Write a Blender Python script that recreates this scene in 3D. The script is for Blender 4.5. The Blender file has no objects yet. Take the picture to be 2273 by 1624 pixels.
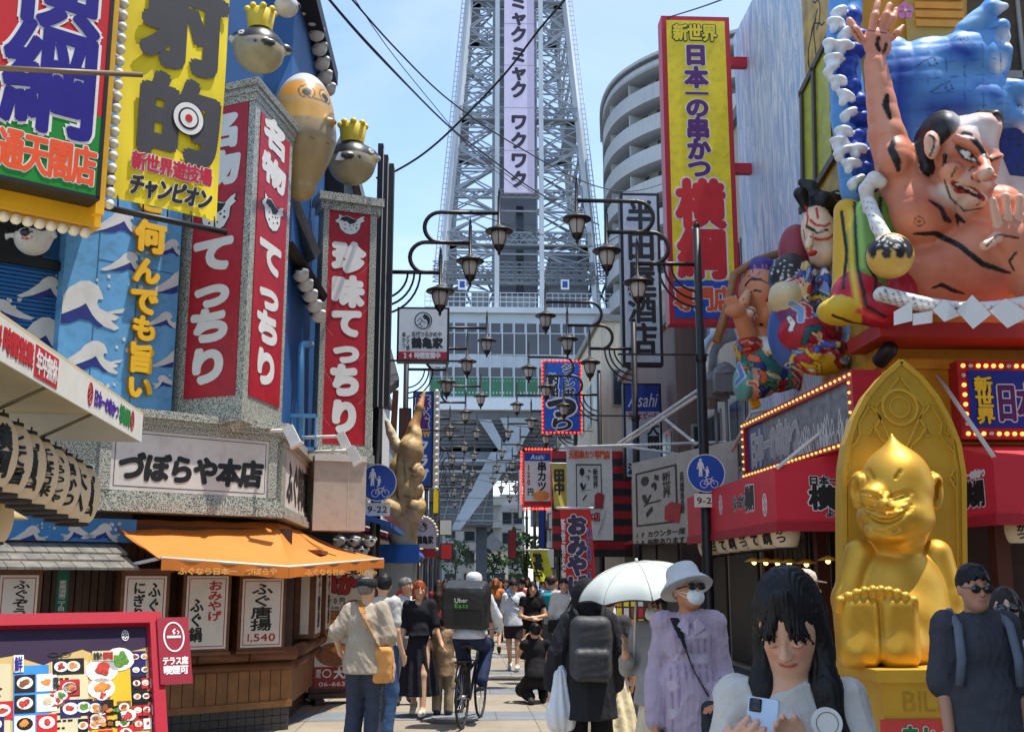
import bpy, math, random
import numpy as np
from mathutils import Vector, Matrix
R = math.radians
random.seed(7)
sc = bpy.context.scene
COL = sc.collection
# ------------------------------------------------------------ camera
CX, CY, F = 1136.5, 812.0, 2439.0
TH = math.atan((1284 - CY) / F)
PS = math.atan((CX - 1022) * math.cos(TH) / F)
CAMZ = 1.65
cam = bpy.data.objects.new('camera', bpy.data.cameras.new('camera'))
COL.objects.link(cam)
cam.data.sensor_width = 36
cam.data.lens = 36 * F / 2273
cam.data.clip_end = 3000
cam.data.clip_start = .05
cam.location = (0, 0, CAMZ)
cam.rotation_euler = (R(90) + TH, 0, -PS)
sc.camera = cam
# ------------------------------------------------------------ sky, sun, exposure
SUN = Vector((math.cos(R(75)), -.03, math.sin(R(75)))).normalized()
w = bpy.data.worlds.new('World')
sc.world = w
w.use_nodes = True
nt = w.node_tree
sky = nt.nodes.new('ShaderNodeTexSky')
sky.sky_type = 'NISHITA'
sky.sun_disc = False
sky.sun_elevation = R(75)
sky.sun_rotation = R(91)
sky.air_density = 1.0
sky.dust_density = .6
sky.ozone_density = 1.5
tcw = nt.nodes.new('ShaderNodeTexCoord'); mpw = nt.nodes.new('ShaderNodeMapping'); mpw.inputs['Scale'].default_value = (1.2, 1.2, 5); mpw.inputs['Rotation'].default_value = (.3, .2, .4); nzw = nt.nodes.new('ShaderNodeTexNoise')
nzw.inputs['Scale'].default_value = 1.7; nzw.inputs['Detail'].default_value = 9; nzw.inputs['Distortion'].default_value = .9; rpw = nt.nodes.new('ShaderNodeValToRGB'); rpw.color_ramp.elements[0].position = .42; rpw.color_ramp.elements[1].position = .78; rpw.color_ramp.elements[1].color = (.42, .42, .42, 1)
mxw = nt.nodes.new('ShaderNodeMix'); mxw.data_type = 'RGBA'; mxw.inputs[7].default_value = (3.6, 3.8, 4.1, 1)       # thin cirrus
for a_, b_ in ((tcw.outputs['Generated'], mpw.inputs[0]), (mpw.outputs[0], nzw.inputs['Vector']), (nzw.outputs[0], rpw.inputs[0]), (rpw.outputs[0], mxw.inputs[0]), (sky.outputs[0], mxw.inputs[6]), (mxw.outputs[2], nt.nodes['Background'].inputs[0])): nt.links.new(a_, b_)
nt.nodes['Background'].inputs[1].default_value = .15
sl = bpy.data.lights.new('sun', 'SUN')
sl.energy = 3.2
sl.angle = R(.5)
sl.color = (1, .955, .88)
so = bpy.data.objects.new('sun', sl)
COL.objects.link(so)
so.rotation_euler = SUN.to_track_quat('Z', 'Y').to_euler()
sc.view_settings.view_transform = 'Standard'
sc.view_settings.look = 'None'
sc.view_settings.exposure = 1.02
sc.view_settings.gamma = 1
sc.cycles.max_bounces = 6
sc.cycles.use_denoising = True

# ------------------------------------------------------------ pixel -> place (photo measured at 2273 x 1624)
_Fw = Vector((math.sin(PS) * math.cos(TH), math.cos(PS) * math.cos(TH), math.sin(TH)))
_Rt = Vector((math.cos(PS), -math.sin(PS), 0))
_Up = _Rt.cross(_Fw)
def ray(px, py): return _Fw * F + _Rt * (px - CX) + _Up * (CY - py)
def W(px, py, Y):
    d = ray(px, py); return d * (Y / d.y) + Vector((0, 0, CAMZ))
def WX(px, py, X):
    d = ray(px, py); return d * (X / d.x) + Vector((0, 0, CAMZ))
def G(px, py, z=0):
    d = ray(px, py); return d * ((z - CAMZ) / d.z) + Vector((0, 0, CAMZ))

# ------------------------------------------------------------ materials
def lin(c):
    return tuple((x / 255 / 12.92 if x / 255 <= .04045 else ((x / 255 + .055) / 1.055) ** 2.4) for x in c[:3])
_M = {}
def M(name, col=(128, 128, 128), rough=.6, metal=0, var=.1, s=5, bump=0, bs=40, streak=0, emit=0, attr=False, spec=.5, ecol=None):
    if name in _M: return _M[name]
    m = bpy.data.materials.new(name); m.use_nodes = True; _M[name] = m
    n = m.node_tree.nodes; l = m.node_tree.links; b = n['Principled BSDF']
    b.inputs['Roughness'].default_value = rough; b.inputs['Metallic'].default_value = metal
    b.inputs['Specular IOR Level'].default_value = spec
    tc = n.new('ShaderNodeTexCoord')
    nz = n.new('ShaderNodeTexNoise'); nz.inputs['Scale'].default_value = s; nz.inputs['Detail'].default_value = 5
    l.new(tc.outputs['Object'], nz.inputs['Vector'])
    rp = n.new('ShaderNodeValToRGB'); rp.color_ramp.elements[0].position = .3; rp.color_ramp.elements[1].position = .7
    lo = 1 - var; hi = 1 + var * .6
    rp.color_ramp.elements[0].color = (lo, lo, lo * .985, 1); rp.color_ramp.elements[1].color = (hi, hi, hi, 1)
    l.new(nz.outputs[0], rp.inputs[0])
    mx = n.new('ShaderNodeMix'); mx.data_type = 'RGBA'; mx.blend_type = 'MULTIPLY'; mx.inputs[0].default_value = 1
    if attr:
        a = n.new('ShaderNodeAttribute'); a.attribute_name = 'Col'; l.new(a.outputs['Color'], mx.inputs[6])
    else: mx.inputs[6].default_value = (*lin(col), 1)
    l.new(rp.outputs[0], mx.inputs[7]); out = mx.outputs[2]
    if streak:
        mp = n.new('ShaderNodeMapping'); mp.inputs['Scale'].default_value = (7, 7, .5) if streak > 0 else (7, .5, 7)
        l.new(tc.outputs['Object'], mp.inputs[0])
        n2 = n.new('ShaderNodeTexNoise'); n2.inputs['Scale'].default_value = 1; n2.inputs['Detail'].default_value = 6
        l.new(mp.outputs[0], n2.inputs['Vector'])
        r2 = n.new('ShaderNodeValToRGB'); r2.color_ramp.elements[0].position = .48; r2.color_ramp.elements[1].position = .75
        k = abs(streak)
        r2.color_ramp.elements[0].color = (1, 1, 1, 1); r2.color_ramp.elements[1].color = (1 - k, 1 - k * 1.1, 1 - k * 1.25, 1)
        l.new(n2.outputs[0], r2.inputs[0])
        m2 = n.new('ShaderNodeMix'); m2.data_type = 'RGBA'; m2.blend_type = 'MULTIPLY'; m2.inputs[0].default_value = 1
        l.new(out, m2.inputs[6]); l.new(r2.outputs[0], m2.inputs[7]); out = m2.outputs[2]
    l.new(out, b.inputs['Base Color'])
    if bump:
        n3 = n.new('ShaderNodeTexNoise'); n3.inputs['Scale'].default_value = bs; n3.inputs['Detail'].default_value = 4
        l.new(tc.outputs['Object'], n3.inputs['Vector'])
        bp = n.new('ShaderNodeBump'); bp.inputs['Strength'].default_value = bump; bp.inputs['Distance'].default_value = .02
        l.new(n3.outputs[0], bp.inputs['Height']); l.new(bp.outputs[0], b.inputs['Normal'])
    if emit:
        b.inputs['Emission Color'].default_value = (*lin(ecol or col), 1); b.inputs['Emission Strength'].default_value = emit
    return m
def glass(name, col, rough=.08):
    m = M(name, col, rough, 0, .15, 3, spec=.8)
    return m

# ------------------------------------------------------------ mesh builder
class MB:
    def __init__(s): s.v = []; s.f = []; s.mi = []; s.sm = []; s.T = Matrix(); s.cur = 0
    def add(s, vs, fs, smooth=False):
        o = len(s.v); T = s.T
        s.v += [tuple(T @ Vector(p)) for p in vs]
        for f in fs: s.f.append([o + i for i in f]); s.mi.append(s.cur); s.sm.append(smooth)
        return s
    def box(s, x0, x1, y0, y1, z0, z1):
        vs = [(x, y, z) for z in (z0, z1) for y in (y0, y1) for x in (x0, x1)]
        return s.add(vs, [(0, 2, 3, 1), (4, 5, 7, 6), (0, 1, 5, 4), (2, 6, 7, 3), (0, 4, 6, 2), (1, 3, 7, 5)])
    def beam(s, a, b, w, h=None):
        a = Vector(a); b = Vector(b); d = b - a
        if d.length < 1e-6: return s
        q = d.to_track_quat('X', 'Z').to_matrix().to_4x4(); q.translation = a
        T0 = s.T; s.T = T0 @ q; h = h or w
        s.box(0, d.length, -w / 2, w / 2, -h / 2, h / 2); s.T = T0; return s
    def poly(s, pts, z0, z1):   # 2D outline in XY, extruded along z
        n = len(pts)
        ar = sum(pts[i][0] * pts[(i + 1) % n][1] - pts[(i + 1) % n][0] * pts[i][1] for i in range(n))
        if ar < 0: pts = pts[::-1]
        vs = [(p[0], p[1], z0) for p in pts] + [(p[0], p[1], z1) for p in pts]
        fs = [list(range(n, 2 * n)), list(range(n - 1, -1, -1))] + [(i, (i + 1) % n, n + (i + 1) % n, n + i) for i in range(n)]
        return s.add(vs, fs)
    def hull(s, lo, hi):        # two rings of equal count joined into a solid
        n = len(lo)
        return s.add(list(lo) + list(hi), [list(range(n - 1, -1, -1)), list(range(n, 2 * n))] + [(i, (i + 1) % n, n + (i + 1) % n, n + i) for i in range(n)])
    def tube(s, pts, r, seg=8, caps=True, r2=None):
        pts = [Vector(p) for p in pts]; n = len(pts); vs = []; fs = []
        up = Vector((0, 0, 1)); prev = None
        for i, p in enumerate(pts):
            t = (pts[min(i + 1, n - 1)] - pts[max(i - 1, 0)]).normalized()
            if prev is None:
                a = t.cross(up)
                if a.length < .1: a = t.cross(Vector((0, 1, 0)))
                a.normalize()
            else: a = (prev - t * prev.dot(t)).normalized()
            prev = a; b = t.cross(a)
            rr = r if r2 is None else r + (r2 - r) * i / (n - 1)
            if isinstance(r, (list, tuple)): rr = r[i]
            vs += [tuple(p + (a * math.cos(k * 2 * math.pi / seg) + b * math.sin(k * 2 * math.pi / seg)) * rr) for k in range(seg)]
        for i in range(n - 1):
            fs += [(i * seg + k, i * seg + (k + 1) % seg, (i + 1) * seg + (k + 1) % seg, (i + 1) * seg + k) for k in range(seg)]
        s.add(vs, fs, True)
        if caps: s.f += [[len(s.v) - n * seg + k for k in range(seg - 1, -1, -1)], [len(s.v) - seg + k for k in range(seg)]]; s.mi += [s.cur] * 2; s.sm += [False] * 2
        return s
    def lathe(s, prof, seg=16, c=(0, 0, 0), smooth=True, sx=1, sy=1):   # (r, z) profile round z
        n = len(prof)
        vs = [(c[0] + r * math.cos(k * 2 * math.pi / seg) * sx, c[1] + r * math.sin(k * 2 * math.pi / seg) * sy, c[2] + z) for r, z in prof for k in range(seg)]
        fs = [(i * seg + k, i * seg + (k + 1) % seg, (i + 1) * seg + (k + 1) % seg, (i + 1) * seg + k) for i in range(n - 1) for k in range(seg)]
        s.add(vs, fs, smooth)
        if prof[0][0] > 1e-4: s.add(vs[:seg], [list(range(seg - 1, -1, -1))])
        if prof[-1][0] > 1e-4: s.add(vs[-seg:], [list(range(seg))])
        return s
    def ball(s, c, r, seg=12, rings=7):
        if not isinstance(r, (tuple, list)): r = (r, r, r)
        pr = [(max(1e-5, math.sin(math.pi * i / rings)), -math.cos(math.pi * i / rings)) for i in range(rings + 1)]
        T0 = s.T; s.T = T0 @ Matrix.Translation(c) @ Matrix.Diagonal((*r, 1)); s.lathe(pr, seg); s.T = T0; return s
    def disc(s, c, rx, ry, z0, z1, seg=28, a0=0, a1=360):
        pts = [(c[0] + rx * math.cos(R(a0 + (a1 - a0) * k / seg)), c[1] + ry * math.sin(R(a0 + (a1 - a0) * k / seg))) for k in range(seg if a1 - a0 >= 360 else seg + 1)]
        return s.poly(pts, z0, z1)
    def ring(s, c, rx, ry, w, z0, z1, seg=32):
        for k in range(seg):
            a = 2 * math.pi * k / seg; b = 2 * math.pi * (k + 1) / seg
            P = lambda t, q: (c[0] + (rx - q) * math.cos(t), c[1] + (ry - q) * math.sin(t))
            q = [P(a, 0), P(b, 0), P(b, w), P(a, w)]
            s.hull([(*p, z0) for p in q], [(*p, z1) for p in q])
        return s
    def stroke(s, pts, w, z0, z1):
        for a, b in zip(pts, pts[1:]):
            d = Vector((b[0] - a[0], b[1] - a[1])); L = d.length
            if L < 1e-6: continue
            nx, ny = -d.y / L * w / 2, d.x / L * w / 2
            s.poly([(a[0] + nx, a[1] + ny), (a[0] - nx, a[1] - ny), (b[0] - nx, b[1] - ny), (b[0] + nx, b[1] + ny)], z0, z1)
        return s
    def build(s, name, mats, parent=None, loc=None):
        me = bpy.data.meshes.new(name); me.from_pydata(s.v, [], s.f)
        if not isinstance(mats, (list, tuple)): mats = [mats]
        for m in mats: me.materials.append(m)
        if len(mats) > 1: me.polygons.foreach_set('material_index', s.mi)
        me.polygons.foreach_set('use_smooth', s.sm)
        me.update()
        o = bpy.data.objects.new(name, me); COL.objects.link(o)
        if parent: o.parent = parent
        if loc: o.location = loc
        return o
def many(parent, name, pts, r, m):      # one small ball part per point, sharing a mesh
    o = MB().ball((0, 0, 0), r, 10, 6).build(name, m, parent); o.location = pts[0]
    for q in pts[1:]: c = o.copy(); COL.objects.link(c); c.location = q
def tag(o, label=None, cat=None, group=None, kind=None):
    if label: o['label'] = label
    if cat: o['category'] = cat
    if group: o['group'] = group
    if kind: o['kind'] = kind
    return o
def thing(name, label, cat, loc=(0, 0, 0), rz=0, group=None, mw=None):
    o = bpy.data.objects.new(name, None); COL.objects.link(o); o.empty_display_size = .2
    if mw is not None: o.matrix_world = mw
    else: o.location = loc; o.rotation_euler = (0, 0, rz)
    return tag(o, label, cat, group)
def struct(mb, name, m): return tag(mb.build(name, m), kind='structure')
def dup(root, loc=None, label=None, rz=None, scale=None):
    def cp(o, par):
        c = o.copy(); COL.objects.link(c)
        if par: c.parent = par
        for ch in o.children: cp(ch, c)
        return c
    r = cp(root, None)
    if loc is not None: r.location = loc
    if rz is not None: r.rotation_euler = (0, 0, rz)
    if scale is not None: r.scale = scale
    if label: r['label'] = label
    return r
# a flat upright face: origin bottom-left, x along it, y up, z towards the viewer
def frame(a, b, z0=None):
    a = Vector(a); b = Vector(b)
    u = Vector((b.x - a.x, b.y - a.y, 0)); L = u.length; u.normalize(); v = Vector((0, 0, 1)); n = u.cross(v)
    m = Matrix((u, v, n)).transposed().to_4x4(); m.translation = (a.x, a.y, a.z if z0 is None else z0)
    return m, L
def sign(name, label, cat, x0, Y0, x1, Y1, yt, yb, at=0, group=None):
    """face spanned by photo columns x0..x1 at depths Y0..Y1; rows yt..yb read at column x0 (at=0) or x1 (at=1)"""
    ym = (yt + yb) / 2
    a = W(x0, ym, Y0); b = W(x1, ym, Y1)
    xx, YY = (x0, Y0) if at == 0 else (x1, Y1)
    zt = W(xx, yt, YY).z; zb = W(xx, yb, YY).z
    a.z = zb
    mw, L = frame(a, b)
    return thing(name, label, cat, mw=mw, group=group), L, zt - zb
# ------------------------------------------------------------ lettering
_G = {}
def glyph(ch):
    if ch in _G: return _G[ch]
    c = bpy.data.curves.new('glyph', 'FONT'); c.body = ch; c.size = 1; c.extrude = .5; c.resolution_u = 5
    o = bpy.data.objects.new('glyph', c); me = bpy.data.meshes.new_from_object(o)
    v = np.zeros(len(me.vertices) * 3); me.vertices.foreach_get('co', v); v = v.reshape(-1, 3)
    f = [list(p.vertices) for p in me.polygons]
    bpy.data.objects.remove(o); bpy.data.curves.remove(c); bpy.data.meshes.remove(me)
    _G[ch] = (v, f); return _G[ch]
def layout(s, box, d):
    x0, y0, x1, y1 = box; n = len(s); out = []
    if d == 'h' and all(ord(c) < 256 for c in s):
        ws = []
        for ch in s:
            v, _ = glyph(ch); ws.append((v[:, 0].max() - v[:, 0].min() + .1) if len(v) else .3)
        tot = sum(ws); x = x0; H = .72
        for ch, q in zip(s, ws):
            v, _ = glyph(ch); cw = (x1 - x0) * q / tot
            if len(v): out.append((ch, x + cw * .05 / q, y0, x + cw - cw * .05 / q, y1, 'latin'))
            x += cw
        return out
    for i, ch in enumerate(s):
        if ch == ' ': continue
        if d == 'h': out.append((ch, x0 + (x1 - x0) * i / n, y0, x0 + (x1 - x0) * (i + 1) / n, y1, 'em'))
        else: out.append((ch, x0, y1 - (y1 - y0) * (i + 1) / n, x1, y1 - (y1 - y0) * i / n, 'em'))
    return out
def letters(parent, items, m, z=.004, th=.004, bold=.04, name='lettering', warp=None, shear=0, skew=0):
    """items: (text, (x0,y0,x1,y1), 'h'|'v'); heavier strokes are built from shifted copies"""
    mb = MB(); V = []; Fs = []; o = 0
    for s, box, d in items:
        for ch, x0, y0, x1, y1, kind in layout(s, box, d):
            v, f = glyph(ch)
            if not len(v): continue
            if kind == 'latin':
                bx0, bx1 = v[:, 0].min(), v[:, 0].max(); by0, by1 = (0, .72) if ch not in '-~.,' else (0, .72)
                bx1 = max(bx1, bx0 + .12)
            else: bx0, bx1, by0, by1 = .02, .98, -.1, .86
            cw, chh = (x1 - x0), (y1 - y0)
            X = x0 + (v[:, 0] - bx0) / (bx1 - bx0) * cw; Y = y0 + (v[:, 1] - by0) / (by1 - by0) * chh
            if skew: Y = Y + skew * (X - (x0 + x1) / 2)
            if shear: X = X + shear * (Y - (y0 + y1) / 2)
            r = bold * min(cw, chh); top = v[:, 2] > 0
            offs = [(0, 0)]
            if r > 0:
                nn = 8 if bold < .07 else 14
                offs += [(r * math.cos(2 * math.pi * k / nn), r * math.sin(2 * math.pi * k / nn)) for k in range(nn)]
                if bold > .09: offs += [(.55 * r * math.cos(2 * math.pi * (k + .5) / 8), .55 * r * math.sin(2 * math.pi * (k + .5) / 8)) for k in range(8)]
            for k, (dx, dy) in enumerate(offs):
                zz = np.where(top, z + th + k * th * .02, z - k * th * .01)
                P = np.stack([X + dx, Y + dy, zz], 1)
                V.append(P); Fs += [[i + o for i in q] for q in f]; o += len(P)
    V = np.concatenate(V)
    if warp: V = warp(V)
    me = bpy.data.meshes.new(name); me.from_pydata(V.tolist(), [], Fs); me.materials.append(m)
    ob = bpy.data.objects.new(name, me); COL.objects.link(ob); ob.parent = parent
    return ob
def text(parent, s, box, m, d='v', bold=.04, out=None, ob=.05, z=.004, th=.004, **k):
    if out is not None:
        letters(parent, [(s, box, d)], out, z, th, bold + ob, 'lettering_outline', **k); z = z + th * 1.6
    return letters(parent, [(s, box, d)], m, z, th, bold, **k)

# ------------------------------------------------------------ sculpting with blended distance fields
class Sculpt:
    def __init__(s, vox, col=(1, 1, 1)): s.vox = vox; s.p = []; s.pt = []; s.cuts = []; s.col = col
    def cap(s, a, b, r1, r2=None, k=.02, col=None, op='+'):
        s.p.append(('c', np.array(a, float), np.array(b, float), r1, r1 if r2 is None else r2, k, col, op)); return s
    def ell(s, c, r, k=.02, col=None, op='+', rot=None):
        if not isinstance(r, (tuple, list)): r = (r, r, r)
        m = None if rot is None else np.array(Matrix.Rotation(R(rot[0]), 3, 'X') @ Matrix.Identity(3) if False else (Matrix.Rotation(R(rot[2]), 3, 'Z') @ Matrix.Rotation(R(rot[1]), 3, 'Y') @ Matrix.Rotation(R(rot[0]), 3, 'X')))
        s.p.append(('e', np.array(c, float), np.array(r, float), m, 0, k, col, op)); return s
    def box(s, c, h, rd=.01, k=.01, col=None, op='+', rot=None):
        m = None if rot is None else np.array(Matrix.Rotation(R(rot[2]), 3, 'Z') @ Matrix.Rotation(R(rot[1]), 3, 'Y') @ Matrix.Rotation(R(rot[0]), 3, 'X'))
        s.p.append(('b', np.array(c, float), np.array(h, float), m, rd, k, col, op)); return s
    def chain(s, pts, rs, k=.02, col=None, op='+'):
        for i in range(len(pts) - 1): s.cap(pts[i], pts[i + 1], rs[i] if isinstance(rs, (list, tuple)) else rs, rs[i + 1] if isinstance(rs, (list, tuple)) else rs, k, col, op)
        return s
    def paint(s, pts, r, col, soft=.004):        # a painted line or dab
        if not isinstance(pts[0], (tuple, list, Vector, np.ndarray)): pts = [pts]
        pts = [np.array(p, float) for p in pts]
        if len(pts) == 1: pts = pts * 2
        s.pt.append((pts, r, col, soft)); return s
    def on(s, px, py, Y0, lo=-1.2, hi=.7):      # the point of the front surface seen at a photo pixel
        Y = np.linspace(Y0 + lo, Y0 + hi, 220); d = np.array(ray(px, py)); P = np.array([0, 0, CAMZ]) + d[None] * (Y / d[1])[:, None]; D = np.full(220, 9.)
        for q in s.p:
            t = s.dist(q, P); k = max(q[5], 1e-4)
            if q[7] == '+': hh = np.clip(.5 + .5 * (D - t) / k, 0, 1); D = D * (1 - hh) + t * hh - k * hh * (1 - hh)
            else: D = np.maximum(D, -t)
        i = np.nonzero(D < 0)[0]; return tuple(P[i[0]]) if len(i) else None
    def pf(s, pts, r, col, soft=.01, Y0=12.3):   # brush stroke through photo points, laid on that surface
        R_ = list(r) if isinstance(r, tuple) else [r] * len(pts); o = []; w_ = []
        for i in range(len(pts)):
            n = 1 if i == len(pts) - 1 else max(1, int(math.dist(pts[i], pts[i + 1]) / 9))
            for k in range(n):
                t = k / n; j = min(i + 1, len(pts) - 1); q = s.on(pts[i][0] * (1 - t) + pts[j][0] * t, pts[i][1] * (1 - t) + pts[j][1] * t, Y0)
                if q is not None and (not o or math.dist(q, o[-1]) < .3): o.append(q); w_.append(R_[i] * (1 - t) + R_[j] * t)
        if o: s.paint(o, w_ if len(o) > 1 else w_[0], col, soft)
        return s
    def cut(s, n, d): s.cuts.append((np.array(n, float), d)); return s     # keep n.p < d
    @staticmethod
    def dist(q, P):
        t = q[0]
        if t == 'c':
            a, b, r1, r2 = q[1], q[2], q[3], q[4]; d = b - a; L = max(1e-12, d @ d)
            h = np.clip(((P - a) @ d) / L, 0, 1)
            return np.linalg.norm(P - a - h[..., None] * d, axis=-1) - (r1 + (r2 - r1) * h)
        c, r, m = q[1], q[2], q[3]; x = P - c
        if m is not None: x = x @ m
        if t == 'e':
            k0 = np.linalg.norm(x / r, axis=-1); k1 = np.linalg.norm(x / (r * r), axis=-1) + 1e-9
            return k0 * (k0 - 1) / k1
        g = np.abs(x) - (r - q[4])
        return np.linalg.norm(np.maximum(g, 0), axis=-1) + np.minimum(g.max(-1), 0) - q[4]
    @staticmethod
    def bounds(q):
        if q[0] == 'c':
            r = max(q[3], q[4]); return np.minimum(q[1], q[2]) - r, np.maximum(q[1], q[2]) + r
        e = q[2] if q[3] is None else np.abs(q[3]) @ q[2]
        return q[1] - e, q[1] + e
    def build(s, name, m=None, parent=None, fold=None, origin=(0, 0, 0), smooth=True):
        h = s.vox; pos = [q for q in s.p if q[7] == '+']
        lo = np.min([s.bounds(q)[0] for q in pos], 0) - 3 * h - .01; hi = np.max([s.bounds(q)[1] for q in pos], 0) + 3 * h + .01
        n = np.ceil((hi - lo) / h).astype(int) + 1
        D = np.full(n, 9.0, np.float32)
        ax = [lo[i] + h * np.arange(n[i]) for i in range(3)]
        for q in s.p:
            k = max(q[5], 1e-4); b0, b1 = s.bounds(q); mg = k + 3 * h
            i0 = np.maximum(0, np.floor((b0 - mg - lo) / h).astype(int)); i1 = np.minimum(n, np.ceil((b1 + mg - lo) / h).astype(int) + 1)
            if (i1 <= i0).any(): continue
            sl_ = tuple(slice(i0[i], i1[i]) for i in range(3))
            P = np.stack(np.meshgrid(*[ax[i][sl_[i]] for i in range(3)], indexing='ij'), -1)
            d = s.dist(q, P).astype(np.float32); o = D[sl_]
            if q[7] == '+':
                hh = np.clip(.5 + .5 * (o - d) / k, 0, 1); D[sl_] = o * (1 - hh) + d * hh - k * hh * (1 - hh)
            else:
                d = -d; hh = np.clip(.5 - .5 * (o - d) / k, 0, 1); D[sl_] = o * (1 - hh) + d * hh + k * hh * (1 - hh)
        if fold is not None or s.cuts:
            P = np.stack(np.meshgrid(*ax, indexing='ij'), -1)
            if fold is not None: D = D + fold(P).astype(np.float32)
            for nn, dd in s.cuts: D = np.maximum(D, P @ nn - dd)
        V, Q = nets(D)
        V = V * h + lo
        me = bpy.data.meshes.new(name); og = np.array(origin, float)
        me.from_pydata((V - og).tolist(), [], Q.tolist())
        me.polygons.foreach_set('use_smooth', [smooth] * len(Q))
        if any(q[6] is not None for q in s.p) or s.pt:
            best = np.full(len(V), 1e9); C = np.tile(np.array(lin(s.col)), (len(V), 1))
            for q in pos:
                d = s.dist(q, V); u = d < best; best[u] = d[u]; C[u] = lin(q[6] or s.col)
            for pts, r, col, soft in s.pt:
                d = np.full(len(V), 1e9); VV = V
                for i in range(len(pts) - 1):
                    rr = r if not isinstance(r, (list, tuple)) else r[i]; r2 = r if not isinstance(r, (list, tuple)) else r[i + 1]
                    d = np.minimum(d, s.dist(('c', pts[i], pts[i + 1], rr, r2), VV))
                a = np.clip(.5 - d / max(soft, 1e-5), 0, 1)[:, None]; C = C * (1 - a) + np.array(lin(col)) * a
            at = me.color_attributes.new('Col', 'FLOAT_COLOR', 'POINT')
            at.data.foreach_set('color', np.concatenate([C, np.ones((len(V), 1))], 1).astype(np.float32).ravel())
        me.materials.append(m or M('painted', attr=True, rough=.55)); me.update()
        o = bpy.data.objects.new(name, me); COL.objects.link(o)
        if parent: o.parent = parent
        else: o.location = origin
        return o
def nets(D):
    S = D < 0; c = [(i, j, k) for i in (0, 1) for j in (0, 1) for k in (0, 1)]
    sl_ = lambda o: tuple(slice(o[i], D.shape[i] - 1 + o[i]) for i in range(3))
    cnt = sum(S[sl_(o)].astype(np.int8) for o in c); mask = (cnt > 0) & (cnt < 8)
    idx = np.full(mask.shape, -1, np.int64); I = np.argwhere(mask); idx[mask] = np.arange(len(I))
    acc = np.zeros((len(I), 3)); num = np.zeros(len(I))
    for a in c:
        for x in range(3):
            if a[x]: continue
            b = list(a); b[x] = 1
            va = D[I[:, 0] + a[0], I[:, 1] + a[1], I[:, 2] + a[2]]; vb = D[I[:, 0] + b[0], I[:, 1] + b[1], I[:, 2] + b[2]]
            cr = (va < 0) != (vb < 0); t = np.where(cr, va / np.where(cr, va - vb, 1), 0)
            p = np.tile(np.array(a, float), (len(I), 1)); p[:, x] += t
            acc[cr] += p[cr]; num[cr] += 1
    V = I + acc / np.maximum(num, 1)[:, None]
    Q = []
    for x in range(3):
        y, z = [(1, 2), (2, 0), (0, 1)][x]
        A = np.moveaxis(S, (x, y, z), (0, 1, 2)); J = np.moveaxis(idx, (x, y, z), (0, 1, 2))
        e = A[:-1, 1:-1, 1:-1] != A[1:, 1:-1, 1:-1]; s0 = A[:-1, 1:-1, 1:-1]
        i, j, k = np.nonzero(e); fl = s0[i, j, k]
        q = np.stack([J[i, j, k], J[i, j + 1, k], J[i, j + 1, k + 1], J[i, j, k + 1]], 1)
        q[~fl] = q[~fl][:, ::-1]; Q.append(q)
    Q = np.concatenate(Q); Q = Q[(Q >= 0).all(1)]
    return V, Q
def pillow(a, sx, sz): return lambda P: a * (1 - np.abs(np.sin(P[..., 0] * math.pi / sx + .4 * np.sin(P[..., 2] * 2)) * np.sin(P[..., 2] * math.pi / sz + .4 * np.sin(P[..., 0] * 2))) ** .5)
def folds(amp, sx=14, sy=14, sz=6, seed=0):
    rs = np.random.RandomState(seed); w_ = rs.randn(5, 3) * np.array([sx, sy, sz]); ph = rs.rand(5) * 6.3
    rg = lambda P, a, b, f: 1 - np.abs(np.sin(P @ (w_[a] * f) + 1.8 * np.sin(P @ w_[b] * .8 + ph[a])))
    return lambda P: amp * (.8 * sum(np.sin(P @ w_[i] + ph[i]) for i in range(5)) / 2.2 - .6 * rg(P, 0, 1, 1.5) ** 3 - .5 * rg(P, 2, 3, 2.3) ** 3 - .4 * rg(P, 4, 0, 3.1) ** 2 - .7)
# ============================================================ ground
def tile_mat(name, c1, c2, cm, sx, sy):
    m = bpy.data.materials.new(name); m.use_nodes = True; n = m.node_tree.nodes; l = m.node_tree.links; b = n['Principled BSDF']
    tc = n.new('ShaderNodeTexCoord'); br = n.new('ShaderNodeTexBrick'); l.new(tc.outputs['Object'], br.inputs['Vector'])
    br.offset = .0; br.inputs['Scale'].default_value = 1; br.inputs['Brick Width'].default_value = sx; br.inputs['Row Height'].default_value = sy
    br.inputs['Mortar Size'].default_value = .006; br.inputs['Mortar Smooth'].default_value = .1
    br.inputs['Color1'].default_value = (*lin(c1), 1); br.inputs['Color2'].default_value = (*lin(c2), 1); br.inputs['Mortar'].default_value = (*lin(cm), 1)
    out = br.outputs['Color']
    for sc_, a, bb, dark in ((60, .35, .7, .84), (1.3, .4, .65, .86), (5.5, .55, .7, .86), (26, .64, .7, .74), (.35, .45, .7, .88)):
        nz = n.new('ShaderNodeTexNoise'); nz.inputs['Scale'].default_value = sc_; nz.inputs['Detail'].default_value = 6; l.new(tc.outputs['Object'], nz.inputs['Vector'])
        rp = n.new('ShaderNodeValToRGB'); rp.color_ramp.elements[0].position = a; rp.color_ramp.elements[1].position = bb
        rp.color_ramp.elements[0].color = (1, 1, 1, 1); rp.color_ramp.elements[1].color = (dark, dark, dark, 1); l.new(nz.outputs[0], rp.inputs[0])
        mx = n.new('ShaderNodeMix'); mx.data_type = 'RGBA'; mx.blend_type = 'MULTIPLY'; mx.inputs[0].default_value = 1
        l.new(out, mx.inputs[6]); l.new(rp.outputs[0], mx.inputs[7]); out = mx.outputs[2]
    l.new(out, b.inputs['Base Color']); b.inputs['Roughness'].default_value = .72
    return m
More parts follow.
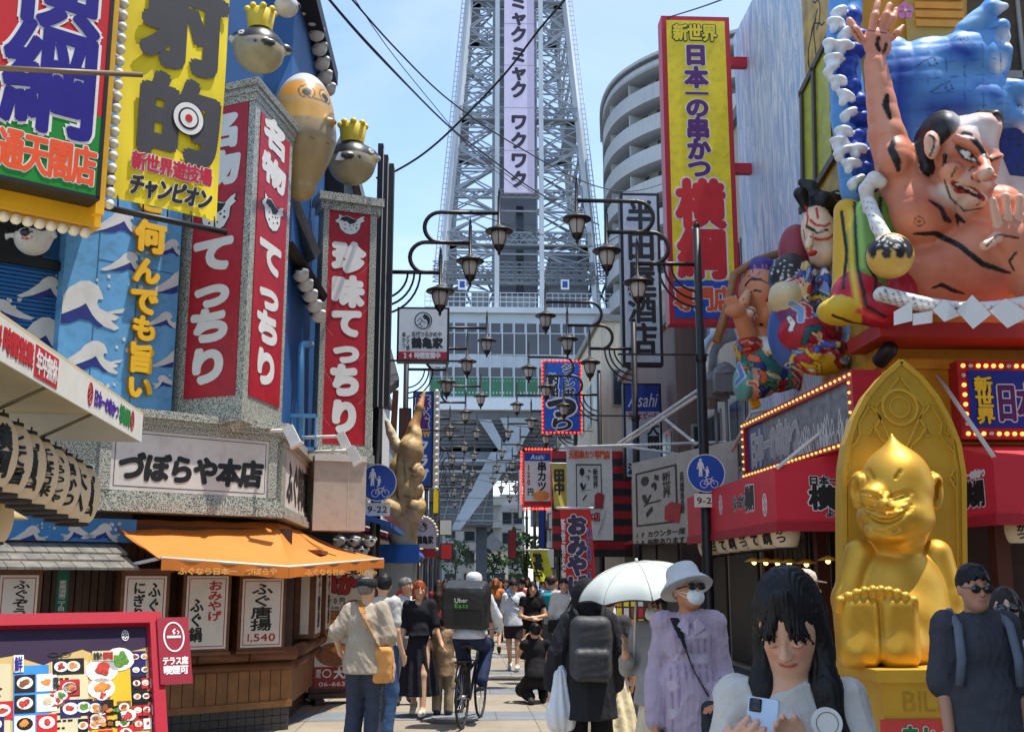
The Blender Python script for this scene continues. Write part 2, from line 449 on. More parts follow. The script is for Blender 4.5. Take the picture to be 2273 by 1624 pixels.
mb = MB(); mb.box(-400, 400, -40, 900, -.3, 0); struct(mb, 'ground', M('ground_grey', (108, 106, 104), .85, var=.15, s=.4))
mb = MB(); mb.box(-2.4, 4.9, -6, 120, .0, .004); struct(mb, 'street_paving', tile_mat('paving_beige', (160, 148, 129), (150, 139, 121), (92, 86, 78), .9, .9))
mb = MB()
for y in (10.6, 13.6, 16.6, 20, 24, 28, 33, 38, 44, 52, 60): mb.box(-2.1, 4.6, y, y + .85, .004, .008)
struct(mb, 'pavement_bands', tile_mat('paving_bluegrey', (128, 135, 140), (118, 125, 131), (84, 86, 88), .45, .425))
mb = MB(); mb.box(-2.4, -2.05, 9, 100, .004, .02); mb.box(4.6, 4.9, 12.6, 100, .004, .02)
struct(mb, 'gutter_slabs', M('gutter', (120, 116, 110), .8, var=.2, s=4, bump=.2))

# ============================================================ tower
TY = 100.0; TX = W(1144, 300, TY).x
def zt(y, Y=93): return W(1144, y, Y).z
steel = M('tower_steel', (196, 203, 210), .5, .0, var=.08, s=.5)
steel_d = M('tower_grey', (118, 126, 136), .6, var=.12, s=.4)
steel_m = M('tower_mid', (150, 159, 168), .55, var=.1, s=.4)
tower = thing('observation_tower', 'tall pale steel lattice tower with white lettering strip straddling the street end', 'tower', (TX, TY, 0))
ZB, ZT = zt(690, 93), 84
def hw(z): return 6.75 - (z - 28) * .083 if z > 28 else 6.75 + (28 - z) * .03
for sx in (-1, 1):
    for sy in (-1, 1):
        b = MB(); zs = np.linspace(ZB, ZT, 8)
        for z0, z1 in zip(zs, zs[1:]): b.beam((sx * hw(z0), sy * hw(z0), z0), (sx * hw(z1), sy * hw(z1), z1), .5 if z0 < 50 else .42)
        b.build('leg', steel, tower)
b = MB(); b2 = MB()
zs = [ZB + 3.2 + 4.1 * i for i in range(14)]
def truss(b, p, q, d, w_, n):
    p = Vector(p); q = Vector(q); dn = Vector((0, 0, -d))
    b.beam(p, q, w_); b.beam(p + dn, q + dn, w_)
    for i in range(n):
        u = p.lerp(q, i / n); v = p.lerp(q, (i + 1) / n); b.beam(u, v + dn, w_ * .7); b.beam(u + dn, v, w_ * .7)
for k, (z0, z1) in enumerate(zip(zs, zs[1:])):
    a, c = hw(z0), hw(z1); zm = (z0 + z1) / 2; m_ = hw(zm)
    for f in range(4):
        rot = Matrix.Rotation(f * math.pi / 2, 4, 'Z'); b.T = rot; b2.T = rot
        truss(b, (-a, -a, z0), (a, -a, z0), .7, .13, 9)
        b.beam((-m_, -m_, zm), (m_, -m_, zm), .14)
        for s in (-1, 1):
            for o in (0, .38):
                b.beam((s * (a - o), -a, z0), (s * 2.2, -m_, zm), .13); b.beam((s * 2.2, -m_, zm), (s * (c - o), -c, z1), .13)
            b.beam((s * 2.2, -a, z0), (s * m_, -m_, zm), .11); b.beam((s * 2.2, -c, z1), (s * m_, -m_, zm), .11)
            q = hw(z0 + 1); r_ = hw(z1 - 1)
            b.beam((s * q, -q, z0 + 1), (s * 2.2, -a, z0 + 2.0), .08); b.beam((s * r_, -r_, z1 - 1), (s * 2.2, -c, z1 - 2.0), .08)
            b2.beam((s * (a + .45), -a, z0), (s * (c + .45), -c, z1), .07); b2.beam((s * (a + .75), -a, z0), (s * (c + .75), -c, z1), .07)
            for i in range(8):
                z = z0 + (z1 - z0) * i / 8; h_ = hw(z); b2.beam((s * (h_ + .2), -h_, z), (s * (h_ + .75), -h_, z), .06)
    if k % 3 == 1:
        b.T = Matrix()
        for f in range(4):
            b.T = Matrix.Rotation(f * math.pi / 2, 4, 'Z'); b.box(-a, a, -a - .35, -a + .9, z0 - 1.3, z0 - 1.15); truss(b, (-a, -a - .35, z0 - .1), (a, -a - .35, z0 - .1), 1.1, .08, 14)
b.build('bracing', steel_m, tower); b2.build('side_ladder', steel, tower)
b = MB()
for s in (-1, 1): b.box(s * 1.98 - .2, s * 1.98 + .2, -7.1, -6.7, ZB, ZT)
for s in (-1, 1): b.box(s * 2.0 - .2, s * 2.0 + .2, 1.0, 1.4, ZB, ZT)
b.build('shaft_column', steel, tower)
b = MB(); b.box(-1.75, 1.75, -3.6, 1.4, ZB, ZT)
for i in range(18): b.box(-1.8, 1.8, -3.65, -3.6, ZB + 3 * i, ZB + 3 * i + .12)
b.build('elevator_shaft', steel_d, tower)
b = MB(); b.box(-.1, .55, -3.7, -3.64, ZB, zt(430)); b.build('shaft_glazing', M('shaft_glass', (38, 46, 58), .2), tower)
# white lettering strip
zb_ = zt(427, 92.8); zt_ = 84; pw = 1.36
led_m = M('led_white', (186, 180, 206), .5, var=.05, s=3, emit=.1, ecol=(226, 220, 248))
led = MB().box(-pw, pw, -7.2, -6.9, zb_, zt_).build('lit_panel', led_m, tower)
b = MB()
for i in range(14): b.box(-pw, pw, -7.206, -7.2, zb_ + 4.1 * i + 3.9, zb_ + 4.1 * i + 3.96)
for i in range(9): b.box(.75 + .08 * i, .775 + .08 * i, -7.2065, -7.201, zb_, zt_)
b.build('panel_seam', M('led_seam', (150, 145, 175), .6), led)
lf = bpy.data.objects.new('lettering_face', None)
fm, _ = frame((-pw, -7.2, zb_), (pw, -7.2, zb_)); lf.matrix_world = fm; COL.objects.link(lf); lf.parent = led
sp_ = (zt(0, 92.8) - zb_)
def ty(y): return zt(y, 92.8) - zb_
items = [(ch, (pw - .8, ty(y1), pw + .72, ty(y0)), 'v') for ch, y0, y1 in (('ミ', -16, 22), ('ャ', 22, 56), ('ク', 58, 95), ('ミ', 103, 140), ('ャ', 142, 178), ('ク', 180, 218), ('ワ', 252, 289), ('ク', 293, 331), ('ワ', 337, 374), ('ク', 379, 417), ('ク', -58, -20), ('ャ', -94, -60), ('ミ', -132, -96))]
letters(lf, items, M('led_letter', (50, 40, 58), .6), .012, .01, .06)
# deck, base building
b = MB(); b.box(-8.2, 8.2, -8.4, 8, ZB - .5, ZB); b.build('deck', steel, tower)
b = MB()
for f in (-8.2,):
    for i in range(34): b.beam((-8.2 + i * .5, f, ZB), (-8.2 + i * .5, f, ZB + 1.3), .05)
    for z in (.5, .9, 1.3): b.beam((-8.2, f, ZB + z), (8.2, f, ZB + z), .06)
b.build('deck_railing', steel, tower)
b = MB()
for x0, x1, y0, y1, h_ in ((-6.4, -4.7, -5, -3, 2.6), (-4.2, -2.6, -6, -3, 2.0), (2.6, 6.2, -6, -2, 3.0), (-1.7, 1.6, -6.2, -4, 1.6), (3, 6, -3, 3, 6.5)): b.box(x0, x1, y0, y1, ZB, ZB + h_)
for x in (-7, -5.4, -3, 3.5, 5, 6.6):
    b.beam((x, -6.8, ZB), (x + 1.5, -5, ZB + 3.6), .16); b.beam((x + 1.5, -6.6, ZB), (x, -5, ZB + 3.6), .16)
for z in (3.0, 3.7, 4.4): truss(b, (-7.6, -7.0, ZB + z), (7.6, -7.0, ZB + z), .45, .09, 20)
b.build('machinery', steel_d, tower)
for s_, px in ((-1, 1026), (1, 1254)):
    p = W(px, 632, 92) - tower.location
    q = MB().box(p.x - .36, p.x + .36, p.y - .1, p.y, p.z - .45, p.z + .45).build('notice_board', M('board_white', (222, 228, 236), .5), tower)
    MB().box(p.x - .22, p.x + .22, p.y - .11, p.y - .101, p.z - .28, p.z + .3).build('blue_picture', M('board_blue', (38, 82, 168), .5, var=.5, s=6), q)
FY = 92 - TY
bw = 7.75
def row(y0, y1, Y=92): return zt(y1, Y), zt(y0, Y)
b = MB(); z0, z1 = row(697, 888); b.box(-bw, bw, FY, 8, z0, z1); b.box(-bw - .3, bw + .3, FY - .3, 8, z1, ZB - .5)
base_wall = b.build('base_wall', M('tower_panel', (178, 190, 200), .5, var=.08, s=.7), tower)
b = MB(); nW = 15; gl_d = M('tower_window', (62, 58, 64), .12, var=.35, s=.6, spec=.7); gl_g = M('tower_green', (34, 104, 70), .25, var=.25, s=.8)
for (y0, y1, wh) in ((718, 738, 0), (741, 786, 0), (816, 836, 0), (838, 880, 1)):
    z0, z1 = row(y0, y1)
    for i in range(nW):
        x0 = -bw + .12 + i * (2 * bw - .1) / nW; x1 = x0 + (2 * bw - .1) / nW - (.1 if wh == 0 and y1 - y0 > 30 else .22 if wh == 0 else .04)
        MB().box(x0, x1, FY - .03, FY - .004, z0, z1).build('green_pane' if wh else 'window', gl_g if wh else gl_d, base_wall)
for i in range(nW + 1):
    x = -bw + .06 + i * (2 * bw - .1) / nW; b.box(x - .05, x + .05, FY - .08, FY - .03, zt(886, 92), zt(716, 92))
z0, z1 = row(856, 858)
for i in range(52): b.box(-bw + .2 + i * .29, -bw + .28 + i * .29, FY - .05, FY - .03, zt(846, 92), zt(844.5, 92)); b.box(-bw + .2 + i * .29, -bw + .3 + i * .29, FY - .05, FY - .03, zt(874, 92), zt(870, 92))
b.build('mullion', steel, base_wall)
# gate under the building
b = MB()
z0, z1 = row(884, 910); b.box(-bw - .2, bw + .2, FY - .2, 8, z0, z1)
b.build('fascia', M('tower_white', (206, 214, 222), .5, var=.06), tower)
b = MB()
zA = zt(910, 92); zB2 = zt(1000, 92); zC = zt(1030, 92); zD = zt(1148, 92)
for i in range(10):
    t0, t1 = i / 10, (i + 1) / 10
    b.box(-bw + .02, bw - .02, FY + .6 + t0 * 3, FY + .6 + t1 * 3 - .001, zA - .8 - .0 - 0.3 * i, zA)
b.box(-bw, bw, FY + 3, 8, zB2, zA - 1.8); b.box(-bw, bw, FY + 1.0, 8, zC, zB2 - .004)
b.box(-bw, -bw + 5.6, FY + 4, 9, zt(1165, 96), zC - .004); b.box(-bw, -bw + 1.2, FY + 4.2, FY + 6, 0, zt(1165, 96) - .004); b.box(-bw + 4.2, -bw + 5.2, FY + 9.2, FY + 10.4, 0, zC - .01); b.box(1.9, bw, FY + 6, 9, zD, zC - .004); b.box(6.3, bw, FY + 3.6, FY + 5.9, 0, zC - .004)
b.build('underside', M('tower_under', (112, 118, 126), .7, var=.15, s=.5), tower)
rcm = M('tower_recess_shade', (30, 33, 38), .6)  # flat dark plates; the shade of the recesses is put into their colour
for i in range(4): MB().box(1.95, bw - .1, FY + 5.9, FY + 5.995, zD + .2 + i * 1.2, zD + .75 + i * 1.2).build('recess_shade_plate', rcm, tower)
for x0, x1 in ((-5, -3.6), (-3.3, -2.2), (1.3, 3), (3.4, 5.4)): MB().box(x0, x1, FY + 2.9, FY + 2.99, zB2 + .25, zA - 2.4).build('recess_shade_plate', rcm, tower)
def wedge(b, pts, y0, y1): b.hull([(x, y0, z) for x, z in pts], [(x, y1, z) for x, z in pts])
def tp(px, py, Y=92): p = W(px, py, Y); return (p.x - TX, p.z)
b = MB()
wedge(b, [tp(1152, 1002), tp(1090, 1002), tp(1000, 1175), tp(1022, 1175)][::-1], FY + .3, FY + 1.3)
wedge(b, [tp(1192, 925), tp(1150, 1002), tp(1105, 1002), tp(1130, 968), tp(1110, 925)][::-1], FY + .5, FY + 1.4)
wedge(b, [tp(1090, 930), tp(1062, 930), tp(1110, 1002), tp(1128, 1002)][::-1], FY + .2, FY + .48)
wedge(b, [tp(1300, 960), tp(1268, 960), tp(1330, 1200), tp(1350, 1200)][::-1], FY + .3, FY + 1.3)
b.build('diagonal_strut', M('tower_strut', (160, 170, 180), .5, var=.1, s=.6), tower)
b = MB(); b.beam((-bw, FY - .0, zC + .3), (bw, FY - .0, zC + .3), .2); b.beam((-bw, FY + .1, zC - .6), (bw, FY + .1, zC - .6), .16)
for i in range(9): y = 1035 + i * 15; b.beam((-bw, FY + 3.9, zt(y, 95.9)), (-bw + 5.6, FY + 3.9, zt(y, 95.9)), .12)
for i in range(5): b.beam((-bw + .2 + i * 1.1, FY + 3.85, zt(1160, 96)), (-bw + 1.3 + i * 1.1, FY + 3.85, zt(1035, 96)), .1)
b.build('cross_beam', steel_m, tower)

# ============================================================ curved apartment block
apw = M('apartment_white', (186, 192, 196), .75, var=.07, s=.3, streak=.14)
HZ = W(1640, 75, 80).z
apt = thing('apartment_block', 'pale grey apartment block with curved solid balconies beside the tower', 'building', tuple(W(1500, 900, 84).xy) + (0,))
AO = apt.location
plan = [(1720, 78), (1620, 80), (1540, 81.5), (1470, 83.3), (1415, 85.5), (1375, 88), (1350, 91), (1338, 95), (1338, 102)]
PL = []
for px, Y in plan: p = W(px, 300, Y); PL.append(Vector((p.x - AO.x, p.y - AO.y)))
def catm(P, n=4):
    out = []
    for i in range(len(P) - 1):
        p0, p1, p2, p3 = P[max(i - 1, 0)], P[i], P[i + 1], P[min(i + 2, len(P) - 1)]
        for k in range(n):
            t = k / n; out.append(.5 * ((2 * p1) + (p2 - p0) * t + (2 * p0 - 5 * p1 + 4 * p2 - p3) * t * t + (3 * p1 - p0 - 3 * p2 + p3) * t ** 3))
    return out + [P[-1]]
PL = catm(PL)
def off(P, d):
    o = []
    for i, p in enumerate(P):
        t = (P[min(i + 1, len(P) - 1)] - P[max(i - 1, 0)]).normalized(); o.append(p + Vector((t.y, -t.x)) * -d)
    return o
def band(b, P, d0, d1, z0, z1):
    A, B_ = off(P, d0), off(P, d1)
    for i in range(len(P) - 1):
        q = [A[i], A[i + 1], B_[i + 1], B_[i]]
        b.hull([(*p, z0) for p in q], [(*p, z1) for p in q])
s_in = 1 if (PL[0].y - PL[5].y) else 1
b = MB(); wl = MB(); gw = MB(); par = MB(); dk = MB()
fl = 2.72; nf = 17; agl = M('apt_glass', (70, 80, 90), .15)
band(b, PL, 0, -6, HZ - 1.1, HZ - .25); band(b, PL, .25, -6, HZ - .25, HZ); 
b2_ = MB(); band(b2_, PL, .02, .06, HZ - .55, HZ - .3); b2_.build('eaves_line', M('apt_dark', (70, 78, 84), .7), apt)
for i in range(nf):
    zt2 = HZ - .9 - fl * i
    band(wl, PL, -1.7, -6, zt2 - fl, zt2)
    par = MB()
    if i: band(par, PL, 0, -.18, zt2 - .1, zt2 + 1.1)
    band(par, PL, 0, -1.69, zt2 - .25, zt2 - .101); par.build('balcony', apw, apt)
    if i > 8: continue
    zz = zt2 - 2.3
    for k in range(2, len(PL) - 3, 3):
        q = off(PL, -1.68); r_ = off(PL, -1.64)
        MB().hull([(*p, zz) for p in (q[k], q[k + 1], r_[k + 1], r_[k])], [(*p, zz + 1.9) for p in (q[k], q[k + 1], r_[k + 1], r_[k])]).build('window', agl, apt)
    for k in range(0, len(PL) - 1, 6):
        q = off(PL, -.25); r_ = off(PL, -1.66); d_ = (PL[min(k + 1, len(PL) - 1)] - PL[k]).normalized() * .12
        MB().hull([(*p, zt2 - 2.5) for p in (q[k], q[k] + d_, r_[k] + d_, r_[k])], [(*p, zt2 - .5) for p in (q[k], q[k] + d_, r_[k] + d_, r_[k])]).build('partition', apw, apt)
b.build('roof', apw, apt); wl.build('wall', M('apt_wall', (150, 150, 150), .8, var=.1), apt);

# ============================================================ street lamps
iron = M('lamp_iron', (44, 38, 35), .42, .3, var=.15, s=3)
lglass = M('lamp_glass', (196, 184, 172), .35, var=.08, s=4)
LZ = lambda y: W(900, y, 18).z
Z1, Z2, Z3 = LZ(604), LZ(537), LZ(470)
def make_lamp():
    root = thing('street_lamp', 'x', 'street lamp')
    b = MB(); zc = LZ(803)
    b.lathe([(.11, 0), (.11, .5), (.085, .55), (.082, zc), (.068, zc + .02), (.066, LZ(528)), (.05, LZ(527)), (.05, LZ(522)), (.062, LZ(520)), (.04, LZ(515))], 14)
    b.lathe([(.088, zc - .1), (.1, zc - .06), (.1, zc + .02), (.088, zc + .04)], 14); b.lathe([(.09, 2.9), (.1, 2.92), (.1, 3.0), (.09, 3.02)], 14)
    b.build('pole', iron, root)
    b = MB(); r_ = .036
    b.tube([(0, 0, Z1), (1.0, 0, Z1)], r_)
    def U(xl, zt_, zb_, xe):
        rr = (zt_ - zb_) / 2
        return [(xe, 0, zt_)] + [(xl + rr - rr * math.sin(R(a)), 0, zb_ + rr + rr * math.cos(R(a))) for a in range(0, 181, 15)] + [(xl + rr + .12, 0, zb_)]
    b.tube(U(.48, Z2, Z1, 1.5), r_); b.tube(U(.72, Z3, Z2, 1.99), r_)
    for x, y in ((.45, 663), (.56, 680), (.66, 697)):
        zz = Z1 - LZ(y); b.tube([(x * math.sin(R(a)), 0, LZ(y) + zz * (1 - math.cos(R(a)))) for a in range(0, 91, 10)], .02, 6)
    b.build('arm', iron, root)
    b = MB(); b.beam((-.12, 0, zc + .02), (1.35, 0, zc + .02), .03); b.build('banner_bar', iron, root)
    for x, z in ((1.0, Z1), (1.5, Z2), (1.99, Z3)):
        b = MB(); b.lathe([(.004, .45), (.022, .36), (.014, .34), (.03, .30), (.03, -.2), (.06, -.22), (.1, -.25), (.235, -.31), (.245, -.33), (.225, -.345), (.15, -.33), (.13, -.34)], 18, (x, 0, z))
        lp = b.build('lamp', iron, root)
        MB().lathe([(.12, -.335), (.142, -.38), (.135, -.46), (.1, -.55), (.085, -.58)], 18, (x, 0, z)).build('glass', lglass, lp)
        b = MB(); b.lathe([(.09, -.575), (.098, -.59), (.07, -.64), (.03, -.68), (.022, -.70), (.03, -.715), (.004, -.76)], 14, (x, 0, z))
        for k in range(6):
            a = k * math.pi / 3 + .4; c_, s_ = math.cos(a), math.sin(a)
            b.tube([(x + c_ * q, s_ * q, z + zz) for q, zz in ((.128, -.335), (.148, -.38), (.141, -.46), (.106, -.55), (.092, -.585))], .008, 5)
        b.build('finial', iron, lp)
    return root
proto = make_lamp()
lx = W(846, 604, 18).x; rx = W(1549, 600, 17.3).x
LL = [18, 26.8, 35.3, 44, 52, 61, 70]; RL = [17.3, 24.1, 30.4, 37, 44, 51, 58, 65]
lab = {18: 'black lamp post with a blue sign disc beside the orange awning', 26.8: 'black lamp post rising in front of the horned wooden head', 35.3: 'third black lamp post along the kerb from the orange awning, by the domed white sign',
       17.3: 'black lamp post with a blue sign disc in front of the red awning', 24.1: 'black lamp post in front of the tall grey liquor shop sign', 30.4: 'black lamp post against the cream wall, next beyond the liquor shop sign'}
lamps = []
for i, Y in enumerate(LL + RL):
    left = i < len(LL)
    o = proto if i == 0 else dup(proto)
    o.location = (lx if left else rx, Y, 0); o.rotation_euler.z = 0 if left else math.pi
    o['label'] = lab.get(Y) or ('slender far lamp post of the row on the domed white sign side' if left else 'slender far lamp post of the row on the red bulb sign side')
    o['group'] = 'triple lantern lamp posts along the street'
    lamps.append(o)
# blue round signs
sb = M('sign_blue', (18, 72, 168), .4, var=.06, s=3); sw = M('sign_white', (226, 226, 220), .45, var=.05)
plate = M('plate_cream', (224, 218, 200), .5, var=.06); ink = M('ink', (28, 26, 26), .6)
def road_sign(px, py, Y, lab_):
    c = W(px, py, Y); r_ = .3; mw, _ = frame((c.x, c.y, c.z), (c.x + 1, c.y, c.z))
    t = thing('road_sign', lab_, 'road sign', mw=mw, group='pedestrian and cycle sign discs')
    MB().disc((0, 0), r_, r_, 0, .012, 40).build('disc', sb, t)
    b = MB(); b.ring((0, 0), r_ + .001, r_ + .001, .013, .004, .016, 40)
    b.disc((-.085, .205), .022, .026, .013, .016); b.poly([(-.125, .17), (-.105, .182), (-.065, .182), (-.045, .165), (-.022, .06), (-.036, .055), (-.055, .13), (-.062, .0), (-.06, -.05), (-.082, -.05), (-.087, .03), (-.095, -.05), (-.118, -.05), (-.113, .05), (-.12, .12), (-.135, .06), (-.148, .065)], .013, .0155)
    b.disc((0.02, .09), .014, .017, .013, .016); b.poly([(-.002, .066), (.042, .066), (.05, .0), (.04, .0), (.034, .03), (.034, -.05), (.018, -.05), (.016, -.01), (.013, -.05), (-.003, -.05), (-.003, .03), (-.022, .05)], .013, .0155)
    for x in (-.04, .125): b.ring((x, -.17), .062, .062, .009, .013, .0155, 26)
    b.stroke([(-.04, -.17), (.0, -.09), (.085, -.09), (.04, -.175), (.0, -.09)], .01, .013, .0155); b.stroke([(.04, -.175), (-.04, -.17)], .009, .013, .0155)
    b.stroke([(.125, -.17), (.082, -.07), (.11, -.065)], .009, .013, .0155); b.stroke([(.0, -.09), (-.012, -.06), (-.025, -.058), (.01, -.058)], .011, .013, .0155)
    b.build('pictogram', sw, t)
    p = MB().box(-.2, .2, -.53, -.32, 0, .012).build('hours_plate', plate, t)
    text(p, '9-22', (-.165, -.475, .165, -.375), ink, 'h', .03, z=.013, th=.002)
    MB().box(-.03, .03, -.5, .26, -.012, -.001).build('bracket', iron, t)
road_sign(839, 1071, 17.85, 'blue walkers and bicycle disc above a 9-22 plate beside the horned wooden head')
road_sign(1567, 1050, 17.15, 'blue walkers and bicycle disc above a 9-22 plate before the red awning')

# ============================================================ overhead wires
wire_m = M('wire', (22, 22, 24), .6)
def wire(pts, r_, lab_):
    P = [W(*p) for p in pts]
    P = catm(P, 6); t = MB(); o = P[0].copy(); t.tube([p - o for p in P], r_, 6)
    tag(t.build('overhead_wire', wire_m, None, o), lab_, 'wire', 'overhead wires')
wire([(715, -20, 12), (820, 100, 14), (985, 270, 18), (1080, 345, 21), (1190, 425, 24), (1330, 500, 28)], .016, 'thick black wire dropping from the top edge past the fish lanterns to the lamps')
wire([(712, -20, 12), (830, 115, 14.2), (1000, 285, 18.2), (1100, 370, 21), (1200, 438, 24)], .008, 'thin black wire running along the thick wire dropping past the fish lanterns')
wire([(765, -20, 13), (880, 110, 15), (1000, 225, 18), (1140, 320, 21), (1300, 405, 25), (1400, 425, 28), (1480, 405, 30)], .014, 'black wire sagging across the sky to the yellow kushikatsu sign')
wire([(775, -20, 13), (862, 108, 15), (960, 230, 17), (1050, 335, 20), (1150, 420, 24)], .007, 'thin black wire fanning out below the sagging one in the blue sky')
wire([(1280, -30, 17), (1200, 62, 17.5), (1120, 165, 18), (1010, 280, 18.5), (935, 345, 19), (862, 388, 19.5), (835, 395, 19.6)], .02, 'thick black cable crossing the tower up to its upper corner of the sky')
wire([(1480, 40, 18.5), (1560, 15, 16), (1640, -15, 14)], .012, 'dark stay wire at the top corner of the tall yellow sign')
wire([(1040, 470, 30), (1200, 520, 32), (1330, 545, 34), (1480, 445, 30)], .014, 'grey twisted cable hanging in front of the curved apartment block')
for i, (a, b_, y0, y1, Y) in enumerate(((985, 1440, 1000, 1060, 40), (985, 1230, 1045, 1075, 48), (960, 1260, 1100, 1085, 55), (980, 1450, 920, 960, 36), (940, 1240, 760, 790, 60), (960, 1230, 1150, 1140, 62))):
    wire([(a, y0, Y), ((a + b_) / 2, (y0 + y1) / 2 + 12, Y), (b_, y1, Y)], .014, 'thin dark wire strung across the street under the tower')
# ============================================================ shared sign tools
def onp(t):
    mi = t.matrix_world.inverted() if t.parent is None else (t.parent.matrix_world @ t.matrix_local).inverted()
    o = mi @ Vector((0, 0, CAMZ))
    def f(px, py):
        d = (mi.to_3x3() @ ray(px, py)); k = -o.z / d.z; return (o.x + d.x * k, o.y + d.y * k)
    return f
def pbox(f, x0, y0, x1, y1):
    a = f(x0, y1); b = f(x1, y0); c = f(x0, y0); d = f(x1, y1)
    return ((a[0] + c[0]) / 2, (a[1] + d[1]) / 2, (b[0] + d[0]) / 2, (b[1] + c[1]) / 2)
def placed(name, label, cat, a, b, group=None):
    mw, L = frame(a, b); t = thing(name, label, cat, mw=mw, group=group); bpy.context.view_layer.update(); return t, L
def S(*a, **k):
    t, w_, h_ = sign(*a, **k); t['_'] = 0; del t['_']; return t, w_, h_
red = M('sign_red', (176, 18, 36), .45, var=.12, s=2, streak=.3)
yel = M('sign_yellow', (242, 210, 30), .5, var=.1, s=2, streak=.2)
blu = M('sign_deep_blue', (24, 60, 150), .45, var=.08)
navy = M('letter_navy', (32, 26, 120), .5)
wht = M('letter_white', (225, 222, 216), .5, var=.06)
offw = M('panel_white', (214, 208, 200), .5, var=.06, s=2, streak=.16)
blk = M('letter_black', (26, 24, 24), .5)
ora = M('letter_orange', (228, 80, 30), .5)
pur = M('letter_purple', (86, 24, 100), .5)
grn = M('letter_green', (26, 128, 56), .5)
dark = M('dark_metal', (34, 32, 32), .5, .2)
whm = M('white_metal', (214, 212, 206), .45, var=.08)
gold_l = M('letter_gold', (232, 178, 24), .5, var=.06)
bulb_m = M('bulb_warm', (255, 214, 130), .3, emit=.9, ecol=(255, 180, 80))
bulb_off = M('bulb_clear', (222, 214, 196), .2, var=.1)
bulb_red = M('bulb_red', (255, 70, 50), .3, emit=1.3, ecol=(255, 60, 40))
def granite(name):
    m = bpy.data.materials.new(name); m.use_nodes = True; n = m.node_tree.nodes; l = m.node_tree.links; b = n['Principled BSDF']
    tc = n.new('ShaderNodeTexCoord'); out = None
    nz = n.new('ShaderNodeTexNoise'); nz.inputs['Scale'].default_value = 68; nz.inputs['Detail'].default_value = 2; nz.inputs['Roughness'].default_value = .6; l.new(tc.outputs['Object'], nz.inputs['Vector'])
    rp = n.new('ShaderNodeValToRGB'); e = rp.color_ramp.elements; e[0].position = .42; e[1].position = .56; e[0].color = (.07, .075, .06, 1); e[1].color = (.55, .54, .46, 1)
    x = e.new(.48); x.color = (.3, .31, .25, 1)
    l.new(nz.outputs[0], rp.inputs[0]); l.new(rp.outputs[0], b.inputs['Base Color']); b.inputs['Roughness'].default_value = .35
    return m
gran = granite('speckled_granite')
WV = [(150, 1215), (330, 1140), (510, 1020), (560, 960), (650, 910), (720, 910), (790, 950), (820, 1010), (830, 1060), (790, 1060), (780, 1090), (800, 1130), (860, 1160), (1010, 1130), (985, 1170), (900, 1175), (960, 1200), (930, 1230), (890, 1230), (960, 1290), (920, 1310), (840, 1280), (780, 1230), (740, 1180), (690, 1090), (640, 1120), (540, 1160), (400, 1210), (230, 1245)]
WB = [(400, 1215), (540, 1165), (640, 1125), (690, 1095), (735, 1180), (775, 1230), (830, 1280), (790, 1285), (720, 1230), (640, 1215), (560, 1250), (480, 1250), (330, 1235)]
def clip(P, r):
    x0, y0, x1, y1 = r
    for ax, lim, s_ in ((0, x0, 1), (0, x1, -1), (1, y0, 1), (1, y1, -1)):
        o = []
        for i in range(len(P)):
            a, b = P[i - 1], P[i]; ia = (a[ax] - lim) * s_ >= 0; ib = (b[ax] - lim) * s_ >= 0
            if ia != ib:
                t = (lim - a[ax]) / (b[ax] - a[ax]); o.append((a[0] + (b[0] - a[0]) * t, a[1] + (b[1] - a[1]) * t))
            if ib: o.append(b)
        P = o
        if len(P) < 3: return []
    return P
wave_w = M('wave_white', (206, 204, 200), .5, var=.12, s=6); wave_b = M('wave_navy', (34, 44, 122), .5, var=.2, s=6)
def waves(par, f, lst, rect, z=.003):
    a = MB(); b = MB()
    for px, py, wd, fl in lst:
        for src, mb, dz in ((WV, a, .002), (WB, b, 0)):
            P = [f(px + (x - 690) / 860 * wd * fl, py + (y - 1090) / 860 * wd) for x, y in src]
            P = clip(P, rect)
            if len(P) > 2: mb.poly(P, z + dz, z + dz + .0015)
    random.seed(3)
    for px, py, wd, fl in lst[::2]:
        for i in range(5):
            c = f(px + wd * (.1 + .5 * random.random()), py - wd * (.05 + .2 * random.random())); r_ = wd * .00016 * random.random() + .006
            if rect[0] < c[0] - .03 and c[0] + .03 < rect[2] and rect[1] < c[1] - .03 and c[1] + .03 < rect[3]: a.disc(c, r_ * .8, r_, z, z + .0015, 10)
    a.build('painted_wave', wave_w, par); b.build('wave_underside', wave_b, par)  # white crests and the navy undersides of the mural waves
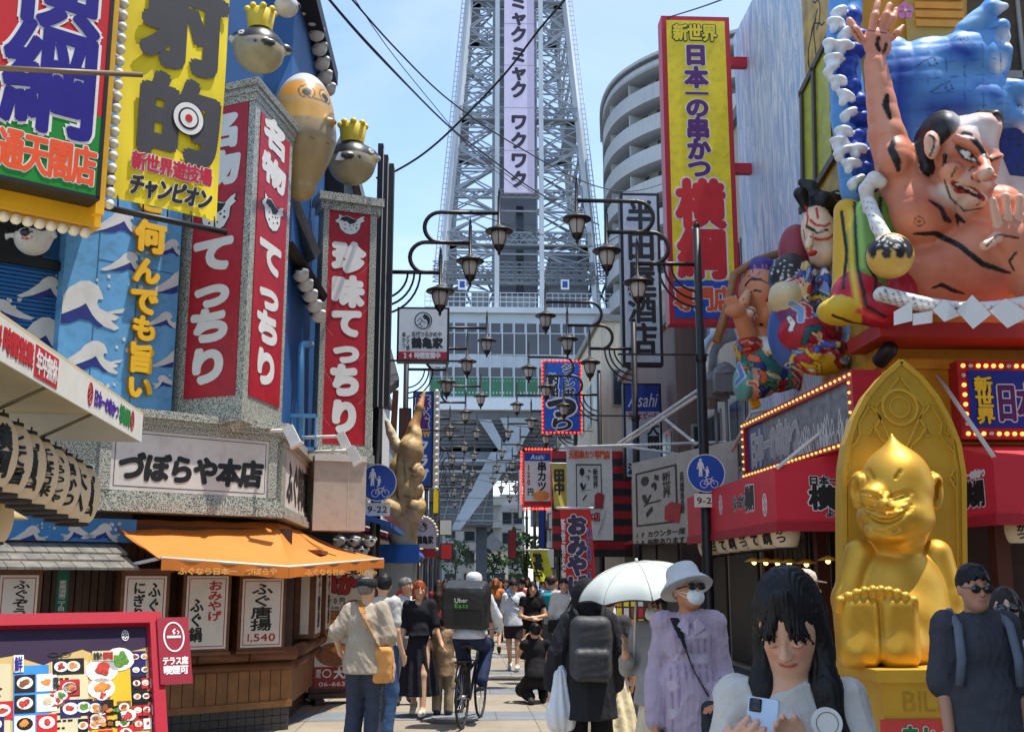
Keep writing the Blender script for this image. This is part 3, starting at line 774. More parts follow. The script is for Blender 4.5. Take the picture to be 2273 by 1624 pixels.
# fish lanterns ------------------------------------------------------
fish_m = M('fish_paint', attr=True, rough=.35, var=.08, s=6, streak=.12)
def fish_mesh(vox=.022, crown=False, seed=0):
    s = Sculpt(vox, (208, 204, 196))
    s.ell((0, 0, 0), (.36, .36, .34), .05); s.ell((.28, 0, .12), (.17, .16, .13), .12); s.ell((.42, 0, .08), (.06, .09, .05), .03, (214, 208, 200))
    s.ell((-.38, 0, .08), (.14, .06, .07), .06); s.ell((-.52, 0, .1), (.05, .03, .14), .04)
    for y in (-1, 1): s.ell((-.02, y * .38, .02), (.1, .04, .08), .03, (40, 40, 44))
    BK = (30, 30, 34)
    s.paint([(-.5, 0, .22), (-.1, 0, .36), (.28, 0, .30)], [.14, .28, .16], BK, .02)
    for y in (-1, 1):
        s.paint([(-.3, y * .2, .27), (.2, y * .2, .27)], .19, BK, .02)
        s.paint((.33, y * .13, .17), .045, (220, 218, 210), .008); s.paint((.34, y * .135, .175), .026, (14, 14, 14), .006)
        for k, (x, z) in enumerate(((-.2, .08), (-.1, .04), (0, .08), (.1, .04), (.2, .06), (-.28, .0), (.28, .02))): s.paint((x, y * .34, z), .026 + .012 * (k % 3), BK, .006)
        s.paint((-.22, y * .3, .12), .06, BK, .01)
    s.paint([(.475, -.04, .085), (.475, .04, .085)], .012, (40, 30, 30), .006)
    R_ = (190, 30, 36)
    for dy in (-.09, 0, .09):
        for y in (-1, 1):
            x = .02 + dy; yy = y * .34
            s.paint([(x - .03, yy, -.1), (x + .03, yy, -.1)], .014, R_, .006); s.paint([(x, yy, -.06), (x - .01, yy, -.16)], .014, R_, .006); s.paint([(x - .01, yy, -.16), (x + .035, yy, -.17)], .012, R_, .006)
    return s
_fm = None
def fish(c, sc_, rz, lab_, group='pufferfish lanterns'):
    global _fm
    if _fm is None:
        o = fish_mesh().build('fish_lantern', fish_m); _fm = o.data
    else:
        o = bpy.data.objects.new('fish_lantern', _fm); COL.objects.link(o)
    o.location = c; o.rotation_euler = (0, 0, rz); o.scale = (sc_,) * 3
    return tag(o, lab_, 'fish lantern', group)

# ============================================================ pufferfish restaurant on the left corner
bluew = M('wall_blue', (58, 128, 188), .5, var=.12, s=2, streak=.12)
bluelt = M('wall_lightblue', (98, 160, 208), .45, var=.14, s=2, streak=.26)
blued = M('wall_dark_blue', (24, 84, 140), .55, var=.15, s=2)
cA = Vector((-9.5, 12.6)); cB = W(250, 1000, 12.3).xy; cC = W(612, 1000, 13.6).xy; cD = W(700, 1000, 17.2).xy
rest = thing('corner_restaurant', 'sky blue corner restaurant with painted waves and red lettered stone columns', 'restaurant', (-4, 13, 0))
def plan_solid(b, P, z0, z1): 
    P = [(p[0] + 4, p[1] - 13) for p in P]; b.hull([(*p, z0) for p in P], [(*p, z1) for p in P])
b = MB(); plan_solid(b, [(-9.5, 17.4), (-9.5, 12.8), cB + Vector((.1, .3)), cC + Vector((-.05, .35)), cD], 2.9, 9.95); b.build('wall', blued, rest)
b = MB(); plan_solid(b, [(-9.5, 17.4), (-9.5, 12.3), cB + Vector((0, .9)), cC + Vector((-.35, .9)), cD + Vector((-.2, 0))], 0, 2.9); b.build('ground_floor_wall', M('dark_timber', (70, 48, 32), .6, var=.25, s=3, streak=.2), rest)
b = MB(); e0 = WX(750, 175, -2.08); b.box(-2.08 + 4 - 1.6, -2.08 + 4, 13.6 - 13, e0.y - 13, e0.z - .12, e0.z + .1)
b.build('roof_eave', M('eave_black', (26, 26, 28), .6), rest)
# light blue wave wall
t, Lw, Hw = sign('wave_wall', 'light blue wall panel painted with curling waves and a column of yellow letters', 'wall panel', 160, 11.5, 412, 12.35, -160, 905); bpy.context.view_layer.update()
f = onp(t); MB().box(0, Lw, 0, Hw, -.5, 0).build('panel', bluelt, t)
b = MB()
for fx in (.27, .62): b.box(Lw * fx, Lw * fx + .012, 0, Hw, 0, .004)
for y in (300, 592): q = f(300, y)[1]; b.box(Lw * .28, Lw * .995, q, q + .01, 0, .0035)
b.build('panel_seam', M('seam_blue', (52, 100, 140), .6), t)
wl_ = [(190, 673, 237, 1), (275, 491, 132, 1), (289, 582, 108, 1), (383, 549, 86, 1), (404, 628, 130, 1), (369, 709, 82, 1), (212, 790, 160, 1), (395, 797, 100, 1), (360, 846, 66, -1), (208, 405, 110, 1), (245, 330, 120, 1), (270, 210, 110, 1), (240, 100, 120, 1), (290, 30, 120, 1), (215, 868, 110, 1)]
waves(t, f, wl_, (.01, .01, Lw - .01, Hw - .01), .004)
chs = [('と', 296, 420, 362, 474), ('何', 296, 494, 362, 562), ('ん', 292, 574, 350, 632), ('で', 284, 638, 346, 700), ('も', 288, 702, 344, 758), ('旨', 280, 764, 338, 828), ('い', 276, 834, 334, 886), ('に', 304, 350, 364, 412), ('ぐ', 306, 280, 366, 342)]
letters(t, [(c, pbox(f, *bx), 'v') for c, *bx in chs], M('gold_edge', (178, 128, 20), .5), .008, .03, .075, 'lettering_body')
letters(t, [(c, pbox(f, *bx), 'v') for c, *bx in chs], gold_l, .052, .012, .06)
# dark slatted wall on the far left
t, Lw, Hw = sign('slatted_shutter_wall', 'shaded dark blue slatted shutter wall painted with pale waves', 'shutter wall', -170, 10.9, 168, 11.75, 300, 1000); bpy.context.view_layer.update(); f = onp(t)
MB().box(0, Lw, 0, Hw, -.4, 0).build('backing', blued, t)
b = MB(); n = 40
for i in range(n): z = Hw * .12 + i * Hw * .55 / n; b.box(.02, Lw - .14, z, z + Hw * .55 / n * .72, .001, .03)
b.build('slat', M('slat_blue', (30, 96, 158), .45, var=.15, s=2), t)
waves(t, f, [(110, 640, 120, 1), (100, 745, 190, 1), (0, 690, 120, -1)], (.02, Hw * .12, Lw - .15, Hw * .66), .031)
b = MB(); b.box(0, Lw, f(50, 495)[1], f(50, 440)[1], .001, .06); b.box(0, Lw, f(50, 592)[1], f(50, 572)[1], .03, .08); b.box(Lw - .135, Lw, 0, Hw, .001, .09); b.box(Lw * .2, Lw * .74, f(20, 575)[1], f(20, 494)[1], .03, .05)
b.build('frame', M('frame_black', (24, 22, 24), .6), t)
b = MB(); b.box(-1, Lw + .05, f(50, 440)[1], f(50, 425)[1], .0, 1.3); b.build('soffit', M('soffit_black', (22, 21, 22), .6), t)
fish(W(73, 530, 10.95), .5, R(0), 'round pufferfish lantern hung before the dark slatted shutters')
# stone band with restaurant name
t, Lw, Hw = sign('restaurant_sign', 'long white sign in a moulded granite frame with black brush letters', 'shop sign', 60, 10.95, 612, 12.65, 940, 1148, at=1); bpy.context.view_layer.update(); f = onp(t)
b = MB(); b.box(0, Lw, 0, Hw, -.35, 0)
for a0, a1, d in ((0, .1, .07), (.1, .16, .04), (.16, .2, .02), (.8, .86, .03), (.86, .92, .06), (.92, 1, .1)): b.box(0, Lw + d, Hw * a0, Hw * a1, .0005, d)
xl = f(243, 1040)[0]; xr = f(594, 1040)[0]
b.box(xr, Lw, Hw * .2, Hw * .8, .0005, .03); b.box(xl - .12, xl, Hw * .2, Hw * .8, .0005, .03); b.build('stone_frame', gran, t)
p = MB().box(xl, xr, Hw * .2 + .003, Hw * .8 - .003, .001, .012).build('panel', offw, t)
b = MB(); q = (xl + .04, Hw * .24, xr - .04, Hw * .76)
for e in ((q[0], q[1], q[2], q[1] + .007), (q[0], q[3], q[2], q[3] + .007), (q[0], q[1], q[0] + .007, q[3]), (q[2], q[1], q[2] + .007, q[3])): b.box(e[0], e[2], e[1], e[3], .012, .014)
b.build('hairline', blk, p)
y0 = f(300, 1066)[1]; y1 = f(300, 1003)[1]
text(t, 'づぼらや本店', (f(262, 1040)[0], y0, f(582, 1040)[0], y1), blk, 'h', .065, z=.013, th=.003, shear=.08)
t, Lw, Hw = sign('restaurant_sign', 'narrow side sign in granite moulding turning the corner above the awning', 'shop sign', 622, 12.75, 690, 16.0, 955, 1150); bpy.context.view_layer.update(); f = onp(t)
b = MB(); b.box(0, Lw, 0, Hw, -.3, 0)
for a0, a1, d in ((0, .08, .08), (.08, .14, .05), (.84, .9, .04), (.9, 1, .1)): b.box(-d, Lw, Hw * a0, Hw * a1, .0005, d)
b.box(0, .35, Hw * .14, Hw * .84, .0005, .02); b.box(Lw - .3, Lw, Hw * .14, Hw * .84, .0005, .02); b.build('stone_frame', gran, t)
MB().box(.35, Lw - .3, Hw * .14, Hw * .84, .001, .01).build('panel', offw, t)
text(t, 'ふぐ料理', (.55, Hw * .22, Lw - .5, Hw * .74), blk, 'h', .06, z=.011, th=.003)
# angular red column -------------------------------------------------
pL, pV, pR = W(402, 560, 12.5), W(553, 560, 12.05), W(640, 560, 13.3)
zt_c, zb_c = W(553, 182, 12.05).z, W(553, 930, 12.05).z
col = thing('sign_column', 'tall angular granite column with two red lettered faces, tied to the corner', 'sign column', (pV.x, pV.y, zb_c))
o = col.location; P3 = [(p.x - o.x, p.y - o.y) for p in (pL, pV, pR)]; bk = [(P3[2][0] - .1, P3[2][1] + .6), (P3[0][0], P3[0][1] + 1.0)]
def ringp(k, dz): 
    c = Vector((sum(p[0] for p in P3 + bk) / 5, sum(p[1] for p in P3 + bk) / 5))
    return [(c.x + (p[0] - c.x) * k, c.y + (p[1] - c.y) * k, dz) for p in P3 + bk]
H = zt_c - zb_c
b = MB(); b.hull(ringp(1, 0), ringp(1, H - .22))
for k0, k1, z0, z1 in ((1.02, 1.05, H - .22, H - .14), (1.08, 1.08, H - .14, H - .07), (1.13, 1.16, H - .07, H + .0), (.9, 1.0, -.12, 0), (1.04, 1.04, -.02, .1)): b.hull(ringp(k0, z0), ringp(k1, z1))
b.build('stone', gran, col)
bpy.context.view_layer.update()
FISH1 = [(-.95, .15), (-.7, .45), (-.75, .75), (-.45, .6), (-.2, .72), (.15, .55), (.45, .45), (.75, .75), (.98, .85), (.88, .55), (1.0, .45), (.72, .2), (.68, -.3), (.45, -.75), (.1, -.95), (-.25, -.9), (-.6, -.55), (-.72, -.05), (-.95, .05)]
def fish_icon(par, c, rx, ry, z, fl=1):
    k = MB(); k.poly([(c[0] + x * rx * 1.08 * fl, c[1] + y * ry * 1.08) for x, y in FISH1], z, z + .002); k.build('fish_outline', blk, par)
    k = MB(); k.poly([(c[0] + x * rx * fl, c[1] + y * ry) for x, y in FISH1], z + .0025, z + .004); k.build('fish_emblem', wht, par)
    k = MB()
    k.poly([(c[0] + x * rx * fl, c[1] + y * ry) for x, y in ((-.6, .5), (-.2, .66), (.2, .48), (.5, .42), (.3, .1), (.0, -.05), (-.2, .2), (-.4, .15))], z + .0045, z + .006)
    for x, y, r_ in ((-.55, .3, .09), (-.3, -.1, .05), (0, -.2, .05), (.25, -.1, .06), (.1, -.5, .05), (-.3, -.5, .06), (.45, -.3, .07), (.45, .0, .05)): k.disc((c[0] + x * rx * fl, c[1] + y * ry), rx * r_, ry * r_, z + .0045, z + .006, 10)
    k.build('fish_marking', blk, par)
def red_face(par, a, b_, pxs, yt, yb, chars, fi, shift=0):
    mw, L = frame(a, b_); e = bpy.data.objects.new('red_panel', None)
    c = MB(); fr = thing('tmp', None, None, mw=mw); bpy.context.view_layer.update(); f = onp(fr); bpy.data.objects.remove(fr)
    bx = pbox(f, *pxs[:4])
    pan = MB().box(L * pxs[4] if len(pxs) > 4 else bx[0], L * pxs[5] if len(pxs) > 4 else bx[2], f(pxs[0], yb)[1], f(pxs[0], yt)[1], .001, .012).build('red_panel', red, None)
    pan.matrix_world = par.matrix_world.inverted() @ mw; pan.parent = par
    letters(pan, [(ch, (L * .5 - L * .31 + shift, f(x, y1)[1], L * .5 + L * .31 + shift, f(x, y0)[1]), 'v') for ch, x, y0, y1 in chars], wht, .014, .003, .085)
    if fi: fish_icon(pan, (L * .5 + shift, f(fi[0], fi[1])[1]), L * .29, fi[2], .013)
    k = MB(); w_ = L * .14; y0_, y1_ = f(pxs[0], yb)[1], f(pxs[0], yt)[1]
    return pan
a_, b_ = Vector((*pL.xy, zb_c)), Vector((*pV.xy, zb_c))
red_face(col, a_, b_, (437, 220, 540, 885, .17, .9), 222, 884, [('名', 500, 252, 326), ('物', 498, 338, 408), ('て', 485, 524, 600), ('っ', 480, 612, 682), ('ち', 476, 684, 758), ('り', 472, 772, 850)], (500, 470, .23))
a_, b_ = Vector((*pV.xy, zb_c)), Vector((*pR.xy, zb_c))
red_face(col, a_, b_, (560, 225, 632, 880, .12, .9), 226, 880, [('名', 600, 262, 330), ('物', 596, 344, 406), ('て', 590, 528, 600), ('っ', 586, 616, 684), ('ち', 582, 686, 758), ('り', 578, 772, 850)], (594, 466, .22))
# flat red column ---------------------------------------------------
t, Lw, Hw = sign('sign_column', 'red lettered column with granite border standing out from the side wall under a crowned fish', 'sign column', 707, 15.6, 833, 15.9, 428, 1006); bpy.context.view_layer.update(); f = onp(t)
b = MB(); b.box(.02, Lw - .02, 0, Hw - .25, -.3, 0); b.box(-.03, Lw + .03, Hw - .25, Hw - .12, -.35, .05); b.box(-.07, Lw + .07, Hw - .12, Hw, -.4, .1)
b.box(.0, Lw, 0, .12, .0005, .04); b.box(.02, .1, .12, Hw - .25, .0005, .03); b.box(Lw - .12, Lw - .02, .12, Hw - .25, .0005, .03); b.box(-.15, Lw + .02, -.12, 0, -.4, .06); b.build('stone_frame', gran, t)
pan = MB().box(.1, Lw - .12, .15, f(770, 452)[1], .001, .014).build('red_panel', red, t)
m_ = Lw / 2 - .01
letters(pan, [(c, (m_ - .23, f(760, y1)[1], m_ + .23, f(760, y0)[1]), 'v') for c, y0, y1 in (('珍', 538, 602), ('味', 613, 678), ('て', 684, 746), ('っ', 752, 806), ('ち', 808, 878), ('り', 888, 960))], wht, .016, .003, .085)
fish_icon(pan, (m_, f(770, 497)[1]), .23, .17, .015)
b = MB(); random.seed(5)
for i in range(9):
    x = .12; y = .4 + i * Hw * .085
    b.stroke([(m_ + (.2 if i % 2 else -.2), y), (m_ + (.3 if i % 2 else -.3), y + .12), ((Lw - .13) if i % 2 else .12, y + .16)], .006, .0142, .015)
b.build('crack_line', M('crack_pale', (206, 120, 120), .5), pan)
# crowned fish on the columns
crown_m = M('crown_yellow', (224, 190, 40), .45, var=.1)
def crown_fish(px, py, Y, rz, lab_, sc_=1.):
    c = W(px, py, Y); t = thing('crowned_fish', lab_, 'fish figure', tuple(c), rz, 'crowned pufferfish figures')
    s = Sculpt(.025, (196, 188, 160)); s.ell((0, 0, 0), (.42, .34, .4), .05, (170, 152, 112)); s.ell((.3, 0, .14), (.16, .15, .12), .12); s.ell((.45, 0, .12), (.06, .08, .05), .03, (220, 215, 205)); s.ell((-.44, 0, .1), (.12, .05, .1), .06)
    BK = (30, 30, 34); s.paint([(-.45, 0, .3), (.3, 0, .32)], .26, BK, .02)
    for y in (-1, 1):
        s.paint([(-.35, y * .22, .24), (.25, y * .2, .26)], .19, BK, .02); s.paint([(-.35, y * .33, .02), (.3, y * .3, .02)], .05, (140, 134, 122), .06)
        s.paint((.31, y * .15, .17), .06, (225, 222, 214), .008); s.paint((.32, y * .16, .175), .034, (12, 12, 12), .006)
        for x in (-.32, -.05, .12, .28): s.paint((x, y * .33, .0), .03, BK, .006)
        s.paint([(-.2, y * .34, .02), (.0, y * .36, .02)], .04, BK, .01)
    for y in (-1, 1): s.ell((-.1, y * .36, .0), (.12, .03, .07), .02, (40, 38, 36))
    s.build('fish_body', fish_m, t)
    b = MB(); b.lathe([(.2, .36), (.21, .44), (.24, .66), (.2, .7), (.19, .46)], 20)
    for k in range(8): a = k * math.pi / 4; b.ball((.22 * math.cos(a), .22 * math.sin(a), .7), .06, 8, 5)
    b.build('crown', crown_m, t)
    b = MB(); b.hull([(-.3, -.345, -.1), (-.16, -.345, -.1), (-.16, -.36, -.1), (-.3, -.36, -.1)], [(-.24, -.345, .05), (-.1, -.345, .05), (-.1, -.36, .05), (-.24, -.36, .05)]); b.build('paper_tag', offw, t)
    t.scale = (sc_,) * 3; return t
crown_fish(781, 362, 15.9, R(8), 'pufferfish with gold crown on the flat red column', .86)
crown_fish(575, 112, 12.7, R(200), 'pufferfish with yellow crown on the angular column, cut by the banner', .74)
t, Lw, Hw = sign('paper_fan', 'pale pleated fan standing beside the crowned fish', 'fan', 742, 16.2, 768, 16.2, 292, 365)
b = MB()
for i in range(8):
    a = -40 + i * 11; b.poly([(.0, Hw * .5), (Lw * 1.2 * math.cos(R(a)), Hw * .5 + Hw * .8 * math.sin(R(a))), (Lw * 1.2 * math.cos(R(a + 10.4)), Hw * .5 + Hw * .8 * math.sin(R(a + 10.4)))], 0, .02 + .008 * (i % 2))
b.build('pleat', offw, t)
# great brass coloured fish hanging
c = W(672, 300, 13.9); s = Sculpt(.024, (178, 152, 104)); s.ell((0, 0, .12), (.42, .44, .74), .05); s.cap((0, 0, -.1), (0, 0, -.72), .41, .2, .15); s.ell((.36, -.22, .1), (.12, .08, .05), .05)
s.paint([(0, 0, .95), (0, 0, .95)], .42, (196, 198, 206), .05)
for z, cc in ((.52, (206, 140, 44)), (.2, (196, 150, 78)), (-.05, (160, 140, 108)), (-.34, (172, 148, 108))): s.paint([(-.4, -.4, z), (.4, -.4, z)], .13, cc, .05); s.paint([(-.4, .3, z), (.45, .3, z)], .13, cc, .05); s.paint([(.42, -.4, z), (.42, .4, z)], .12, cc, .05)
for z in (.36, .06, -.2, -.48): s.paint([(-.5, -.46, z), (.1, -.46, z), (.47, -.1, z), (.47, .4, z)], .012, (120, 84, 40), .01)
for x, y in ((.1, -.41), (.34, -.24)):
    s.paint((x, y, .46), .12, (60, 50, 40), .006); s.paint((x, y, .46), .1, (226, 176, 80), .006); s.paint((x, y, .45), .075, (46, 44, 46), .008)
for i, x in enumerate((.12, .24, .34)): 
    for dz in (0, .08, .15): s.paint([(x - .03, -.42 + i * .07, -.36 - dz), (x + .04, -.4 + i * .07, -.34 - dz)], .014, (170, 44, 36), .006)
    s.paint([(x, -.42 + i * .07, -.28), (x, -.42 + i * .07, -.54)], .014, (170, 44, 36), .006)
gf = s.build('giant_fish_lantern', fish_m); gf.location = c; tag(gf, 'huge rust streaked brass coloured fish balloon with ring eyes between the red columns', 'fish figure')
# chain of fish lanterns under the eave
for i, (px, py, Y) in enumerate(((672, 18, 14.6), (693, 40, 14.9), (702, 75, 15.2), (708, 108, 15.5), (714, 140, 15.8), (720, 170, 16.1), (728, 198, 16.4))):
    fish(W(px, py, Y), .34 if i else .3, R(-35), ['topmost', 'second', 'third', 'fourth', 'fifth', 'sixth', 'lowest'][i] + ' fish lantern in the chain under the black eave')
fish(W(636, 14, 13.0), .42, R(-90), 'white fish lantern cut by the top edge, on the blue corner wall')
# little roof with fish bundle between the columns
t = thing('canopy_roof', 'small dark pitched canopy roof between the two red columns', 'canopy', tuple(W(676, 580, 14.6)))
b = MB(); o = t.location
q = [W(628, 545, 14.0) - o, W(650, 535, 14.0) - o, W(728, 655, 15.3) - o, W(722, 668, 15.3) - o]
b.hull([tuple(p) for p in q], [tuple(p + Vector((-.5, .5, .05))) for p in q]); b.build('roof', M('roof_dark', (38, 34, 30), .7, var=.2), t)
b = MB(); q = [W(628, 410, 14.2) - o, W(648, 405, 14.2) - o, W(712, 560, 15.4) - o, W(700, 575, 15.4) - o]; b.hull([tuple(p) for p in q], [tuple(p + Vector((-.3, .6, .05))) for p in q]); b.build('upper_roof', M('roof_grey', (112, 116, 120), .5, var=.2, s=5), t)
for i, (px, py) in enumerate(((668, 610), (678, 632), (688, 655), (697, 678), (706, 700))): fish(W(px, py, 14.5 + .15 * i), .3, R(-40), ['uppermost', 'second', 'third', 'fourth', 'lowermost'][i] + ' fish lantern in the bundle below the small dark canopy roof')
t = thing('drain_pipe', 'light blue drain pipe between the two red columns', 'pipe', tuple(W(666, 990, 14.9))); o = t.location
MB().tube([(0, 0, 0), W(668, 770, 14.9) - o, W(672, 764, 14.9) - o, W(690, 764, 15.3) - o], .05, 10).build('pipe', bluelt, t)
b = MB()
for x0, x1, y0, y1 in ((645, 703, 918, 925), (645, 703, 992, 1000), (645, 650, 918, 1000), (697, 703, 918, 1000), (672, 676, 918, 1000)): p = W(x0, y1, 14.6) - o; q = W(x1, y0, 14.6) - o; b.box(p.x, q.x, p.y, p.y + .08, p.z, q.z)
b.build('blue_frame', bluelt, t)
# grey blank box below
t, Lw, Hw = sign('blank_sign_box', 'blank beige light box hung beneath the flat red column', 'light box', 696, 15.2, 812, 15.4, 1012, 1176)
MB().box(0, Lw, 0, Hw, -.5, 0).build('box', M('box_beige', (196, 186, 172), .5, var=.08, s=2, streak=.2), t); b = MB(); b.box(Lw - .25, Lw - .243, 0, Hw, 0, .004); b.box(0, Lw, Hw - .06, Hw + .02, -.52, .03); b.build('trim', whm, t)
for k, (x0, y0, x1, y1, Y, lab_) in enumerate(((560, 955, 645, 968, 12.3, 'white arm spotlight at the end of the long white sign'), (668, 968, 762, 980, 14.4, 'upper white arm spotlight in front of the flat red column'), (684, 1000, 785, 1012, 14.2, 'lower white arm spotlight above the blank beige box'))):
    a = W(x0, y0 + 3, Y + .5); e = W(x1 - 12, y0, Y); t = thing('arm_spotlight', lab_, 'spotlight', tuple(a), group='arm spotlights of the corner restaurant'); e = e - a
    MB().tube([(0, 0, 0), tuple(e)], .022, 8).build('arm', whm, t)
    b = MB(); b.T = Matrix.Translation(e) @ Matrix.Rotation(R(-28), 4, 'Y'); b.box(-.02, .1, -.06, .06, -.2, .02); b.box(-.03, .115, -.07, .07, -.22, -.2); b.build('lamp_head', whm, t)
# tiled eave, blue band, timber front --------------------------------
t, Lw, Hw = sign('timber_front', 'brown timber shop front with log rails and a tiled eave below the white sign', 'shop front', -120, 10.75, 640, 12.95, 1150, 1700); bpy.context.view_layer.update(); f = onp(t)
wood = M('wood_brown', (112, 66, 36), .55, var=.3, s=4, streak=.25); wood_d = M('wood_dark', (66, 42, 28), .6, var=.3, s=4, streak=.25); wood_l = M('wood_light', (140, 92, 50), .5, var=.25, s=5, streak=.2)
zb0 = -t.location.z
MB().box(0, Lw, zb0, Hw, -.3, 0).build('wall', wood_d, t)
MB().box(0, f(300, 1150)[0], f(100, 1200)[1], f(100, 1146)[1], .001, .05).build('blue_band', bluew, t)
waves(t, f, [(70, 1185, 90, 1), (160, 1180, 80, -1), (230, 1180, 90, 1)], (.01, f(100, 1199)[1], f(298, 1150)[0], f(100, 1148)[1]), .052)
b = MB(); ye = f(100, 1200)[1]; random.seed(2)
for i in range(18):
    for r_ in range(3):
        x0 = i * .155 + (.07 if r_ % 2 else 0); z0 = ye - .02 - r_ * .075; d = .14 + r_ * .16
        if x0 + .15 < f(270, 1220)[0]: b.hull([(x0, z0 - .09, d + .16), (x0 + .148, z0 - .09, d + .16), (x0 + .148, z0 - .115, d + .16), (x0, z0 - .115, d + .16)], [(x0, z0 + .02, d - .16), (x0 + .148, z0 + .02, d - .16), (x0 + .148, z0 - .005, d - .16), (x0, z0 - .005, d - .16)])
b.build('eave_tile', M('tile_grey', (120, 116, 108), .5, var=.4, s=8), t)
b = MB()
for i in range(46):
    x = .05 + i * Lw / 46; b.box(x, x + Lw / 46 - .012, f(400, 1450)[1], f(400, 1215)[1], .0005, .02 + .01 * (i % 3))
b.build('plank', wood_d, t)
b = MB(); yl = f(500, 1452)[1]
for k in range(6): x0 = k * Lw / 6; b.tube([(x0 + .005, yl, .18), (x0 + Lw / 6 - .012, yl, .18)], .075, 10)
b.tube([(0, yl - .13, .13), (Lw, yl - .13, .13)], .05, 10); b.build('log_rail', wood, t)
b = MB(); y0 = f(500, 1560)[1]; y1 = yl - .16
for i in range(28): x = i * Lw / 28; b.box(x, x + Lw / 28 - .01, y0, y1, .0005, .1)
b.box(0, Lw, y0 - .07, y0, .0005, .13); b.build('counter_panel', wood_l, t)
b = MB()
for i in range(34): 
    for j in range(3): x = i * Lw / 34; hh = (y0 - .07 - zb0) / 3; b.box(x, x + Lw / 34 - .006, zb0 + j * hh, zb0 + (j + 1) * hh - .006, .0005, .08)
b.build('plinth_tile', M('plinth_dark', (60, 58, 58), .4, var=.3, s=5), t)
front = t
# green district plate
p = pbox(f, 122, 1262, 148, 1362); t2 = thing('district_plate', 'narrow green plate with white characters on the timber front', 'plate', mw=front.matrix_world @ Matrix.Translation((p[0], p[1], .035)))
MB().box(0, p[2] - p[0], 0, p[3] - p[1], 0, .008).build('plate', M('plate_green', (16, 104, 82), .4), t2); text(t2, '恵美須東二丁目', (.02, .03, p[2] - p[0] - .02, (p[3] - p[1]) * .75), wht, 'v', .02, z=.009, th=.002)
# menu lantern boxes
def menu_box(x0, x1, yt, yb, cols, lab_, price=None, dd=.32, yaw=0, brd=True):
    a = pbox(f, x0, yt, x1, yb); w_ = a[2] - a[0]; h_ = a[3] - a[1]
    t = thing('menu_lantern_box', lab_, 'menu sign', mw=front.matrix_world @ Matrix.Translation((a[0], a[1], dd)) @ Matrix.Rotation(R(yaw), 4, 'Y'), group='wooden menu boxes on the timber front')
    b = MB(); m_ = .035; b.box(-m_, w_ + m_, -m_, h_ + m_, -.24, 0)
    b.box(-m_ - .02, w_ + m_ + .02, h_ + m_, h_ + m_ + .04, -.27, .05); b.box(-m_ - .015, w_ + m_ + .015, -m_ - .03, -m_, -.26, .03); b.build('box', wood, t)
    p = MB().box(0, w_, 0, h_, .001, .006).build('panel', M('menu_white', (216, 204, 190), .5, var=.08, s=4), t)
    if brd:
        b = MB(); g = .022; k = .008
        for e in ((g, g, w_ - g, g + k), (g, h_ - g - k, w_ - g, h_ - g), (g, g + k, g + k, h_ - g - k), (w_ - g - k, g + k, w_ - g, h_ - g - k)): b.box(e[0], e[2], e[1], e[3], .006, .008)
        b.build('red_border', red, p)
    for s, (u0, v0, u1, v1), m in cols: text(t, s, (u0 * w_, v0 * h_, u1 * w_, v1 * h_), m, 'v', .035, z=.007, th=.002)
    if price: text(t, price, (.15 * w_, .09 * h_, .85 * w_, .2 * h_), red, 'h', .03, z=.007, th=.002)
    return t
menu_box(-28, 56, 1276, 1425, [('ふぐぞうすい', (.35, .12, .78, .93), blk)], 'white menu box with black letters at the far edge of the timber front', yaw=-2)
menu_box(247, 334, 1278, 1428, [('ふぐ', (.56, .45, .86, .92), blk), ('にぎり盛', (.2, .18, .5, .92), blk)], 'white menu box of two black letter columns behind the red menu board', yaw=-8)
menu_box(383, 468, 1278, 1436, [('おみやげ', (.52, .38, .86, .94), red), ('ふぐ鍋', (.1, .1, .42, .7), blk)], 'peeling white menu box with red letters beside black ones', yaw=-10)
menu_box(506, 590, 1284, 1432, [('ふぐ唐揚', (.22, .24, .74, .94), blk)], 'white menu box with the red price 1,540', '1,540', yaw=-8)
# side of the corner: two boxes seen edge-on
t, Lw, Hw = sign('side_timber_front', 'brown timber flank of the shop front facing the street', 'shop front', 622, 12.9, 700, 16.4, 1180, 1640); f2 = onp(t); zb1 = -t.location.z
MB().box(.02, Lw, zb1, Hw, -.3, 0).build('wall', wood_d, t)
b = MB(); yl = Hw * .43 - .02
for k in range(3): b.tube([(.1 + k * Lw / 3, yl, .2), ((k + 1) * Lw / 3, yl, .2)], .075, 10); b.tube([(.1 + k * Lw / 3, yl - .15, .15), ((k + 1) * Lw / 3, yl - .15, .15)], .06, 10)
b.build('log_rail', wood, t); b = MB()
for i in range(16): b.box(i * Lw / 16 + .02, (i + 1) * Lw / 16, zb1 + .25, yl - .18, .0005, .1)
b.build('counter_panel', wood_l, t)
for k, x in enumerate((.55, 1.7)):
    q = thing('menu_lantern_box', ['nearer', 'farther'][k] + ' edge-on menu box on the flank of the timber front', 'menu sign', mw=t.matrix_world @ Matrix.Translation((x, yl + .1, .08)), group='wooden menu boxes on the timber front')
    b = MB(); b.box(-.02, .62, 0, .98, 0, .24); b.box(-.06, .66, .98, 1.03, -.02, .3); b.build('box', wood, q); MB().box(.03, .57, .05, .93, .241, .247).build('panel', M('menu_white'), q); text(q, 'ふぐ刺身', (.18, .12, .45, .88), blk, 'v', .04, z=.248, th=.002)
    MB().box(-.026, -.0205, .05, .93, .07, .17).build('panel', M('menu_white'), q)
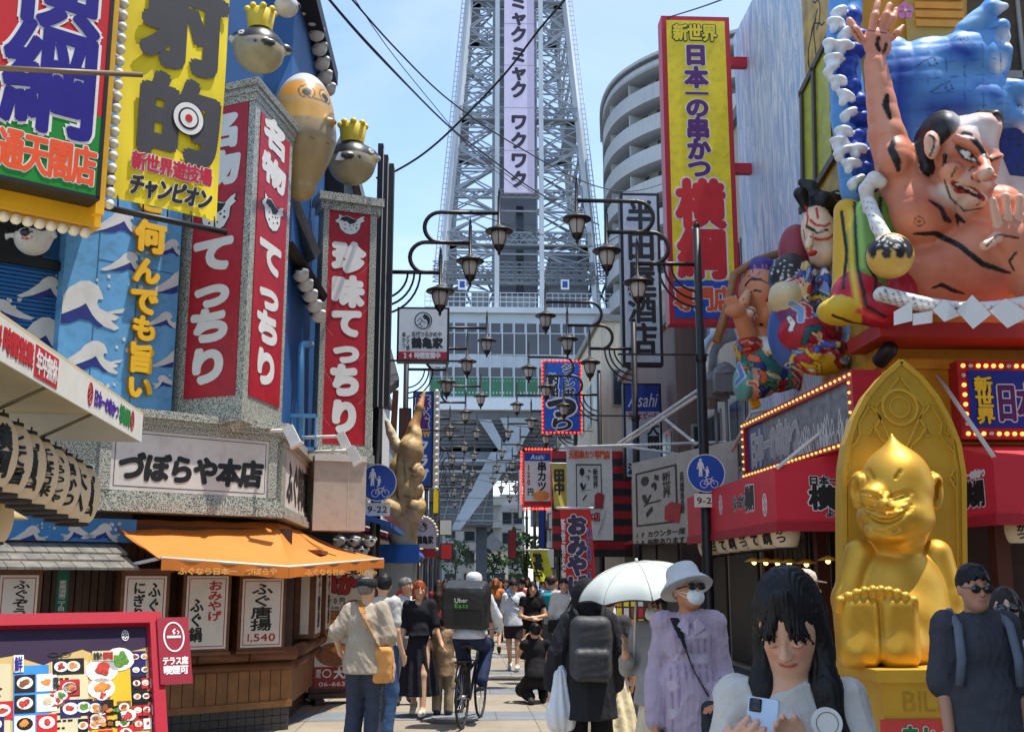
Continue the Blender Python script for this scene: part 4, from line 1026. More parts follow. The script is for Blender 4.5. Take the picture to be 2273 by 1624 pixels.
# orange awning ------------------------------------------------------
aw = thing('orange_awning', 'orange canvas awning wrapping the corner below the white sign', 'awning', tuple(W(500, 1240, 11.5)))
o = aw.location; cv = M('canvas_orange', (206, 120, 38), .7, var=.08, s=3, bump=.15, bs=25)
BL, BM_, BR = W(236, 1152, 11.9), W(618, 1160, 13.0), W(692, 1188, 16.3); FL, FR, FT = W(358, 1238, 10.9), W(640, 1258, 11.7), W(850, 1240, 15.4)
def grid(b, c00, c10, c11, c01, n, m_, sag=.03, th=.012):
    vs = []; 
    for j in range(m_ + 1):
        for i in range(n + 1):
            u, v = i / n, j / m_; p = c00.lerp(c10, u).lerp(c01.lerp(c11, u), v); p = p - o + Vector((0, 0, -sag * math.sin(math.pi * v) * (1 - .3 * abs(2 * u - 1)) + .006 * math.sin(u * 20 + v * 3)))
            vs.append(tuple(p))
    N = len(vs); vs += [(x, y, z - th) for x, y, z in vs]; fs = []
    for j in range(m_):
        for i in range(n):
            a = j * (n + 1) + i; q = (a, a + 1, a + n + 2, a + n + 1); fs += [q, tuple(N + k for k in q[::-1])]
    b.add(vs, fs, True)
b = MB(); grid(b, FL, FR, BM_, BL, 24, 10, .05); grid(b, FR, FT, BR, BM_, 24, 10, .06); grid(b, BL + Vector((-.02, -.02, .02)), BL, FL, FL + Vector((-.03, 0, 0)), 1, 6, 0)
b.build('canvas', cv, aw)
b = MB()
for A, B_, n in ((FL, FR, 24), (FR, FT, 30)):
    pt = [A.lerp(B_, i / n) - o for i in range(n + 1)]; ln = (B_ - A); nn = Vector((ln.y, -ln.x, 0)).normalized() * .012
    for i in range(n):
        dz0 = -.115 + .006 * math.sin(i * .8); dz1 = -.115 + .006 * math.sin(i * .8 + .8)
        w0 = nn * (1 + .6 * math.sin(i * .9)); w1 = nn * (1 + .6 * math.sin(i * .9 + .9))
        q = [pt[i] + w0, pt[i + 1] + w1]; b.hull([tuple(q[0]), tuple(q[1]), tuple(q[1] - nn * .5), tuple(q[0] - nn * .5)], [tuple(q[0] + Vector((0, 0, dz0))), tuple(q[1] + Vector((0, 0, dz1))), tuple(q[1] - nn * .5 + Vector((0, 0, dz1))), tuple(q[0] - nn * .5 + Vector((0, 0, dz0)))])
b.build('valance', M('canvas_orange_dark', (206, 116, 34), .7, var=.1), aw)
bpy.context.view_layer.update()
for A, B_, s in ((FL, FR, 'ふぐなら日本一 づぼらや'), (FR, FT, 'ふぐなら日本一 づぼらや')):
    mw, L = frame(A, B_, min(A.z, B_.z) - .1); e = letters(aw, [(s, (L * .12, .02, L * .9, .09), 'h')], M('awning_text', (232, 176, 96), .6), .024, .002, .03); e.matrix_local = aw.matrix_world.inverted() @ mw
b = MB(); b.tube([W(192, 1275, 12.1) - o, W(355, 1238, 10.95) - o], .018, 8); b.tube([FL - o, FR - o, FT - o], .016, 8); b.tube([W(690, 1250, 16.0) - o, FT - o], .016, 8)
b.build('support_arm', M('white_pipe', (206, 200, 190), .5), aw)

# ============================================================ hanging 'yokozuna' box sign, upper left
t, Lw, Hw = sign('box_sign', 'large red and green box sign with blue outlined letters, cut by the photo edge', 'shop sign', -110, 7.6, 243, 8.3, -230, 437, at=1); bpy.context.view_layer.update(); f = onp(t)
zz = f(230, 262)[1]
b = MB(); b.box(0, Lw, 0, Hw, -.22, 0); b.box(Lw - .02, Lw + .01, -.02, Hw, -.22, .012); b.box(0, Lw + .01, -.03, 0, -.22, .012); b.build('case', dark, t)
MB().box(.01, Lw - .02, zz, Hw, .001, .006).build('red_field', M('field_red', (196, 40, 46), .4, var=.06, s=2), t); MB().box(.01, Lw - .02, .0, zz - .001, .001, .006).build('green_field', M('field_green', (30, 130, 50), .4, var=.06, s=2), t)
for ch, bx in (('横', (22, -190, 228, 72)), ('綱', (4, 52, 216, 300))): text(t, ch, pbox(f, *bx), M('letter_royal', (36, 28, 128), .4), 'v', .034, wht, .035, .007, .003)
text(t, '通天閣店', pbox(f, -8, 304, 214, 394), ora, 'h', .05, wht, .05, .007, .003)
b = MB(); b.box(-.1, Lw + .12, f(230, 452)[1] - .12, f(230, 452)[1] + .1, -.5, -.24); b.build('yellow_beam', M('beam_yellow', (226, 170, 22), .5, var=.1), t)
b = MB(); b.box(Lw + .02, Lw + .09, -.1, Hw, -.2, -.1); b.build('bulb_strip', M('beam_yellow'), t)
many(t, 'bulb', [(Lw + .13, i * Hw / 25.5, -.12) for i in range(26)] + [(.02 + i * Lw / 13, f(230, 452)[1] - .17, -.3) for i in range(14)], .044, bulb_off)
b = MB(); q0 = f(-60, 176); q1 = f(288, 190); b.tube([(*q0, .25), (*q1, .25)], .022, 8); b.build('cross_pole', M('pole_brown', (120, 100, 76), .5), t)
# yellow cloth banner ------------------------------------------------
t, Lw, Hw = sign('cloth_banner', 'yellow cloth banner with huge grey characters and a round target', 'banner', 270, 8.7, 502, 9.25, -120, 440); bpy.context.view_layer.update(); f = onp(t)
b = MB(); n, m_ = 30, 40; vs = []
def rip(u, v): return .012 * math.sin(u * 5 - v * 2) + .008 * math.sin(u * 2.5 + v * 9) - .03 * (u > .93) * (1 - v)
for j in range(m_ + 1):
    for i in range(n + 1): u, v = i / n, j / m_; vs.append((u * Lw, v * Hw, rip(u, v)))
N = len(vs); vs += [(x, y, z - .004) for x, y, z in vs]; fs = []
for j in range(m_):
    for i in range(n): a = j * (n + 1) + i; q = (a, a + 1, a + n + 2, a + n + 1); fs += [q, tuple(N + k for k in q[::-1])]
b.add(vs, fs, True); cl = b.build('cloth', M('cloth_yellow', (246, 218, 30), .65, var=.05, s=3), t)
wv = lambda V: V + np.array([0, 0, .022])
gch = M('letter_charcoal', (62, 60, 64), .55)
letters(t, [('射', pbox(f, 318, -75, 500, 160), 'v'), ('的', pbox(f, 302, 178, 486, 358), 'v')], gch, .0, .003, .062, warp=wv)
y0 = f(290, 376)[1]; 
letters(t, [('新世界遊技場', (f(290, 350)[0], y0, f(468, 380)[0], y0 + .16), 'h')], wht, .005, .002, .1, 'lettering_outline', warp=wv); letters(t, [('新世界遊技場', (f(290, 350)[0], y0, f(468, 380)[0], y0 + .16), 'h')], M('letter_crimson', (190, 22, 56), .5), .010, .002, .045, warp=wv)
letters(t, [('チャンピオン', (f(286, 400)[0], y0 - .22, f(468, 420)[0], y0 - .03), 'h')], wht, .005, .002, .12, 'lettering_outline', warp=wv, shear=.15); letters(t, [('チャンピオン', (f(286, 400)[0], y0 - .22, f(468, 420)[0], y0 - .03), 'h')], blk, .010, .002, .07, warp=wv, shear=.15)
c = f(415, 266); zz = .018
for r_, m, z in ((.155, blk, .012), (.145, wht, .015), (.1, blk, .018), (.083, wht, .021), (.035, M('field_red'), .024)):
    k = MB(); k.disc(c, r_ * .92, r_, zz + z, zz + z + .002, 30); k.build('target_ring', m, t)
b = MB(); b.tube([(-.1, -.09, 0), (Lw + .08, -.09, 0)], .028, 8)
for i in range(5): x = .04 + i * (Lw - .08) / 4; b.tube([(x, .03, .01), (x + .01, -.09, 0)], .008, 6)
b.build('hanging_bar', dark, t); MB().tube([(-.1, Hw + .09, 0), (Lw + .05, Hw + .09, 0)], .028, 8).build('hanging_bar', dark, t)

# ============================================================ white tent with lanterns
t, Lw, Hw = sign('market_tent', 'white shop tent with a lettered valance and paper lanterns hung below', 'tent', -90, 4.85, 316, 8.5, 922, 975, at=1); bpy.context.view_layer.update(); f = onp(t)
Hw *= 1.0; cvw = M('tent_white', (222, 218, 208), .6, var=.06, s=3, streak=.08); cvi = M('tent_cream', (206, 190, 150), .7, var=.08)
MB().box(0, Lw, -.02, Hw, -.012, 0).build('valance', cvw, t)
b = MB(); b.hull([(0, Hw, 0), (Lw, Hw, 0), (Lw, Hw, -2.6), (0, Hw, -2.6)][::-1], [(0, Hw + .02, 0), (Lw, Hw + .02, 0), (Lw, Hw + .55, -2.6), (0, Hw + .55, -2.6)][::-1]); b.build('roof', cvi, t)
b = MB(); b.box(Lw - .001, Lw + .012, -.02, Hw, -2.6, -.005); b.build('end_valance', cvw, t)
b = MB()
for x in (Lw * .2, Lw * .5, Lw * .8): b.tube([(x, Hw - .03, -.05), (x, -.12, -.6)], .012, 6)
b.tube([(0, -.1, -.55), (Lw - .05, -.1, -.55)], .014, 6); b.tube([(0, Hw - .04, -.04), (Lw, Hw - .04, -.04)], .02, 6); b.build('frame_tube', M('tube_khaki', (120, 108, 84), .5), t)
b = MB(); random.seed(9)
for k in range(9):
    x = 1.2 + k * (Lw - 1.3) / 8; b.tube([(x, -.1, -.55), (x + .08, -.2 - .05 * random.random(), -.5), (x + .2, -.12, -.56), (x + .3, -.22, -.52), (x + .36, -.1, -.55)], .006, 5)
b.build('cable', blk, t)
def emblem(par, c, rx, ry, z, m, m2=None):
    k = MB(); k.ring(c, rx, ry, rx * .22, z, z + .002, 24)
    for a in range(0, 360, 60): k.disc((c[0] + rx * .5 * math.cos(R(a + 30)), c[1] + ry * .5 * math.sin(R(a + 30))), rx * .2, ry * .2, z, z + .002, 8)
    k.disc(c, rx * .16, ry * .16, z, z + .002, 8); return k.build('emblem', m, par)
def xr_(a): return f(a, 940)[0]
x = lambda px: f(px, 830 + px * .36)[0]
text(t, '２４時間営業', (x(-40), .03, x(68), Hw - .03), M('field_red'), 'h', .05, z=.002, th=.002)
MB().box(x(72), x(124), .0, Hw - .015, .001, .003).build('red_block', M('field_red'), t); text(t, '年中無休', (x(75), .02, x(122), Hw - .03), wht, 'h', .04, z=.004, th=.002)
emblem(t, (x(198), Hw * .5), .06, Hw * .4, .002, red); emblem(t, (x(293), Hw * .5), .06, Hw * .4, .002, red)
text(t, '日本一の串かつ', (x(207), .035, x(262), Hw - .04), M('letter_violet', (76, 40, 150), .5), 'h', .05, z=.002, th=.002); text(t, '横綱', (x(264), .03, x(288), Hw - .03), grn, 'h', .06, z=.002, th=.002)
tent = t
paper = M('lantern_paper', (232, 208, 172), .7, var=.05, s=3); capm = M('lantern_cap', (40, 32, 28), .6)
LP = [(.55, 0)] + [(math.sin(math.pi * (.16 + .68 * i / 14)), i / 14) for i in range(15)] + [(.55, 1)]
def lantern(c, r_, h_, s, lab_, group, yaw=0, name='paper_lantern'):
    t = thing(name, lab_, 'lantern', tuple(c), yaw, group)
    b = MB(); pr = []
    for i in range(29):
        q = i / 28; pr.append((r_ * (.62 + .38 * math.sin(math.pi * q) ** .6) * (1 - .012 * (i % 2)), (q - .5) * h_))
    b.lathe(pr, 22); b.build('shade', paper, t)
    for z, k in ((h_ * .5, 1), (-h_ * .5, -1)): MB().lathe([(r_ * .64, z - .001), (r_ * .64, z + k * h_ * .05), (r_ * .5, z + k * h_ * .06)] if k > 0 else [(r_ * .5, z - h_ * .06), (r_ * .64, z - h_ * .05), (r_ * .64, z + .001)], 18).build('rim', capm, t)
    MB().tube([(0, 0, h_ * .55), (0, 0, h_ * .75)], .006, 5).build('cord', capm, t)
    if s:
        def wp(V):
            a = V[:, 0] / (r_ * 1.0); z = V[:, 1]; rr = r_ * (.62 + .38 * np.sin(np.pi * np.clip(z / h_ + .5, .02, .98)) ** .6) + .001 + V[:, 2]
            return np.stack([np.sin(a) * rr, -np.cos(a) * rr, z], 1)
        n = len(s); letters(t, [(s, (-r_ * .36, -h_ * .38, r_ * .36, h_ * .38), 'v')], blk, .0, .002, .05, warp=wp)
    return t
ws = ['横綱', 'とて旨', '圓', '千客万来', 'いらっしゃ', '串かつ', '大入', '圓']
def tents(k):
    q = tent.matrix_world @ Vector(k); return q
for i in range(8):
    u = (Lw * .42) + i * (Lw * .56) / 7.4; c = tents((u, -.34 - .015 * i, -.42))
    lantern(c, .185, .40, ws[i], ['first', 'second', 'third', 'fourth', 'fifth', 'sixth', 'seventh', 'last'][i] + ' paper lantern of the front row under the white tent, counted from the photo edge', 'paper lanterns under the white tent', R(55))
for i in range(4):
    c = tents((Lw * .62 + i * Lw * .1, -.62, -.95)); lantern(c, .15, .34, '横綱' if i % 2 else '旨い', ['first', 'second', 'third', 'last'][i] + ' paper lantern of the lower rear row under the white tent', 'paper lanterns under the white tent', R(20))
t = thing('pendant_lamp', 'lit pendant lamp with a cone shade at the photo edge below the tent', 'lamp', tuple(W(10, 1150, 8.6)))
MB().lathe([(.02, .12), (.03, .08), (.17, .0), (.165, -.005), (.02, .07)], 20).build('shade', M('shade_cream', (196, 178, 130), .5), t); MB().ball((0, 0, -.02), (.06, .06, .07), 12, 8).build('bulb', M('bulb_lit', (255, 224, 150), .3, emit=2.5, ecol=(255, 206, 110)), t); MB().tube([(0, 0, .1), (0, 0, .8)], .012, 6).build('cord', blk, t)

# ============================================================ menu board in front
TR_ = W(352, 1362, 4.6); TL_ = W(-190, 1376, 4.15); u = (TR_ - TL_); u.z = 0; Lb = u.length; u.normalize()
nh = Vector((u.y, -u.x, 0)); vv = (Vector((0, 0, 1.2)) - nh * .5).normalized(); nn = u.cross(vv)
Hb = TR_.z / vv.z - .12; mw = Matrix((u, vv, nn)).transposed().to_4x4(); mw.translation = Vector((*TL_.xy, TR_.z)) - vv * Hb
t = thing('menu_board', 'big red framed menu board crowded with dish pictures, leaning back', 'menu board', mw=mw); bpy.context.view_layer.update(); f = onp(t)
fr_m = M('frame_red', (178, 34, 52), .4, var=.05)
b = MB(); k = .045; b.box(0, Lb, 0, Hb, -.06, -.004); b.box(0, Lb, Hb - k, Hb, -.004, .03); b.box(0, Lb, 0, k, -.004, .03); b.box(0, k, k, Hb - k, -.004, .03); b.box(Lb - k, Lb, k, Hb - k, -.004, .03); b.build('frame', fr_m, t)
b = MB(); b.beam((.05, Hb - .1, -.07), (.05, .0, -.8), .03); b.beam((Lb - .05, Hb - .1, -.07), (Lb - .05, .0, -.8), .03); b.build('rear_leg', fr_m, t)
mats = [M('poster_purple', (52, 34, 60), .35), M('poster_kraft', (206, 172, 110), .35, var=.1, s=8), M('poster_cream', (214, 200, 160), .35), M('poster_yellow', (222, 180, 44), .35, var=.1), M('poster_navy', (40, 34, 92), .35), M('poster_blue', (60, 140, 210), .35, var=.3, s=6), M('poster_black', (34, 24, 20), .35),
        M('dish_white', (232, 228, 220), .3), M('food_red', (190, 60, 44), .4, var=.5, s=40), M('food_brown', (140, 80, 40), .4, var=.5, s=40), M('food_orange', (226, 140, 60), .4, var=.4, s=40), M('food_green', (90, 140, 50), .4, var=.5, s=50), M('food_cream', (226, 206, 170), .4, var=.3, s=40), M('poster_red', (196, 36, 40), .35)]
b = MB(); z = 0.0
def rc(m, x0, y0, x1, y1, lv): b.cur = m; b.box(x0, x1, y0, y1, -.003 + lv * .0008, -.0024 + lv * .0008)
def dish(cx, cy, r_, fm, lv, plate=7):
    b.cur = plate; b.disc((cx, cy), r_, r_ * .8, -.003 + lv * .0008, -.0024 + lv * .0008, 16); b.cur = fm
    for q in range(7): a = random.random() * 6.28; rr = r_ * .45 * random.random(); b.disc((cx + rr * math.cos(a), cy + rr * .8 * math.sin(a)), r_ * (.2 + .22 * random.random()), r_ * (.16 + .2 * random.random()), -.003 + (lv + 1 + q * .2) * .0008, -.0022 + (lv + 1 + q * .2) * .0008, 8)
random.seed(21); X0, X1 = k + .005, Lb - k - .005; Y1 = Hb - k - .005
rc(1, X0, k + .004, X1, Y1, 0); rc(0, X0, Y1 - .07, X1, Y1, 1)
b.cur = 0; b.poly([(X0, Y1 - .07), (X1, Y1 - .07), (X1, Y1 - .085), (Lb * .75, Y1 - .12), (Lb * .66, Y1 - .085), (Lb * .6, Y1 - .1), (Lb * .5, Y1 - .14), (Lb * .38, Y1 - .1), (X0, Y1 - .14)], -.0021, -.0016)
cx0 = Lb * .40
rc(2, X0, .1, Lb * .37, Y1 - .13, 2); rc(2, Lb * .53, .1, Lb * .68, Y1 - .13, 2); rc(5, Lb * .38, .1, Lb * .52, Y1 - .14, 2); rc(3, Lb * .69, Y1 - .4, Lb * .86, Y1 - .11, 2); rc(4, Lb * .862, Y1 - .2, X1 - .01, Y1 - .1, 2); rc(6, Lb * .862, Y1 - .4, X1 - .01, Y1 - .2, 2.2); rc(3, Lb * .69, Y1 - .53, Lb * .86, Y1 - .4, 2.3); rc(5, Lb * .69, .1, X1 - .01, Y1 - .56, 2.4)
dish(Lb * .74, Y1 - .17, .06, 8, 4); dish(Lb * .815, Y1 - .13, .058, 11, 4); dish(Lb * .735, Y1 - .24, .05, 10, 4)
g_ = Lb * .039
for i in range(3):
    for j in range(6): (rc(random.choice((6, 7, 13)), Lb * .868 + i * g_, Y1 - .145 - j * .052, Lb * .868 + i * g_ + g_ * .9, Y1 - .105 - j * .052, 4.2) if j > 1 else None); dish(Lb * .868 + i * g_ + g_ * .45, Y1 - .123 - j * .052, g_ * .42, random.choice((8, 9, 10, 12)), 5.2)
for i in range(3): rc(6, Lb * .695 + i * .062, Y1 - .52, Lb * .695 + i * .062 + .057, Y1 - .43, 4); dish(Lb * .695 + i * .062 + .028, Y1 - .475, .026, random.choice((8, 9, 12, 10)), 5)
for i in range(2):
    for j in range(7): rc(random.choice((6, 4, 13, 7)), Lb * .385 + i * .075, Y1 - .24 - j * .075, Lb * .385 + i * .075 + .07, Y1 - .175 - j * .075, 4); dish(Lb * .385 + i * .075 + .035, Y1 - .205 - j * .075, .028, random.choice((8, 9, 10, 11, 12)), 5, random.choice((6, 7, 7)))
for j in range(6): rc(6, Lb * .635, Y1 - .4 - j * .06, Lb * .675, Y1 - .35 - j * .06, 4); dish(Lb * .655, Y1 - .375 - j * .06, .018, random.choice((8, 8, 9, 10)), 5)
rc(6, Lb * .535, Y1 - .18, Lb * .665, Y1 - .12, 4); dish(Lb * .57, Y1 - .15, .025, 8, 5); dish(Lb * .62, Y1 - .15, .025, 10, 5)
for i in range(4): dish(Lb * .72 + i * .085, Y1 - .66 - .03 * (i % 2), .05, (11, 9, 10, 8)[i], 5)
dish(Lb * .86, Y1 - .585, .045, 9, 5, 6); dish(Lb * .93, Y1 - .58, .05, 8, 5, 6)
rc(2, Lb * .70, Y1 - .135, Lb * .79, Y1 - .095, 6); rc(2, Lb * .695, Y1 - .6, Lb * .85, Y1 - .55, 6); rc(7, Lb * .38, Y1 - .165, Lb * .42, Y1 - .1, 6)
for i in range(3):
    for j in range(9): q0 = Lb * .705 + i * Lb * .05; y = Y1 - .27 - j * .0; (rc(random.choice((2, 6, 4)), Lb * .385 + i * Lb * .05, Y1 - .72 - j * .05, Lb * .43 + i * Lb * .05, Y1 - .68 - j * .05, 4), dish(Lb * .408 + i * Lb * .05, Y1 - .7 - j * .05, .018, random.choice((8, 9, 10, 11)), 5)) if j < 6 else None
for i in range(16): dish(random.uniform(Lb * .03, Lb * .35), Y1 - .2 - .05 * i, .026, random.choice((8, 9, 10, 11, 12)), 5, random.choice((6, 7)))
for i in range(10): dish(Lb * (.705 + .03 * (i % 5)), Y1 - .325 - .05 * (i // 5), .02, random.choice((8, 9, 10, 11, 12)), 4.6, random.choice((6, 7)))
for i in range(46):
    q0 = random.choice(((.545, .66), (.695, .855), (.02, .36))); x_ = Lb * random.uniform(*q0); y = Y1 - random.uniform(.2 if q0[0] < .69 else .26, .62); w_ = .022 + .012 * random.random(); rc(random.choice((6, 4, 13, 9)), x_ - w_ * 1.1, y - w_, x_ + w_ * 1.1, y + w_, 3.4 + i * .02); dish(x_, y, w_ * .85, random.choice((8, 8, 9, 10, 11, 12)), 5.4, random.choice((6, 7, 7)))
b.cur = 6
for col_ in ((X0 + .02, Lb * .36), (Lb * .535, Lb * .63)):
    for j in range(26):
        y = Y1 - .2 - j * .026; q = col_[0] + .01
        while q < col_[1] - .03: w_ = .006 + random.random() * .018; b.box(q, q + w_, y, y + .007, .0, .0006); q += w_ + .006 + (.03 if random.random() < .15 else 0)
pos = b.build('poster', mats, t)
text(t, '自慢の', (Lb * .703, Y1 - .13, Lb * .742, Y1 - .1), blk, 'h', .04, z=.003, th=.0015); text(t, '鍋料理', (Lb * .745, Y1 - .13, Lb * .787, Y1 - .1), red, 'h', .05, z=.003, th=.0015)
text(t, '横綱', (Lb * .70, Y1 - .595, Lb * .735, Y1 - .555), blk, 'h', .05, z=.003, th=.0015); text(t, '名物大皿', (Lb * .738, Y1 - .595, Lb * .805, Y1 - .555), red, 'h', .05, z=.003, th=.0015); text(t, '料理', (Lb * .808, Y1 - .595, Lb * .845, Y1 - .555), blk, 'h', .05, z=.003, th=.0015)
text(t, '鮮', (Lb * .383, Y1 - .162, Lb * .415, Y1 - .105), M('letter_royal'), 'h', .03, z=.003, th=.0015); text(t, '寿司', (Lb * .535, Y1 - .235, Lb * .56, Y1 - .19), blk, 'v', .04, z=.003, th=.0015)
emblem(t, (Lb * .845, Y1 - .036), .014, .022, .0, wht)
k2 = MB(); cx_, cy_ = Lb * .565, Y1 - .1
for sg in (-1, 1): k2.ring((cx_ + sg * .022, cy_), .02, .009, .003, .001, .002, 16); k2.stroke([(cx_, cy_), (cx_ + sg * .012, cy_ - .03)], .003, .001, .002)
k2.build('knot_mark', blk, t)
# smoking permitted card
a = pbox(f, 346, 1378, 410, 1508); s2 = thing('smoking_card', 'maroon card with a white cigarette mark fixed to the menu board corner', 'sign card', mw=t.matrix_world @ Matrix.Translation((Lb - .02, Hb - .3, .034)))
w_, h_ = .125, .27; MB().box(0, w_, 0, h_, 0, .006).build('card', M('card_maroon', (146, 26, 48), .4), s2)
k2 = MB(); k2.ring((w_ / 2, h_ * .7), .042, .062, .006, .006, .008, 30); k2.box(.035, .09, h_ * .68, h_ * .68 + .01, .006, .008); k2.stroke([(.06, h_ * .74), (.068, h_ * .76), (.058, h_ * .78), (.07, h_ * .82)], .005, .006, .008); k2.stroke([(.078, h_ * .74), (.084, h_ * .77), (.076, h_ * .79)], .004, .006, .008); k2.build('cigarette_mark', wht, s2)
text(s2, 'テラス席', (.012, h_ * .28, w_ - .012, h_ * .4), wht, 'h', .05, z=.0065, th=.001); text(s2, '喫煙可', (.014, h_ * .14, w_ - .014, h_ * .27), wht, 'h', .05, z=.0065, th=.001)
# ============================================================ corner restaurant on the right
XF, YC = 5.2, 13.2
ywall = M('wall_mustard', (206, 142, 22), .5, var=.1, s=2, streak=.15)
yb_ = thing('mustard_restaurant', 'mustard yellow corner restaurant under the wrestler float, with dark open ground floor', 'restaurant', (XF, YC, 0))
b = MB(); b.box(.02, 9, .02, 6.2, 4.1, 11.6); b.build('wall', ywall, yb_)
zf0, zf1 = WX(1985, 822, XF - .02).z, WX(1985, 735, XF - .02).z
b = MB(); b.box(-.04, 9, -.04, 6.2, 3.05, 4.2); b.box(-.1, 9, -.1, 6.2, 4.2, 4.32); b.box(-.07, 9, -.07, 6.2, 3.0, 3.08); b.build('fascia', ywall, yb_)
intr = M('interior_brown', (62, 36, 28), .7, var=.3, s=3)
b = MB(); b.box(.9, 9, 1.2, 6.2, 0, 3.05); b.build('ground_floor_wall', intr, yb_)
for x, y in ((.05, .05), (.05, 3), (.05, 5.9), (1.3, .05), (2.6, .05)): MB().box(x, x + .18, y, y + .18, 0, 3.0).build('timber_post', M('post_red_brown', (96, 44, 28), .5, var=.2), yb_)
b = MB(); random.seed(4)
for i in range(70): y = .2 + i * .082; b.box(.3 + .03 * (i % 3), .305 + .03 * (i % 3), y, y + .05, .9 + .1 * (i % 4), 2.7)
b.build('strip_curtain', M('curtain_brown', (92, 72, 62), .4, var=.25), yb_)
# painted cascade on the street wall + slanted window
mw, L = frame((XF - .03, 19.4, 4.3), (XF - .03, YC, 4.3)); t = thing('painted_wall', 'street side wall painted with a pale blue waterfall and a yellow green window', 'wall panel', mw=mw); bpy.context.view_layer.update(); f = onp(t)
m = bpy.data.materials.new('waterfall_paint'); m.use_nodes = True; n = m.node_tree.nodes; l = m.node_tree.links
tc = n.new('ShaderNodeTexCoord'); mp = n.new('ShaderNodeMapping'); mp.inputs['Scale'].default_value = (3.2, .42, 1); l.new(tc.outputs['Object'], mp.inputs[0])
nz = n.new('ShaderNodeTexNoise'); nz.inputs['Scale'].default_value = 2.2; nz.inputs['Detail'].default_value = 8; nz.inputs['Distortion'].default_value = 1.6; l.new(mp.outputs[0], nz.inputs['Vector'])
rp = n.new('ShaderNodeValToRGB'); e = rp.color_ramp.elements; e[0].position = .38; e[1].position = .62; e[0].color = (.3, .42, .6, 1); e[1].color = (.72, .74, .78, 1); x = e.new(.5); x.color = (.55, .64, .74, 1); x = e.new(.53); x.color = (.38, .42, .5, 1); x = e.new(.55); x.color = (.68, .72, .78, 1)
l.new(nz.outputs[0], rp.inputs[0]); l.new(rp.outputs[0], n['Principled BSDF'].inputs['Base Color'])
x1_ = f(1795, 300)[0]; MB().box(0, x1_, 0, 7.6, -.1, 0).build('panel', m, t)
m2 = M('mural_gold', (190, 150, 60), .5, var=.5, s=3); MB().box(x1_ + .002, L, 0, 7.6, -.1, 0).build('mural_panel', m2, t)
def quad_on(f, pts, z0, z1): k = MB(); k.poly([f(*q) for q in pts], z0, z1); return k
quad_on(f, [(1788, 205), (1842, 85), (1850, 350), (1792, 455)], .02, .03).build('window', M('window_lime', (168, 170, 36), .25, var=.2), t)
k = MB()
for a, c in (((1782, 212), (1856, 60)), ((1782, 470), (1860, 345)), ((1786, 205), (1790, 465)), ((1812, 150), (1818, 420))): k.stroke([f(*a), f(*c)], .1, .03, .07)
k.build('window_frame', M('frame_brown', (70, 62, 54), .5), t)
k = MB(); random.seed(8)
for i in range(26):
    px, py = random.uniform(1745, 1880), random.choice((random.uniform(10, 180), random.uniform(430, 640))); c = f(px, py)
    pts = [c]; a = random.random() * 6
    for q in range(6): a += random.uniform(-.9, .9); pts.append((pts[-1][0] + .12 * math.cos(a), pts[-1][1] + .14 * math.sin(a)))
    if all(x1_ < q[0] < L and 0 < q[1] < 7.5 for q in pts): k.stroke(pts, .025, .002, .006)
k.build('mural_line', blk, t)
k = MB()
for y in (128, 360): a, c = f(1618, y), f(1745, y); k.box(a[0], c[0], a[1] - .09, a[1] + .09, .0, .12)
# lit scene board along the street
t, Lw, Hw = sign('lit_scene_board', 'long red framed picture board of grey lettering edged with warm bulbs', 'sign board', 1652, 17.1, 1906, 12.5, 820, 985, at=1); bpy.context.view_layer.update(); f = onp(t)
b = MB(); b.box(0, Lw, 0, Hw, -.3, 0); b.box(0, Lw, Hw - .1, Hw, 0, .06); b.box(0, Lw, 0, .08, 0, .06); b.box(0, .12, .08, Hw - .1, 0, .06); b.box(Lw - .16, Lw, .08, Hw - .1, 0, .06); b.build('frame', red, t)
pm = M('scene_print', (110, 112, 116), .4, var=.6, s=7); MB().box(.12, Lw - .16, .08, Hw - .1, .001, .01).build('picture', pm, t)
MB().box(.12, Lw * .2, .08, Hw - .1, .011, .013).build('picture_blue', M('scene_blue', (40, 60, 120), .4, var=.3), t)
text(t, '日本一の串かつ', (.3, .14, Lw * .55, Hw - .2), M('print_grey', (150, 150, 150), .4), 'h', .05, M('print_white', (206, 206, 206), .4), .05, .014, .002)
random.seed(14); k = MB()
for i in range(34):
    x_ = random.uniform(Lw * .5, Lw - .35); h_ = random.uniform(.12, .42); k.stroke([(x_, .1), (x_ - .03, .1 + h_ * .5), (x_ + .03, .1 + h_), (x_ + .07, .1 + h_ * .7), (x_ + .1, .1)], .012, .011, .013)
k.build('skyline_outline', wht, t)
many(t, 'bulb', [(.05 + i * (Lw - .1) / 29, y, .07) for i in range(30) for y in (Hw - .05, .04)] + [(x_, .15 + i * Hw / 7.5, .07) for i in range(6) for x_ in (Lw - .09, .06)], .019, bulb_m)
